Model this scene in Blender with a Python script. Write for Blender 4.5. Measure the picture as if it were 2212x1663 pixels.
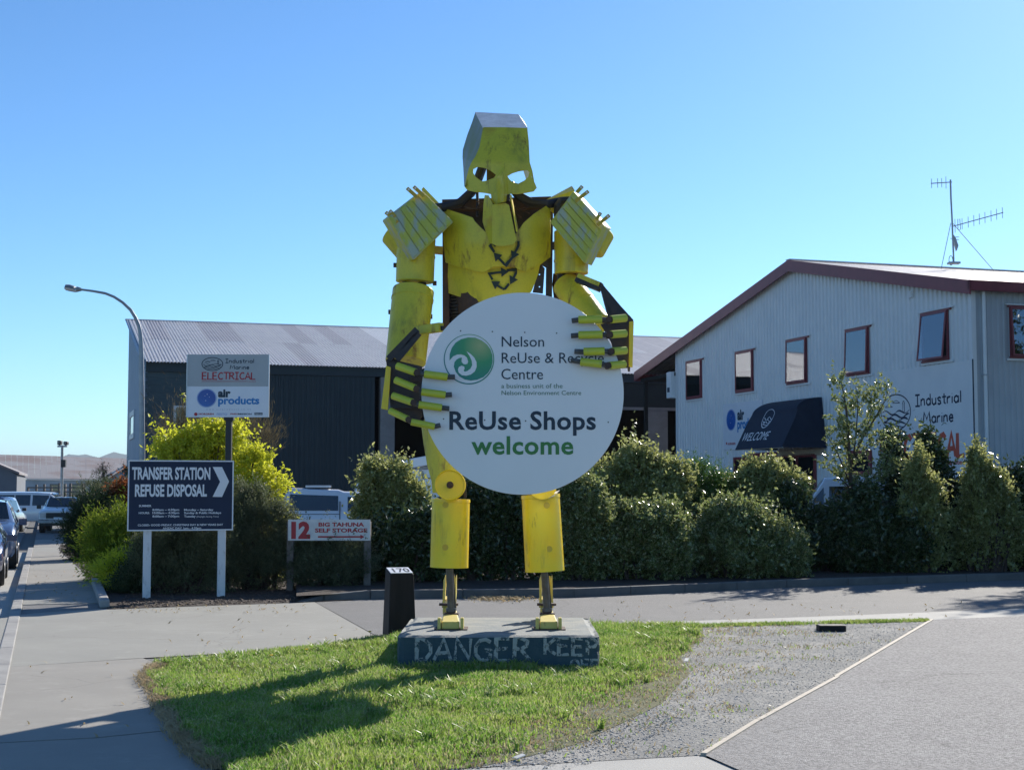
import bpy, bmesh, math, random
import numpy as np
from mathutils import Vector, Matrix
from mathutils.geometry import delaunay_2d_cdt
R = math.radians
random.seed(7)
scene = bpy.context.scene
for o in list(bpy.data.objects): bpy.data.objects.remove(o)
C = scene.collection

# ------------------------------------------------------------------ camera, sky, sun, exposure
CAM_H = 1.9; FPX = 3200.0; CX, CY = 1106.0, 831.5; HORIZON = 1055.0
PITCH = math.atan((HORIZON-CY)/FPX)
cam = bpy.data.cameras.new('camera'); camo = bpy.data.objects.new('camera', cam); C.objects.link(camo)
HAZE_D = 8e-5
camo.location = (0, 0, CAM_H); camo.rotation_euler = (R(90)+PITCH, 0, 0)
cam.sensor_width = 36; cam.lens = 36*FPX/2212; cam.clip_start = .1; cam.clip_end = 40000
scene.camera = camo

SUN_AZ, SUN_EL = R(28), R(27.8)          # azimuth measured from +Y towards +X
world = bpy.data.worlds.new('World'); scene.world = world; world.use_nodes = True
wn = world.node_tree; wn.nodes.clear()
sky = wn.nodes.new('ShaderNodeTexSky'); sky.sky_type = 'NISHITA'; sky.sun_disc = False
sky.sun_elevation = SUN_EL; sky.sun_rotation = SUN_AZ
sky.air_density = 0.8; sky.dust_density = 0.16; sky.ozone_density = 3.5; sky.altitude = 0
bg = wn.nodes.new('ShaderNodeBackground'); bg.inputs[1].default_value = 0.095
wo = wn.nodes.new('ShaderNodeOutputWorld')
hs = wn.nodes.new('ShaderNodeHueSaturation'); hs.inputs['Saturation'].default_value = 1.06; gm = wn.nodes.new('ShaderNodeGamma'); gm.inputs[1].default_value = 1.1
wn.links.new(sky.outputs[0], hs.inputs['Color']); wn.links.new(hs.outputs[0], gm.inputs[0]); tn = wn.nodes.new('ShaderNodeMix'); tn.data_type = 'RGBA'; tn.blend_type = 'MULTIPLY'; tn.inputs[0].default_value = 1; tn.inputs[7].default_value = (.69, .865, .93, 1)
wn.links.new(gm.outputs[0], tn.inputs[6]); wn.links.new(tn.outputs[2], bg.inputs[0]); wn.links.new(bg.outputs[0], wo.inputs[0])
sd = bpy.data.lights.new('sun', 'SUN'); sd.energy = 5.0; sd.angle = R(.53); sd.color = (1, .94, .84)
so = bpy.data.objects.new('sun', sd); C.objects.link(so)
sdir = Vector((math.sin(SUN_AZ)*math.cos(SUN_EL), math.cos(SUN_AZ)*math.cos(SUN_EL), math.sin(SUN_EL)))
so.rotation_euler = sdir.to_track_quat('Z', 'Y').to_euler(); so.location = (10, 20, 30)
scene.view_settings.view_transform = 'Standard'; scene.view_settings.look = 'None'
scene.view_settings.exposure = 0.6; scene.view_settings.gamma = 1
scene.view_settings.use_curve_mapping = False
scene.render.engine = 'CYCLES'
try:
    scene.cycles.use_denoising = True; scene.cycles.max_bounces = 7; scene.cycles.transparent_max_bounces = 12
    scene.cycles.volume_bounces = 0; scene.cycles.sample_clamp_indirect = 8
except Exception: pass

# ------------------------------------------------------------------ measuring helpers (photo coordinates -> metres)
ST, CT = math.sin(PITCH), math.cos(PITCH)
def ray(x, y):
    u = (x-CX)/FPX; v = (CY-y)/FPX
    return Vector((u, CT - v*ST, ST + v*CT))
CAMP = Vector((0, 0, CAM_H))
def at(x, y, Y):
    r = ray(x, y); return CAMP + r*(Y/r.y)
def G(x, y, z=0.):
    r = ray(x, y); return CAMP + r*((z-CAM_H)/r.z)
def ppm(Y): return FPX/Y
K = {'1': (796.3, 212.4, .2661), '2': (796.3, 566.3, .3193), '3': (796.3, 973.3, .2979), '4': (0, 920.2, .2448),
     '5': (247.7, 725.5, .3511), '6': (1371.4, 530.9, .38), '7': (1238.7, 929., .44), '8': (0, 1221., .44),
     'L': (814., 619.4, .1916), 'R': (1176.8, 566.3, .1596), 'A': (1946.6, 353.9, .149), 'S': (123.9, 584., .1277),
     'T': (601.7, 937.9, .2235), 'E': (389.3, 760.9, .096), 'G': (973.3, 1221., .56), 'W': (1539.6, 796.3, .266), 'D': (0, 0, 1)}
def k(c, x, y):
    a = K[c]; return (a[0]+a[2]*x, a[1]+a[2]*y)
def ks(c, *pts): return [k(c, *p) for p in pts]

class Fr:
    """a flat board or wall: origin, unit right vector, normal towards the viewer"""
    def __init__(s, O, U, N):
        s.O = Vector(O); s.U = Vector(U).normalized(); s.N = Vector(N).normalized(); s.V = Vector((0, 0, 1))
        s.V = s.N.cross(s.U).normalized()
        if s.V.z < 0: s.V = -s.V
    def p(s, u, v, n=0.): return s.O + s.U*u + s.V*v + s.N*n
    def px(s, x, y):
        r = ray(x, y); t = (s.O-CAMP).dot(s.N)/r.dot(s.N); q = CAMP + r*t - s.O
        return q.dot(s.U), q.dot(s.V)
    def shift(s, n): return Fr(s.O+s.N*n, s.U, s.N)
def facing(x, y, Y): return Fr(at(x, y, Y), (1, 0, 0), (0, -1, 0))

# ------------------------------------------------------------------ materials
MAT = {}
def pm(name, col, col2=None, scale=4., rough=.6, metal=0., bump=0., bscale=60., spec=.5, detail=6, stretch=None, fine=0., fscale=200.,
       rust=0., rustcol=(.16, .06, .02), rscale=3., coat=0., lo=.35, hi=.65, orange=0, grime=0, stain=0, crack=.3):
    m = bpy.data.materials.new(name); m.use_nodes = True; nt = m.node_tree; N = nt.nodes; L = nt.links
    b = N['Principled BSDF']; b.inputs['Roughness'].default_value = rough; b.inputs['Metallic'].default_value = metal
    b.inputs['Specular IOR Level'].default_value = spec
    b.inputs['Coat Weight'].default_value = coat
    tc = N.new('ShaderNodeTexCoord'); src = tc.outputs['Object']
    def mp(st):
        if not st: return src
        g = N.new('ShaderNodeMapping'); g.inputs['Scale'].default_value = st; L.new(src, g.inputs[0]); return g.outputs[0]
    def noise(sc, st=None, det=detail, rgh=.6):
        n = N.new('ShaderNodeTexNoise'); n.inputs['Scale'].default_value = sc; n.inputs['Detail'].default_value = det
        n.inputs['Roughness'].default_value = rgh; L.new(mp(st), n.inputs[0]); return n.outputs[0]
    def ramp(s, a, b_):
        r = N.new('ShaderNodeMapRange'); r.inputs[1].default_value = a; r.inputs[2].default_value = b_; L.new(s, r.inputs[0]); return r.outputs[0]
    def mix(f, a, b_):
        x = N.new('ShaderNodeMix'); x.data_type = 'RGBA'
        if isinstance(f, float): x.inputs[0].default_value = f
        else: L.new(f, x.inputs[0])
        for i, c in ((6, a), (7, b_)):
            if isinstance(c, tuple): x.inputs[i].default_value = (*c, 1)
            else: L.new(c, x.inputs[i])
        return x.outputs[2]
    cur = col
    if col2: cur = mix(ramp(noise(scale, stretch), lo, hi), col, col2)
    if stain:
        f = ramp(noise(.45, (1, 1, 1), 8, .7), .45, .64); d_ = tuple(c*(1-stain) for c in col); cur = mix(f, cur, d_)
        f = ramp(noise(2.1, (1, 1, 1), 6, .75), .55, .68); l_ = tuple(min(1, c*(1+stain*.7)) for c in col); cur = mix(f, cur, l_)
        nn = N.new('ShaderNodeTexNoise'); nn.inputs['Scale'].default_value = 1.7; nn.inputs['Detail'].default_value = 5; L.new(src, nn.inputs[0])
        va = N.new('ShaderNodeVectorMath'); va.operation = 'MULTIPLY_ADD'; va.inputs[1].default_value = (.5, .5, .5); L.new(nn.outputs[1], va.inputs[0]); L.new(src, va.inputs[2])
        vo = N.new('ShaderNodeTexVoronoi'); vo.feature = 'DISTANCE_TO_EDGE'; vo.inputs['Scale'].default_value = crack; L.new(va.outputs[0], vo.inputs[0])
        f = ramp(vo.outputs[0], .0045*crack/.3, .0); g_ = ramp(noise(.6, None, 3), .45, .52); x = N.new('ShaderNodeMath'); x.operation = 'MULTIPLY'; L.new(f, x.inputs[0]); L.new(g_, x.inputs[1])
        cur = mix(x.outputs[0], cur, tuple(c*.35 for c in col))
    if fine:
        f = ramp(noise(fscale, None, 2), .3, .7)
        dk = tuple(c*(1-fine) for c in col); lt = tuple(min(1, c*(1+fine)+.02*fine) for c in col)
        g = mix(f, dk, lt)
        x = N.new('ShaderNodeMix'); x.data_type = 'RGBA'; x.inputs[0].default_value = .5
        if isinstance(cur, tuple): x.inputs[6].default_value = (*cur, 1)
        else: L.new(cur, x.inputs[6])
        L.new(g, x.inputs[7]); cur = x.outputs[2]
    if grime:
        f = ramp(noise(7., (1, 1, .12), 6, .7), .48, .75); g2 = ramp(noise(2.3, None, 5, .6), .45, .7)
        x = N.new('ShaderNodeMath'); x.operation = 'MULTIPLY'; L.new(f, x.inputs[0]); L.new(g2, x.inputs[1]); cur = mix(x.outputs[0], cur, (.10, .09, .03))
    if orange:
        f = ramp(noise(.9, (1, 1, 1.6), 5, .65), .56, .70); cur = mix(f, cur, (.48, .26, .03))
    if rust:
        f = ramp(noise(rscale, (1, 1, .25), 8, .7), .72-rust*.25, .80-rust*.2)
        cur = mix(f, cur, rustcol)
    if isinstance(cur, tuple): b.inputs['Base Color'].default_value = (*cur, 1)
    else: L.new(cur, b.inputs['Base Color'])
    if bump:
        bp = N.new('ShaderNodeBump'); bp.inputs['Strength'].default_value = bump; bp.inputs['Distance'].default_value = .02
        L.new(noise(bscale, None, 4), bp.inputs['Height']); L.new(bp.outputs[0], b.inputs['Normal'])
    MAT[name] = m; return m
def leafmat(name, c1, c2, c3=None, rough=.35, trans=.35, spec=.6, scale=3.):
    m = pm(name, c1, c2, scale=scale, rough=rough, spec=spec, detail=3)
    nt = m.node_tree; N = nt.nodes; L = nt.links; b = N['Principled BSDF']; out = N['Material Output']
    src = b.inputs['Base Color'].links[0].from_socket
    if c3:
        n = N.new('ShaderNodeTexNoise'); n.inputs['Scale'].default_value = 38; n.inputs['Detail'].default_value = 2
        tc = N.new('ShaderNodeTexCoord'); L.new(tc.outputs['Object'], n.inputs[0])
        r = N.new('ShaderNodeMapRange'); r.inputs[1].default_value = .5; r.inputs[2].default_value = .62; L.new(n.outputs[0], r.inputs[0])
        x = N.new('ShaderNodeMix'); x.data_type = 'RGBA'; L.new(r.outputs[0], x.inputs[0]); L.new(src, x.inputs[6]); x.inputs[7].default_value = (*c3, 1)
        src = x.outputs[2]; L.new(src, b.inputs['Base Color'])
    t = N.new('ShaderNodeBsdfTranslucent'); L.new(src, t.inputs[0])
    s = N.new('ShaderNodeMixShader'); s.inputs[0].default_value = trans
    L.new(b.outputs[0], s.inputs[1]); L.new(t.outputs[0], s.inputs[2]); L.new(s.outputs[0], out.inputs[0])
    return m
def thin_glass(name, refl=.4, tint=(.8, .85, .9), rough=.03):
    m = bpy.data.materials.new(name); m.use_nodes = True; nt = m.node_tree; N = nt.nodes; L = nt.links
    N.remove(N['Principled BSDF']); o = N['Material Output']
    t = N.new('ShaderNodeBsdfTransparent'); t.inputs[0].default_value = (*tint, 1)
    g = N.new('ShaderNodeBsdfGlossy'); g.inputs['Roughness'].default_value = rough; g.inputs[0].default_value = (.95, .97, 1, 1)
    s = N.new('ShaderNodeMixShader'); s.inputs[0].default_value = refl
    L.new(t.outputs[0], s.inputs[1]); L.new(g.outputs[0], s.inputs[2]); L.new(s.outputs[0], o.inputs[0]); MAT[name] = m; return m
def chipped(name, col, under=None, amount=.5, scale=14.):
    """thin print or brushed paint that has flaked off in places"""
    m = pm(name, col, tuple(c*.8 for c in col), scale=6, rough=.7)
    nt = m.node_tree; N = nt.nodes; L = nt.links; b = N['Principled BSDF']; o = N['Material Output']
    n = N.new('ShaderNodeTexNoise'); n.inputs['Scale'].default_value = scale; n.inputs['Detail'].default_value = 8; n.inputs['Roughness'].default_value = .75
    tc = N.new('ShaderNodeTexCoord'); L.new(tc.outputs['Object'], n.inputs[0])
    r = N.new('ShaderNodeMapRange'); r.inputs[1].default_value = amount; r.inputs[2].default_value = amount+.06; L.new(n.outputs[0], r.inputs[0])
    t = N.new('ShaderNodeBsdfTransparent'); s = N.new('ShaderNodeMixShader')
    L.new(r.outputs[0], s.inputs[0]); L.new(b.outputs[0], s.inputs[1]); L.new(t.outputs[0], s.inputs[2]); L.new(s.outputs[0], o.inputs[0])
    return m

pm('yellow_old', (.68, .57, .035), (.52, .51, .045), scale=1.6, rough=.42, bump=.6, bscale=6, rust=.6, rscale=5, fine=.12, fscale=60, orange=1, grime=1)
pm('yellow_orange', (.62, .34, .03), (.55, .42, .035), scale=3, rough=.5, bump=.2, bscale=20, rust=.3, rscale=6)
pm('yellow_bright', (.95, .63, .008), (.86, .66, .02), scale=1.8, rough=.33, bump=.4, bscale=5, rust=.45, rscale=5, grime=1)  # brighter leg yellow: less faded paint, with ground bounce put into its colour
pm('yellow_cream', (.66, .54, .13), (.58, .46, .10), scale=6, rough=.55, bump=.2, rust=.35, rscale=9)
pm('yellow_flaked', (.52, .52, .07), (.42, .46, .33), scale=9, rough=.5, bump=.3, bscale=40, rust=.25, rscale=7, stretch=(1, 1, .5), lo=.47, hi=.6)
pm('head_grey', (.22, .25, .10), (.26, .28, .25), scale=5, rough=.5, bump=.2, stretch=(1, 1, .3), rust=.2)
pm('silver_paint', (.78, .78, .78), (.6, .6, .6), scale=8, rough=.5, bump=.3, bscale=50, rust=.15)
pm('rusty_iron', (.055, .035, .03), (.10, .05, .03), scale=12, rough=.7, bump=.3)
pm('black_iron', (.022, .022, .026), (.05, .035, .03), scale=10, rough=.55, bump=.2)
pm('grey_rod', (.10, .105, .11), (.07, .06, .055), scale=12, rough=.5)
pm('paint_green_black', (.015, .03, .025), rough=.6)
pm('disc_white', (.86, .84, .83), (.84, .82, .81), scale=2, rough=.32, spec=.5)
pm('white_paint', (.74, .74, .72), (.60, .60, .58), scale=6, rough=.5, bump=.1)
pm('white_post', (.74, .74, .74), (.45, .44, .42), scale=14, rough=.6, bump=.2, lo=.55, hi=.75, stretch=(1, 1, .4))
pm('navy_board', (.012, .026, .065), (.010, .021, .055), scale=2, rough=.5, spec=.3)
pm('navy_ink', (.012, .03, .055), rough=.5)
pm('ink_blue', (.02, .07, .28), rough=.4)
pm('ink_sky', (.02, .20, .50), rough=.4)
pm('ink_red', (.42, .02, .03), rough=.5)
pm('ink_orange', (.55, .07, .03), rough=.5)
pm('ink_green', (.05, .22, .05), rough=.5)
pm('ink_grey_green', (.10, .20, .12), rough=.5)
pm('ink_grey', (.25, .28, .33), rough=.5)
pm('ink_white', (.75, .77, .80), rough=.5)
pm('sign_grey', (.40, .42, .43), (.37, .39, .40), scale=3, rough=.4)
pm('sign_white', (.74, .76, .80), (.70, .72, .77), scale=3, rough=.35)
pm('alu', (.55, .56, .58), rough=.35, metal=.6)
pm('galv', (.36, .37, .38), (.28, .29, .30), scale=5, rough=.45, metal=.5)
pm('timber_grey', (.20, .17, .15), (.14, .12, .11), scale=9, rough=.8, stretch=(3, 3, .4), bump=.3)
pm('timber_pale', (.55, .48, .38), (.40, .35, .28), scale=20, rough=.8)
pm('bollard_black', (.008, .008, .011), (.02, .018, .02), scale=5, rough=.6, spec=.25, bump=.3, bscale=14, stretch=(2, 2, .3), lo=.45, hi=.8)
pm('plinth_paint', (.025, .062, .082), (.045, .085, .10), scale=5, rough=.75, bump=.6, bscale=25, rust=.28, rustcol=(.13, .14, .13), rscale=9)
pm('plinth_top', (.30, .30, .27), (.20, .22, .22), scale=4, rough=.85, bump=.5, bscale=30, rust=.2, rustcol=(.10, .09, .08), rscale=6)
pm('asphalt', (.18, .175, .17), (.14, .137, .135), scale=.7, rough=.85, bump=.5, bscale=120, fine=.5, fscale=60, stain=.22)
pm('asphalt_yard', (.285, .272, .262), (.21, .20, .195), scale=.55, rough=.9, bump=.7, bscale=90, fine=.85, fscale=42, stain=.22)
pm('concrete', (.31, .30, .265), (.24, .235, .21), scale=.8, rough=.85, bump=.25, bscale=120, fine=.12, fscale=220, stain=.22)
pm('concrete_warm', (.31, .29, .255), (.24, .23, .205), scale=.9, rough=.85, bump=.25, bscale=120, fine=.15, fscale=200, stain=.24)
pm('concrete_pale', (.40, .39, .36), (.33, .32, .30), scale=1.2, rough=.85, bump=.3, bscale=100, fine=.15, fscale=180, stain=.2)
pm('kerb_conc', (.15, .145, .14), (.10, .10, .098), scale=2, rough=.9, bump=.5, bscale=40)
pm('kerb_pale', (.36, .35, .33), (.27, .26, .25), scale=2, rough=.9, bump=.4, bscale=40)
pm('mulch', (.035, .024, .018), (.07, .05, .04), scale=14, rough=.95, bump=1., bscale=40)
pm('mulch_chip', (.14, .095, .07), (.05, .035, .03), scale=30, rough=.8)
pm('soil', (.11, .12, .04), (.22, .18, .11), scale=3, rough=.95, bump=.8, bscale=60, fine=.4, fscale=60)
pm('gravel_bed', (.24, .235, .22), (.50, .47, .42), scale=1.3, lo=.46, hi=.66, rough=.95, bump=1., bscale=35, fine=.8, fscale=32)
pm('gravel_stone', (.50, .485, .46), (.32, .315, .30), scale=24, rough=.85, detail=2)
pm('ground_far', (.10, .10, .10), (.13, .125, .11), scale=.05, rough=.9)
pm('hill', (.03, .05, .035), (.045, .065, .045), scale=.002, rough=.95)
pm('roof_iron', (.62, .61, .61), (.52, .51, .52), scale=.8, rough=.5, metal=.15, stretch=(1, 1, 1))
pm('roof_iron_dull', (.52, .50, .51), (.44, .42, .44), scale=.9, rough=.55, metal=.15)
pm('roof_iron_new', (.74, .74, .74), (.68, .68, .68), scale=1, rough=.5, metal=.1)
pm('roof_rusty', (.26, .25, .26), (.20, .15, .145), scale=.25, rough=.8, lo=.45, hi=.62)
pm('dark_cladding', (.022, .036, .042), (.018, .030, .036), scale=1.2, rough=.6)
pm('weatherboard', (.05, .075, .08), (.04, .06, .068), scale=1.5, rough=.6)
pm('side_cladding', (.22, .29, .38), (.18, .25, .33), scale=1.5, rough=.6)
pm('column_conc', (.29, .26, .245), (.22, .19, .18), scale=1.4, rough=.85)
pm('dark_panel', (.028, .032, .030), (.02, .022, .022), scale=1, rough=.8)
pm('interior', (.02, .018, .016), rough=.95)
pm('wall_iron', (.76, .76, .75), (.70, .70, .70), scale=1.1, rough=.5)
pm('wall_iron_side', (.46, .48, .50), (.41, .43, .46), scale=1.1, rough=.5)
pm('maroon', (.24, .045, .055), (.19, .036, .045), scale=3, rough=.45)
pm('dark_glass', (.012, .016, .02), rough=.04, spec=.9)
pm('blind_reflection', (.36, .31, .25), rough=.8)
pm('navy_canvas', (.010, .018, .040), (.007, .012, .03), scale=4, rough=.75)
pm('grey_wall', (.15, .165, .19), (.12, .13, .15), scale=.4, rough=.8)
pm('pale_wall', (.55, .58, .60), (.42, .44, .45), scale=.5, rough=.8)
pm('car_white', (.72, .74, .78), rough=.2, coat=.8)
pm('car_navy', (.035, .05, .12), rough=.18, coat=1., metal=.3)
pm('car_blue', (.12, .17, .28), rough=.2, coat=1., metal=.4)
pm('car_silver', (.38, .38, .46), rough=.25, coat=1., metal=.5)
pm('rubber', (.018, .018, .018), rough=.8)
pm('rim', (.35, .35, .37), rough=.35, metal=.8)
pm('black_trim', (.02, .02, .022), rough=.5)
pm('tail_red', (.45, .01, .01), rough=.15, coat=.5)
pm('lamp_clear', (.55, .55, .55), rough=.1, coat=1.)
pm('lamp_amber', (.7, .25, .02), rough=.2)
pm('bark', (.09, .06, .045), (.05, .035, .03), scale=20, rough=.9)
pm('dandelion', (.85, .55, .01), rough=.7)
pm('stem_green', (.08, .13, .03), rough=.7)
pm('litter', (.75, .73, .68), rough=.8)
pm('cable', (.018, .018, .028), rough=.5)
thin_glass('pane', .22, (.55, .6, .65)); thin_glass('lens', .3, (.9, .9, .9))
chipped('danger_paint', (.42, .43, .40), amount=.50, scale=16)
chipped('faint_ink', (.40, .45, .55), amount=.55, scale=40)
leafmat('leaf_grass', (.15, .31, .035), (.30, .41, .07), (.48, .46, .24), rough=.4, trans=.5, spec=.45, scale=1.3)
leafmat('leaf_dry', (.52, .41, .25), (.38, .29, .16), None, rough=.7, trans=.3, spec=.2)
leafmat('leaf_yellow', (.58, .60, .04), (.70, .68, .06), (.38, .44, .04), rough=.5, trans=.55, spec=.3)
leafmat('leaf_lime', (.24, .32, .03), (.40, .43, .04), (.13, .20, .02), rough=.6, trans=.5, spec=.2)
leafmat('leaf_juniper', (.025, .05, .022), (.04, .07, .025), (.07, .09, .03), rough=.6, trans=.2, spec=.2)
leafmat('leaf_greygreen', (.08, .105, .05), (.13, .15, .08), (.19, .20, .11), rough=.6, trans=.42, spec=.25)
leafmat('leaf_glossy', (.10, .15, .03), (.19, .23, .06), (.46, .47, .25), rough=.25, trans=.45, spec=.9)
leafmat('leaf_dark', (.025, .055, .016), (.05, .08, .025), (.11, .14, .05), rough=.25, trans=.25, spec=.8)
leafmat('leaf_olive', (.19, .22, .05), (.33, .35, .11), (.52, .52, .26), rough=.25, trans=.5, spec=.8)
leafmat('leaf_bright', (.05, .13, .02), (.09, .17, .03), (.12, .19, .04), rough=.35, trans=.4, spec=.5)
leafmat('leaf_orange', (.30, .08, .02), (.20, .05, .02), (.36, .16, .05), rough=.6, trans=.4, spec=.2)
leafmat('leaf_brown', (.16, .13, .07), (.10, .08, .045), (.22, .18, .10), rough=.7, trans=.3, spec=.2)

# ------------------------------------------------------------------ objects and meshes
def tag(o, label=None, cat=None, group=None, kind=None):
    if label: o['label'] = label
    if cat: o['category'] = cat
    if group: o['group'] = group
    if kind: o['kind'] = kind
    return o
def empty(name, loc=(0, 0, 0), label=None, cat=None, group=None, rz=0.):
    o = bpy.data.objects.new(name, None); C.objects.link(o); o.location = loc; o.rotation_euler.z = rz
    o.empty_display_size = .2
    return tag(o, label, cat, group)
def link(name, me, parent=None, local=False):
    o = bpy.data.objects.new(name, me); C.objects.link(o)
    if parent is not None:
        o.parent = parent
        if not local and parent.type == 'EMPTY': o.matrix_parent_inverse = Matrix.Translation(-Vector(parent.location))
    return o
class MB:
    def __init__(s): s.v = []; s.f = []; s.mi = []; s.cur = 0
    def add(s, vs, fs):
        b = len(s.v); s.v += [tuple(p) for p in vs]; s.f += [tuple(i+b for i in f) for f in fs]; s.mi += [s.cur]*len(fs); return s
    def hexa(s, p):     # 8 points: bottom 4, top 4
        return s.add(p, [(0, 3, 2, 1), (4, 5, 6, 7), (0, 1, 5, 4), (1, 2, 6, 5), (2, 3, 7, 6), (3, 0, 4, 7)])
    def box(s, x0, x1, y0, y1, z0, z1):
        return s.hexa([(x0, y0, z0), (x1, y0, z0), (x1, y1, z0), (x0, y1, z0), (x0, y0, z1), (x1, y0, z1), (x1, y1, z1), (x0, y1, z1)])
    def fbox(s, fr, u0, u1, v0, v1, n0, n1):
        return s.hexa([fr.p(u0, v0, n0), fr.p(u1, v0, n0), fr.p(u1, v0, n1), fr.p(u0, v0, n1), fr.p(u0, v1, n0), fr.p(u1, v1, n0), fr.p(u1, v1, n1), fr.p(u0, v1, n1)])
    def bar(s, p0, p1, w, t=None, up=(0, 0, 1)):
        p0 = Vector(p0); p1 = Vector(p1); t = t or w; a = (p1-p0).normalized(); up = Vector(up)
        if abs(a.dot(up)) > .97: up = Vector((0, 1, 0))
        x = a.cross(up).normalized()*w/2; y = x.cross(a).normalized()*t/2
        return s.hexa([p0-x-y, p0+x-y, p0+x+y, p0-x+y, p1-x-y, p1+x-y, p1+x+y, p1-x+y])
    def cyl(s, p0, p1, r0, r1=None, n=20, caps=(1, 1), dent=0.):
        p0 = Vector(p0); p1 = Vector(p1); r1 = r0 if r1 is None else r1; a = (p1-p0).normalized()
        up = Vector((0, 0, 1)) if abs(a.z) < .9 else Vector((0, 1, 0)); x = a.cross(up).normalized(); y = a.cross(x)
        vs = []
        for p, r in ((p0, r0), (p1, r1)):
            for i in range(n):
                t = 2*math.pi*i/n; rr = r*(1+random.uniform(-dent, dent)); vs.append(p+x*rr*math.cos(t)+y*rr*math.sin(t))
        fs = [(i, (i+1) % n, n+(i+1) % n, n+i) for i in range(n)]
        if caps[0]: fs.append(tuple(range(n)))
        if caps[1]: fs.append(tuple(range(2*n-1, n-1, -1)))
        return s.add(vs, fs)
    def tube(s, pts, r, n=8, squash=None, close=True):
        pts = [Vector(p) for p in pts]; m = len(pts); rs = r if isinstance(r, (list, tuple)) else [r]*m
        vs = []; up = None
        for i, p in enumerate(pts):
            a = (pts[min(i+1, m-1)]-pts[max(i-1, 0)]).normalized()
            if squash is not None: N_ = squash[0]; x = a.cross(N_).normalized(); y = N_*squash[1]
            else:
                if up is None: up = Vector((0, 0, 1)) if abs(a.z) < .9 else Vector((1, 0, 0))
                x = a.cross(up).normalized(); y = x.cross(a).normalized(); up = y
            mt = 1.
            if 0 < i < m-1:
                d1 = (pts[i]-pts[i-1]).normalized(); d2 = (pts[i+1]-pts[i]).normalized()
                cc = max(.35, math.sqrt(max(0, (1+d1.dot(d2))/2))); mt = min(1.6, 1/cc) if squash is not None else 1.
            for j in range(n):
                t = 2*math.pi*j/n; vs.append(p+x*rs[i]*mt*math.cos(t)+y*rs[i]*math.sin(t))
        fs = [(i*n+j, i*n+(j+1) % n, (i+1)*n+(j+1) % n, (i+1)*n+j) for i in range(m-1) for j in range(n)]
        if close: fs += [tuple(range(n))[::-1], tuple(range((m-1)*n, m*n))]
        return s.add(vs, fs)
    def poly(s, front, back):   # matching outlines, extruded
        n = len(front); s.add(list(front)+list(back), [tuple(range(n)), tuple(range(2*n-1, n-1, -1))]+[(i, n+i, n+(i+1) % n, (i+1) % n) for i in range(n)]); return s
    def build(s, name, mat, parent=None, smooth=False, bevel=0., local=False, seg=2):
        me = bpy.data.meshes.new(name); me.from_pydata(s.v, [], s.f)
        for m_ in (mat if isinstance(mat, (list, tuple)) else [mat]): me.materials.append(MAT[m_])
        if isinstance(mat, (list, tuple)): me.polygons.foreach_set('material_index', s.mi)
        me.update()
        bm = bmesh.new(); bm.from_mesh(me); bmesh.ops.recalc_face_normals(bm, faces=bm.faces); bm.to_mesh(me); bm.free()
        if smooth:
            me.polygons.foreach_set('use_smooth', [True]*len(me.polygons))
            try: me.set_sharp_from_angle(angle=R(35))
            except Exception: pass
        o = link(name, me, parent, local)
        if bevel:
            b = o.modifiers.new('bevel', 'BEVEL'); b.width = bevel; b.segments = seg; b.limit_method = 'ANGLE'; b.angle_limit = R(40)
        return o
def inside(p, poly):
    x, y = p; c = False; n = len(poly)
    for i in range(n):
        x1, y1 = poly[i]; x2, y2 = poly[i-1]
        if (y1 > y) != (y2 > y) and x < (x2-x1)*(y-y1)/(y2-y1)+x1: c = not c
    return c
def cdt(outline, holes=(), grid=None):
    vs = []; es = []
    for lp in [outline]+list(holes):
        b = len(vs); n = len(lp); vs += [Vector(p[:2]) for p in lp]; es += [(b+i, b+(i+1) % n) for i in range(n)]
    if grid:
        xs = [p[0] for p in outline]; ys = [p[1] for p in outline]
        x = min(xs)+grid*.5
        while x < max(xs):
            y = min(ys)+grid*.5
            while y < max(ys):
                if inside((x, y), outline) and not any(inside((x, y), h) for h in holes): vs.append(Vector((x, y)))
                y += grid
            x += grid
    V_, E_, F_, *_ = delaunay_2d_cdt(vs, es, [], 0, 1e-6)
    fs = []
    for f in F_:
        c = sum((V_[i] for i in f), Vector((0, 0)))/len(f)
        if inside(c, outline) and not any(inside(c, h) for h in holes): fs.append(tuple(f))
    return V_, fs
def plate(mb, outline, Y, thick=.012, dep=None, holes=(), grid=None, back=None):
    """sheet metal cut to an outline seen in the photo, bent in depth and given thickness"""
    V_, fs = cdt(outline, holes, grid); n = len(V_)
    fr = [at(p[0], p[1], Y+(dep(p[0], p[1]) if dep else 0)) for p in V_]
    bk = [p+Vector((0, thick, 0)) for p in fr]
    ed = {}
    for f in fs:
        for i in range(len(f)):
            e = (f[i], f[(i+1) % len(f)]); ed[e] = 1
    side = [(a, b, n+b, n+a) for (a, b) in ed if (b, a) not in ed]
    mb.add(fr+bk, fs+[tuple(n+i for i in f[::-1]) for f in fs]+side); return mb
def shape_on(mb, fr, pts_uv, n0, n1, holes=()):
    V_, fs = cdt(pts_uv, holes); m = len(V_)
    a = [fr.p(p[0], p[1], n1) for p in V_]; b = [fr.p(p[0], p[1], n0) for p in V_]
    ed = {}
    for f in fs:
        for i in range(len(f)): ed[(f[i], f[(i+1) % len(f)])] = 1
    mb.add(a+b, fs+[tuple(m+i for i in f[::-1]) for f in fs]+[(x, y, m+y, m+x) for (x, y) in ed if (y, x) not in ed]); return mb

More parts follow.
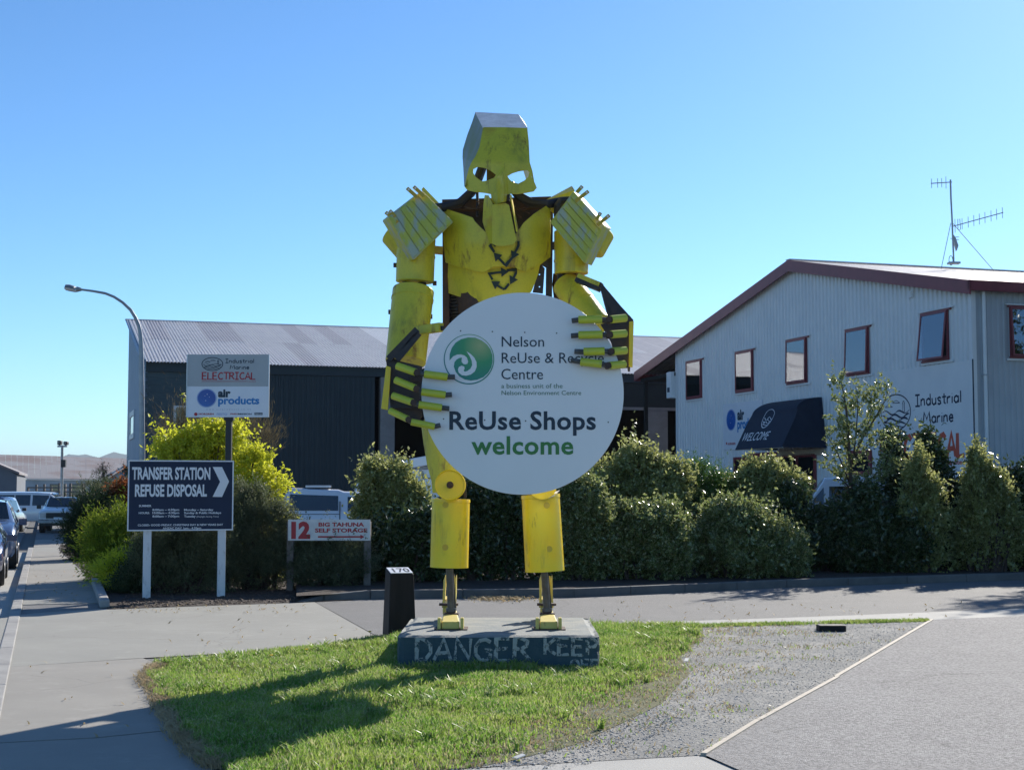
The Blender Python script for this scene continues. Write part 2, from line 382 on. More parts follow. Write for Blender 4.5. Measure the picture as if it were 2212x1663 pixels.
# text: Blender's own built-in font
_fc = {}
def glyphs(s, bold=0., space=1.):
    key = (s, bold, space)
    if key in _fc: return _fc[key]
    cu = bpy.data.curves.new('t', 'FONT'); cu.body = s; cu.resolution_u = 3; cu.offset = bold; cu.fill_mode = 'FRONT'; cu.space_character = space
    o = bpy.data.objects.new('t', cu); C.objects.link(o)
    bpy.context.view_layer.update()
    me = bpy.data.meshes.new_from_object(o.evaluated_get(bpy.context.evaluated_depsgraph_get()))
    v = [tuple(p.co[:2]) for p in me.vertices]; f = [tuple(p.vertices) for p in me.polygons]
    bpy.data.objects.remove(o); bpy.data.curves.remove(cu); bpy.data.meshes.remove(me)
    _fc[key] = (v, f); return _fc[key]
CAPH = None
def text(mb, fr, s, x0, yb, x1, yc, n=.004, bold=0., shear=0., space=1., yb1=None):
    """baseline from photo (x0,yb) to (x1,yb1), capital height reaches yc at x0"""
    global CAPH
    if CAPH is None: CAPH = max(p[1] for p in glyphs('H')[0])
    v, f = glyphs(s, bold, space)
    u0, v0 = fr.px(x0, yb); u1, v1 = fr.px(x1, yb if yb1 is None else yb1); vc = fr.px(x0, yc)[1]
    mn = min(p[0] for p in v); mx = max(p[0] for p in v); sx = (u1-u0)/(mx-mn); sy = (vc-v0)/CAPH
    mb.add([fr.p(u0+(p[0]-mn)*sx+p[1]*shear*sy, v0+p[1]*sy, n) for p in v], f); return mb
# a brush-stroke alphabet for the hand-drawn looking lettering
STK = {
 'I': (.5, [[(.05, 1), (.45, 1)], [(.25, 1), (.25, 0)], [(.05, 0), (.45, 0)]]), 'E': (.6, [[(.5, 1), (.08, 1), (.08, 0), (.52, 0)], [(.08, .52), (.46, .54)]]),
 'L': (.55, [[(.08, 1), (.06, 0), (.5, .02)]]), 'C': (.62, [[(.55, .82), (.42, .98), (.25, .92), (.1, .65), (.08, .35), (.22, .06), (.4, .02), (.56, .16)]]),
 'T': (.6, [[(.02, 1), (.6, 1)], [(.31, 1), (.30, 0)]]), 'R': (.62, [[(.08, 0), (.1, 1), (.35, .98), (.5, .85), (.48, .65), (.3, .52), (.1, .5)], [(.28, .5), (.58, .0)]]),
 'A': (.64, [[(.03, 0), (.33, 1), (.58, 0)], [(.12, .33), (.5, .35)]]), 'M': (.8, [[(.05, 0), (.18, 1), (.4, .35), (.62, 1), (.74, 0)]]),
 'D': (.64, [[(.1, 0), (.1, 1), (.35, .95), (.54, .7), (.55, .35), (.4, .08), (.1, 0)]]), 'N': (.66, [[(.08, 0), (.1, 1), (.55, .02), (.56, 1)]]),
 'G': (.66, [[(.56, .85), (.4, .98), (.22, .92), (.08, .65), (.08, .3), (.24, .04), (.42, .02), (.56, .2), (.57, .45), (.36, .46)]]),
 'K': (.6, [[(.1, 0), (.1, 1)], [(.52, 1), (.12, .48), (.55, 0)]]), 'P': (.56, [[(.1, 0), (.1, 1), (.38, .97), (.5, .78), (.42, .55), (.1, .48)]]),
 'O': (.66, [[(.33, .98), (.14, .85), (.07, .5), (.15, .12), (.34, .02), (.52, .14), (.58, .5), (.5, .85), (.33, .98)]]), 'F': (.55, [[(.5, 1), (.1, 1), (.1, 0)], [(.1, .52), (.44, .54)]]),
 'n': (.48, [[(.06, 0), (.07, .6)], [(.07, .42), (.2, .6), (.34, .55), (.38, 0)]]), 'd': (.5, [[(.4, .45), (.25, .6), (.1, .48), (.07, .2), (.18, .02), (.32, .05), (.4, .25)], [(.4, 1), (.41, 0)]]),
 'u': (.48, [[(.06, .6), (.08, .15), (.2, .0), (.34, .1), (.38, .25)], [(.38, .6), (.39, 0)]]), 's': (.42, [[(.34, .52), (.2, .62), (.08, .5), (.14, .34), (.3, .26), (.33, .1), (.2, .0), (.06, .08)]]),
 't': (.4, [[(.2, .9), (.2, .1), (.32, .02)], [(.04, .6), (.36, .62)]]), 'r': (.38, [[(.06, 0), (.07, .6)], [(.07, .4), (.18, .56), (.32, .56)]]),
 'i': (.2, [[(.09, 0), (.1, .58)], [(.1, .8), (.1, .83)]]), 'a': (.5, [[(.4, .45), (.25, .6), (.1, .48), (.07, .2), (.18, .02), (.32, .05), (.4, .25)], [(.4, .6), (.43, 0)]]),
 'l': (.2, [[(.1, 1), (.1, 0)]]), 'e': (.48, [[(.08, .3), (.4, .34), (.36, .54), (.22, .62), (.09, .46), (.07, .2), (.2, .0), (.4, .08)]]),
 'm': (.7, [[(.06, 0), (.07, .6)], [(.07, .42), (.18, .6), (.3, .5), (.31, 0)], [(.31, .42), (.43, .6), (.56, .5), (.58, 0)]]), ' ': (.35, []),
}
def strokes(mb, fr, s, x0, yb, x1, yc, w=.09, n=.004, yb1=None, slant=0., jit=0., rise=0.):
    u0, v0 = fr.px(x0, yb); u1, v1 = fr.px(x1, yb if yb1 is None else yb1); hh = fr.px(x0, yc)[1]-v0
    tot = sum(STK[c][0] for c in s); sx = (u1-u0)/tot; cx = 0
    for c in s:
        wd, ls = STK[c]
        jy = random.uniform(-jit, jit)
        for l in ls:
            pts = [fr.p(u0+(cx+a)*sx+b*slant*hh, v0+(b+jy+random.uniform(-jit, jit)*.5)*hh+(cx/tot)*rise*hh, n) for a, b in l]
            mb.tube(pts, w*hh, 6, squash=(fr.N, .08))
        cx += wd
    return mb
def ellipse(cx, cy, rx, ry, n=40, rot=0.): return [(cx+rx*math.cos(t)*math.cos(rot)-ry*math.sin(t)*math.sin(rot), cy+rx*math.cos(t)*math.sin(rot)+ry*math.sin(t)*math.cos(rot)) for t in [2*math.pi*i/n for i in range(n)]]
def uvp(fr, pts): return [fr.px(*p) for p in pts]

def sheet(name, pts, z, mat, parent=None, grid=None):
    w = [G(x, y, 0) for x, y in pts]
    V_, fs = cdt([(p.x, p.y) for p in w], (), grid)
    m = MB(); m.add([(p[0], p[1], z) for p in V_], fs); o = m.build(name, mat, parent)
    for p in o.data.polygons:
        if p.normal.z < 0: o.data.flip_normals(); break
    if parent is None: o['kind'] = 'structure'
    return o
# ------------------------------------------------------------------ the setting
AX1 = Vector((-.300, .954, 0)).normalized()   # along the street, away
AX2 = Vector((.954, .300, 0)).normalized()    # across, to the right
def wsheet(name, pts, z, mat, parent=None, grid=None):
    V_, fs = cdt([(p[0], p[1]) for p in pts], (), grid)
    m = MB(); m.add([(p[0], p[1], z) for p in V_], fs); o = m.build(name, mat, parent)
    for p in o.data.polygons:
        if p.normal.z < 0: o.data.flip_normals()
        break
    if parent is None: o['kind'] = 'structure'
    return o
wsheet('ground', [(-9000, -300), (9000, -300), (9000, 9000), (-9000, 9000)], -.16, 'ground_far')
kp = G(20, 1327)                                # the kerb line of the street
def kl(t, off=0.): return kp + AX1*t + AX2*off
wsheet('street', [kl(-30, -14), kl(-30, -.36), kl(110, -.36), kl(110, -14)], -.125, 'asphalt')
wsheet('gutter', [kl(-30, -.36), kl(-30, 0), kl(26, 0), kl(26, -.36)], -.120, 'concrete_pale')
wsheet('yard_ground', [kl(-30, .16), kl(-30, 60), kl(110, 60), kl(110, .16)], -.012, 'asphalt')
kerb = empty('kerb', tuple(kl(0))); kerb['kind'] = 'structure'
ref = None
for i in range(22):
    a = kl(-12+i*1.75, .0); fr = Fr(a, AX1, -AX2)
    m = MB(); m.fbox(fr, 0, 1.735, -.13, .012, -.16, 0)
    if 6 < i*1.75-12+12 < 0: pass
    m.build('kerb_stone', 'kerb_pale', kerb, bevel=.012)
# footpath up the street, in cast slabs
fp = empty('footpath', tuple(kl(0, .8))); fp['kind'] = 'structure'
rng = random.Random(3)
pe = G(236, 1312)
Wp = (pe-kp).dot(AX2)
for i in range(9):
    t0 = 2.0+i*3.6; m = MB()
    w_ = Wp if i < 2 else Wp+.1
    m.fbox(Fr(kl(t0), AX1, -AX2), .006, 3.594, -.10, .0+rng.uniform(-.002, .002), -w_, -.165)
    m.build('slab', 'concrete_warm' if i % 3 else 'concrete', fp)
sheet('driveway', [(680, 1300), (822, 1379), (700, 1394), (600, 1404), (300, 1421), (0, 1441), (-500, 1475), (-420, 1390), (-200, 1352), (0, 1331), (100, 1322), (232, 1314), (450, 1307)], .000, 'concrete')
pav = empty('pavement', tuple(G(200, 1550))); pav['kind'] = 'structure'
for pts, mt in (([(-520, 1477), (0, 1441.6), (309, 1421.4), (352, 1438), (338, 1500), (375, 1575), (210, 1592), (0, 1603), (-600, 1640)], 'concrete_warm'),
                ([(-600, 1642), (0, 1605), (210, 1594), (376, 1577), (410, 1630), (500, 1690), (560, 1760), (-700, 1800)], 'concrete_warm')):
    w = [G(*p) for p in pts]; m = MB(); m.poly([(p.x, p.y, .002) for p in w], [(p.x, p.y, -.05) for p in w]); m.build('slab', mt, pav)
wsheet('pavement_end', [G(-700, 1800), G(560, 1758), G(900, 1690), G(940, 1664), G(1510, 1631), G(1608, 1664), G(1700, 1705), G(2600, 1900), G(-900, 1950)], .001, 'concrete_pale')
sheet('side_road', [(682, 1300), (700, 1296), (800, 1293), (1240, 1290), (1700, 1268), (2212, 1252), (2900, 1232), (2900, 1294), (2212, 1313), (1700, 1333), (1309, 1346), (1000, 1356), (824, 1378)], -.003, 'asphalt')
sheet('road_edge_strip', [(824, 1379), (1000, 1357), (1309, 1347), (1700, 1334), (2212, 1314), (2900, 1295), (2900, 1310), (2212, 1330), (2015, 1339), (1700, 1347), (1309, 1354), (860, 1384)], .003, 'concrete_pale')
sheet('yard', [(2016, 1340), (2212, 1331), (2950, 1308), (2950, 1950), (1900, 1800), (1520, 1632), (1640, 1560), (1806, 1464)], .012, 'asphalt_yard')
LAWN = [(335, 1436), (480, 1418), (640, 1404), (760, 1388), (835, 1378), (1000, 1360), (1290, 1354), (1400, 1350), (1505, 1354), (1520, 1375), (1470, 1420), (1490, 1455), (1430, 1520), (1350, 1560), (1240, 1610), (1100, 1645), (930, 1672), (740, 1692), (520, 1690), (440, 1640), (400, 1590), (355, 1520), (318, 1465)]
GRAV = [(1250, 1354), (1505, 1353), (2016, 1341), (1806, 1463), (1640, 1558), (1520, 1631), (940, 1663), (900, 1668), (1000, 1560)]
sheet('gravel_ground', GRAV, .004, 'gravel_bed')
sheet('lawn_soil', LAWN, .008, 'soil')
# kerb of the planted bed behind the side road
bk = empty('bed_kerb', tuple(G(1240, 1290))); bk['kind'] = 'structure'
kpts = [G(655, 1301), G(700, 1297), G(800, 1293.5), G(1000, 1291.5), G(1240, 1289.5), G(1480, 1279), G(1700, 1268.5), G(1960, 1260), G(2212, 1252), G(2500, 1243), G(2900, 1232)]
hts = [.02, .10, .15, .15, .15, .15, .15, .15, .15, .15, .15]
for i in range(len(kpts)-1):
    a, b = kpts[i], kpts[i+1]; n = max(1, round((b-a).length/1.5)); nr = Vector((0, 0, 1)).cross((b-a).normalized())*.15
    for j in range(n):
        p = a.lerp(b, j/n+.001); q = a.lerp(b, (j+1)/n-.001); h0 = hts[i]+(hts[i+1]-hts[i])*j/n; h1 = hts[i]+(hts[i+1]-hts[i])*(j+1)/n
        m = MB(); zz = Vector((0, 0, 1)); m.hexa([p-zz*.05, q-zz*.05, q+nr-zz*.05, p+nr-zz*.05, p+zz*h0, q+zz*h1, q+nr+zz*h1, p+nr+zz*h0]); m.build('kerb_stone', 'kerb_conc', bk, bevel=.02)
back = [p+Vector((0, .14, 0)) for p in kpts[2:]]
wsheet('planted_bed', [*back, kpts[-1]+AX1*6, kpts[5]+AX1*5.5, G(800, 1235), G(640, 1272), G(640, 1301)], .11, 'mulch', grid=1.)
sheet('mulch_ground', [(232, 1316), (450, 1308), (656, 1301), (760, 1296), (800, 1280), (640, 1215), (300, 1190), (130, 1175), (128, 1188), (180, 1235), (222, 1290)], .006, 'mulch')
m = MB(); a, b = G(226, 1312), G(206, 1262)
m.bar(a+Vector((0, 0, .06)), b+Vector((0, 0, .06)), .16, .14); o = m.build('bed_edging', 'kerb_pale', None, bevel=.03); o['kind'] = 'structure'

# hills behind the sheds, and the air in front of them
m = MB(); YH = 7000.; ridge = [(60, 1046), (120, 992), (148, 981), (170, 983), (185, 981), (200, 985), (214, 988), (232, 981), (246, 976), (262, 980), (290, 984), (340, 990), (430, 1010), (620, 1049)]
fr_ = [at(x, y, YH) for x, y in ridge]; bs = [Vector((p.x, p.y-600, -1)) for p in fr_]; bb = [Vector((p.x, p.y+900, -1)) for p in fr_]
n = len(fr_); m.add(fr_+bs+bb, [(i, i+1, n+i+1, n+i) for i in range(n-1)]+[(i+1, i, 2*n+i, 2*n+i+1) for i in range(n-1)])
o = m.build('hills', 'hill', None, smooth=True); o['kind'] = 'structure'

def corr_sheet(mb, fr, u0, u1, vf, pitch=.12, depth=.02, flat=.35, v0=0.):
    """ribbed iron between u0 and u1; vf(u) gives the top; ribs stand out along the normal"""
    n = max(2, round((u1-u0)/pitch)); us = []; ns = []
    for i in range(n):
        b = u0+(u1-u0)*i/n; p = (u1-u0)/n
        for f, h in ((0, 0), (flat, 0), (flat+.12, 1), (.88, 1)): us.append(b+f*p); ns.append(h*depth)
    us.append(u1); ns.append(0)
    vs = []
    for u, h in zip(us, ns): vs.append(fr.p(u, v0, h)); vs.append(fr.p(u, vf(u), h))
    mb.add(vs, [(2*i, 2*i+2, 2*i+3, 2*i+1) for i in range(len(us)-1)]); return mb

# ------------------------------------------------------------------ dark warehouse
WO = at(310, 1055, 62.); WO.z = 0
FW = Fr(WO, AX2, -AX1); FS = Fr(WO, -AX1, -AX2)      # front wall, left side wall (u runs towards the viewer)
wh = empty('warehouse', tuple(WO), 'long dark warehouse with a pale ribbed iron roof behind the yellow giant', 'warehouse')
ue, ve = FW.px(*k('5', 185, 155)); Lw = 38.; Dw = 13.8
zr = (at(280, 692, (WO+AX1*Dw).y)).z
def ve_at(u): return ve
# walls
m = MB(); u1 = FW.px(555, 900)[0]; nb = int(ve/.16)
for i in range(nb+1): m.fbox(FW, 0, u1, i*.16, min(ve-.02, i*.16+.157), -.1, .012 if i % 2 else .0)
mb_ = m; mb_.build('weatherboard_wall', 'weatherboard', wh)
m = MB(); u2 = FW.px(*k('5', 1600, 600))[0]; corr_sheet(m, FW, u1+.02, u2, lambda u: ve-.45, .22, .035); m.fbox(FW, u1+.02, u2, 0, ve-.45, -.1, -.03); m.build('sliding_door', 'dark_cladding', wh)
uc0 = FW.px(821, 950)[0]; uc1 = FW.px(852, 950)[0]
m = MB(); m.fbox(FW, uc0, uc1, 0, ve-.45, -.35, .06); m.build('column', 'column_conc', wh, bevel=.02)
ud0 = FW.px(1397, 950)[0]; ud1 = FW.px(1442, 950)[0]; vbm = FW.px(1420, 880)[1]
m = MB(); m.fbox(FW, ud0, ud1, 0, vbm-.15, -.35, .06); m.build('column', 'column_conc', wh, bevel=.02)
m = MB(); m.fbox(FW, ud0-3.2, ud0-2.9, 0, vbm-.15, -.35, .0); m.build('column', 'dark_panel', wh)
m = MB(); m.fbox(FW, uc1+.02, Lw, vbm, ve-.45, -.1, .0); m.build('upper_wall', 'dark_panel', wh)
m = MB(); m.fbox(FW, uc1+.02, Lw, vbm-.14, vbm-.005, -.12, .03); m.build('lintel', 'column_conc', wh)
m = MB(); m.fbox(FW, 0, Lw, ve-.44, ve-.03, -.12, .10); m.build('fascia', 'dark_cladding', wh)
m = MB(); m.fbox(FW, u1+.02, Lw, 0.01, ve-.5, -Dw+.3, -Dw+.5); m.fbox(FW, uc0+.1, uc0+.3, 0.01, ve-.5, -Dw, -.4); m.fbox(FW, uc0, Lw, ve-.4, ve-.3, -Dw, -.2); m.build('inner_wall', 'interior', wh)
m = MB(); vs = [FS.p(0, 0), FS.p(0, ve), FS.p(-Dw, zr-.1), FS.p(-Dw, 0)]
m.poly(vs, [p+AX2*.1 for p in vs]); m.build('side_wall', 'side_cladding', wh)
# light-coloured gable trim
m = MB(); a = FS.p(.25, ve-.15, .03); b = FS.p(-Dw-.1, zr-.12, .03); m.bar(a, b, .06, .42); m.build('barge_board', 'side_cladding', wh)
# window of the weatherboard front
def simple_window(fr, x0, y0, x1, y1, parent, fm='white_paint', fw=.09, mull=1, out=.05):
    ua, va = fr.px(x0, y1); ub, _ = fr.px(x1, y1); vb = fr.px(x0, y0)[1]
    m = MB(); m.fbox(fr, ua, ua+fw, va, vb, .0, out); m.fbox(fr, ub-fw, ub, va, vb, .0, out); m.fbox(fr, ua+fw, ub-fw, va, va+fw, .0, out); m.fbox(fr, ua+fw, ub-fw, vb-fw, vb, .0, out)
    for j in range(1, mull): uu = ua+(ub-ua)*j/mull; m.fbox(fr, uu-.02, uu+.02, va+fw, vb-fw, .0, out-.01)
    w = m.build('window', fm, parent)
    m = MB(); m.fbox(fr, ua+fw, ub-fw, va+fw, vb-fw, .003, .02); m.build('pane', 'dark_glass', w)
    return w
fw2 = FW.shift(.015)
simple_window(fw2, 374, 876, 415, 935, wh); simple_window(fw2, 413.5, 880, 480, 935, wh)
simple_window(FS.shift(.005), *k('5', 95, 478), *k('5', 121, 642), wh, fw=.25)
# roof, sheet by sheet
slope = (zr-ve)/Dw; rl = math.hypot(Dw+.3, (Dw+.3)*slope); rU = AX2; rV = (AX1+Vector((0, 0, slope))).normalized()
class FrV(Fr):
    def __init__(s, O, U, V): s.O = Vector(O); s.U = Vector(U); s.V = Vector(V); s.N = U.cross(V).normalized()
rO = FW.p(-.2, ve, .3) - Vector((0, 0, .3*slope))
sheets = {}
wide = .86
def sheet_mesh(mat, ln):
    if (mat, ln) not in sheets:
        f0 = FrV((0, 0, 0), Vector((1, 0, 0)), Vector((0, 1, 0))); m = MB(); corr_sheet(m, f0, 0, wide+.02, lambda u: ln, .143, .04, .3)
        me = bpy.data.meshes.new('roof_sheet'); me.from_pydata(m.v, [], m.f); me.materials.append(MAT[mat]); sheets[(mat, ln)] = me
    return sheets[(mat, ln)]
rot = Matrix((rU, rV, rU.cross(rV))).transposed().to_4x4()
rg = random.Random(5)
for i in range(int((Lw+.4)/wide)):
    for j, (v0, ln) in enumerate(((0, rl*.52), (rl*.5, rl*.52))):
        mt = rg.choice(['roof_iron', 'roof_iron', 'roof_iron', 'roof_iron_dull']) if i < 25 else rg.choice(['roof_iron_dull', 'roof_iron_dull', 'roof_iron'])
        if i in (14, 15) and j == 1: mt = 'roof_iron_new'
        o = link('roof_sheet', sheet_mesh(mt, ln), wh, local=True)
        o.matrix_parent_inverse = Matrix.Translation(-WO)
        o.matrix_basis = Matrix.Translation(rO+rU*(i*wide)+rV*v0+Vector((0, 0, .008*j+.003*(i % 2)))) @ rot
m = MB(); m.bar(rO+rV*(rl+.02)+Vector((0, 0, .03)), rO+rV*(rl+.02)+rU*Lw+Vector((0, 0, .03)), .25, .05); m.build('ridge_cap', 'roof_iron_dull', wh)
m = MB(); m.poly([FW.p(Lw, 0), FW.p(Lw, ve-.05), FW.p(Lw, zr-.15, -Dw), FW.p(Lw, 0, -Dw)], [FW.p(Lw-.1, 0), FW.p(Lw-.1, ve-.05), FW.p(Lw-.1, zr-.15, -Dw), FW.p(Lw-.1, 0, -Dw)]); m.build('end_wall', 'dark_cladding', wh)
m = MB(); m.fbox(FW, 0, Lw, 0, zr-.15, -Dw-.1, -Dw); m.build('rear_wall', 'dark_cladding', wh)

# ------------------------------------------------------------------ pale corrugated building on the right
BO = at(2108, 1055, 42.); BO.z = 0
FB = Fr(BO, -AX1, -AX2); FR = Fr(BO, AX2, -AX1)     # long front with the windows (u<0), near side wall (u>0)
bd = empty('workshop_building', tuple(BO), 'pale corrugated iron building with dark red trim and five upper windows', 'building')
eR = FB.px(2106, 617)[1]; uP, vP = FB.px(1718, 574); uL, _ = FB.px(1463, 900); vL = FB.px(1463, 757)[1]
sl = (vP-eR)/(0-uP); slL = (vP-vL)/(uP-uL)
def top(u): return vP-(u-uP)*sl if u > uP else vP-(uP-u)*slL
m = MB(); corr_sheet(m, FB.shift(-.022), uL, 0, lambda u: top(u)-.02, .24, .05); m.build('front_wall', 'wall_iron', bd)
DB = 22.
m = MB(); corr_sheet(m, FR.shift(-.022), .02, DB, lambda u: eR-.02, .19, .028); m.build('side_wall', 'wall_iron_side', bd)
m = MB(); m.fbox(FB, uL, uL+.1, 0, top(uL)-.05, -DB, -.01); m.fbox(FB, uL, 0, 0, 4, -DB, -DB+.1); m.build('rear_wall', 'wall_iron_side', bd)
m = MB(); m.fbox(FB, -.09, .035, 0, eR-.04, .03, .055); m.fbox(FR, -.05, .09, 0, eR-.04, .03, .05); m.fbox(FB, uL-.04, uL+.07, 0, top(uL)-.1, .0, .05); m.build('corner_flashing', 'wall_iron', bd)
# roof, two slopes, the left one running on over a lean-to
def slope_sheet(ua, va, ub, vb, mat, name, parent=bd):
    ln = math.hypot(ub-ua, vb-va); d = (FB.U*(ub-ua)+Vector((0, 0, vb-va))).normalized()
    f = FrV(FB.p(ua, va, .28), AX2, d) if True else None
    m = MB(); corr_sheet(m, f, 0, DB+.5, lambda u: ln, .19, .028)
    return m.build(name, mat, parent)
uE, vE = FB.px(1383, 812); vE = vP-(uP-uE)*slL
slope_sheet(.30, top(.30)+.12, uP, vP+.14, 'roof_iron_dull', 'roof')
slope_sheet(uE, vE+.12, uP, vP+.14, 'roof_iron_dull', 'roof')
m = MB(); f0 = FB
def bargeboard(ua, va, ub, vb, wd=.30):
    m = MB(); p = [FB.p(ua, va-wd, .30), FB.p(ub, vb-wd, .30), FB.p(ub, vb+.10, .30), FB.p(ua, va+.10, .30)]
    m.poly(p, [q-FB.N*.05 for q in p]); return m.build('barge_board', 'maroon', bd)
bargeboard(.33, top(.33)+.09, uP+.0, vP+.09); bargeboard(uE, vE+.09, uP-.003, vP+.09)
m = MB(); p = [FB.p(uE-.01, vE-.2, .28), FB.p(uE-.01, vE+.15, .28)]; m.poly([p[0], p[1], p[1]+AX2*8, p[0]+AX2*8], [q+AX1*.05 for q in (p[0], p[1], p[1]+AX2*8, p[0]+AX2*8)]); m.build('lean_to_fascia', 'maroon', bd)
m = MB(); m.fbox(FR, -.30, DB, eR-.16, eR+.14, .22, .33); m.build('gutter', 'maroon', bd, bevel=.02)
m = MB(); m.bar(FB.p(uP, vP+.2, .3), FB.p(uP, vP+.2, -DB), .3, .03); m.build('ridge_cap', 'wall_iron', bd)
m = MB(); m.fbox(FB, uE+.3, uL-.02, vE-.25, vE-.1, -6, .1); m.fbox(FB, uE+.25, uE+.4, 0, vE-.2, -.2, -.05); m.build('lean_to_frame', 'interior', bd)
# downpipe
dpx = FR.px(2120, 640)
m = MB(); q = FR.p(dpx[0], 0, .1); m.cyl(q, q+Vector((0, 0, eR-.15)), .055, n=14); dp = m.build('downpipe', 'wall_iron', bd, smooth=True)
m = MB()
for z in (1.2, 3.1, 5.1): m.fbox(FR, dpx[0]-.08, dpx[0]+.08, z, z+.04, .03, .165)
m.build('bracket', 'wall_iron_side', dp)
# vent near the gable
m = MB(); ua, va = FB.px(*k('6', 1570, 298)); ub, vb = FB.px(*k('6', 1590, 255)); m.fbox(FB, ua, ub, va, vb, .03, .07)
for i in range(3): m.fbox(FB, ua+.02, ub-.02, va+(vb-va)*(i+.2)/3, va+(vb-va)*(i+.6)/3, .07, .11)
m.build('vent', 'wall_iron', bd)
# windows
def awning_window(fr, tl, tr, bl, parent, tilt=0., blind_reflection=0., stay=True):
    ua, vb = fr.px(*tl); ub = fr.px(*tr)[0]; va = fr.px(*bl)[1]; f = .07
    w = ub-ua; h = vb-va
    e = MB(); e.fbox(fr, ua-.02, ub+.02, va-.06, va-.005, .03, .10); e.fbox(fr, ua-.05, ub+.16, vb+.005, vb+.05, .03, .09)
    for a, b, c, d in ((ua, ua+f, va, vb), (ub-f, ub, va, vb), (ua+f, ub-f, va, va+f), (ua+f, ub-f, vb-f, vb)): e.fbox(fr, a, b, c, d, .03, .085)
    wo_ = e.build('window', 'maroon', parent)
    m = MB(); m.fbox(fr, ua-.10, ub+.22, va-.13, va-.065, .029, .07); m.build('sill', 'wall_iron', wo_); m = MB(); m.fbox(fr, ua-.12, ub+.30, vb+.06, vb+.10, .028, .10); m.build('flashing', 'wall_iron', wo_)
    m = MB(); m.fbox(fr, ua+f, ub-f, va+f, vb-f, .030, .034); m.build('shade_backing', 'interior', wo_)  # near-black sheet, shade of the unlit room put into its colour
    if blind_reflection: m = MB(); m.fbox(fr, ua+f, ub-f, vb-f-(h-2*f)*blind_reflection, vb-f, .038, .044); m.build('blind_reflection', 'blind_reflection', wo_)  # beige sheet: blind at far left, painted reflection of the gable opposite beside it
    # the sash, hinged at the top and pushed out by `tilt` metres at the foot
    def sp(u, v, n): return fr.p(u, v, .088+n+tilt*(vb-v)/h)
    m = MB(); g = .055
    for a, b, c, d in ((ua, ua+g, va, vb), (ub-g, ub, va, vb), (ua+g, ub-g, va, va+g), (ua+g, ub-g, vb-g, vb)):
        m.hexa([sp(a, c, 0), sp(b, c, 0), sp(b, c, .03), sp(a, c, .03), sp(a, d, 0), sp(b, d, 0), sp(b, d, .03), sp(a, d, .03)])
    m.build('sash', 'maroon', wo_)
    m = MB(); m.hexa([sp(ua+g, va+g, .01), sp(ub-g, va+g, .01), sp(ub-g, va+g, .016), sp(ua+g, va+g, .016), sp(ua+g, vb-g, .01), sp(ub-g, vb-g, .01), sp(ub-g, vb-g, .016), sp(ua+g, vb-g, .016)]); m.build('pane', 'pane', wo_)
    return wo_
K6 = lambda a, b: k('6', a, b)
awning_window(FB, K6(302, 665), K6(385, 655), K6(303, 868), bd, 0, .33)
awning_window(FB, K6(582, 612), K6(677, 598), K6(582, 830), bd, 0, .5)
awning_window(FB, K6(872, 545), K6(982, 530), K6(875, 783), bd, .03)
awning_window(FB, K6(1210, 487), K6(1335, 465), K6(1213, 735), bd, .06)
awning_window(FB, K6(1640, 395), K6(1787, 370), K6(1630, 660), bd, .16)
awning_window(FR, K6(2122, 350), K6(2300, 352), K6(2130, 628), bd, .08)
# entrance and lower window, mostly behind shrubs
def framed(fr, x0, y0, x1, y1, name, parent, pan='dark_glass', cols=2, vbase=None):
    ua, vb = fr.px(*K6(x0, y0)); ub = fr.px(*K6(x1, y0))[0]; va = vbase if vbase is not None else fr.px(*K6(x0, y1))[1]
    m = MB(); f = .10; m.fbox(fr, ua, ua+f, va, vb, .02, .1); m.fbox(fr, ub-f, ub, va, vb, .02, .1); m.fbox(fr, ua+f, ub-f, vb-f, vb, .02, .1)
    for j in range(1, cols): uu = ua+(ub-ua)*j/cols; m.fbox(fr, uu-.05, uu+.05, va, vb-f, .02, .09)
    if va > .2: m.fbox(fr, ua+f, ub-f, va, va+f, .02, .1)
    o = m.build(name, 'maroon', parent); m = MB()
    for j in range(cols): m.fbox(fr, ua+f+(ub-ua-f)*j/cols, ua+(ub-ua)*(j+1)/cols-f*.5, va+(f if va > .2 else 0), vb-f, .035, .05)
    m.build('pane', pan, o)
framed(FB, 830, 1190, 1037, 1400, 'entrance_door', bd, vbase=0.)
framed(FB, 572, 1202, 655, 1400, 'side_door', bd, cols=1, vbase=0.)
m = MB(); ua, va = FB.px(*K6(655, 1222)); ub, vb = FB.px(*K6(830, 1203)); m.fbox(FB, ua, ub, va, va+.28, .03, .08); m.build('transom', 'maroon', bd)
framed(FB, 1215, 1165, 1350, 1300, 'low_window', bd, cols=1)
# white electrical box at the far corner
m = MB(); ua, va = FB.px(*K6(216, 868)); m.fbox(FB, uL-.55, uL-.06, va, va+1.1, -.1, .25); m.build('wall_cabinet', 'wall_iron', bd, bevel=.02)
m = MB(); m.fbox(FB, uL-.45, uL-.2, va+.25, va+.45, .25, .256); m.build('cabinet_label', 'navy_ink', bd)
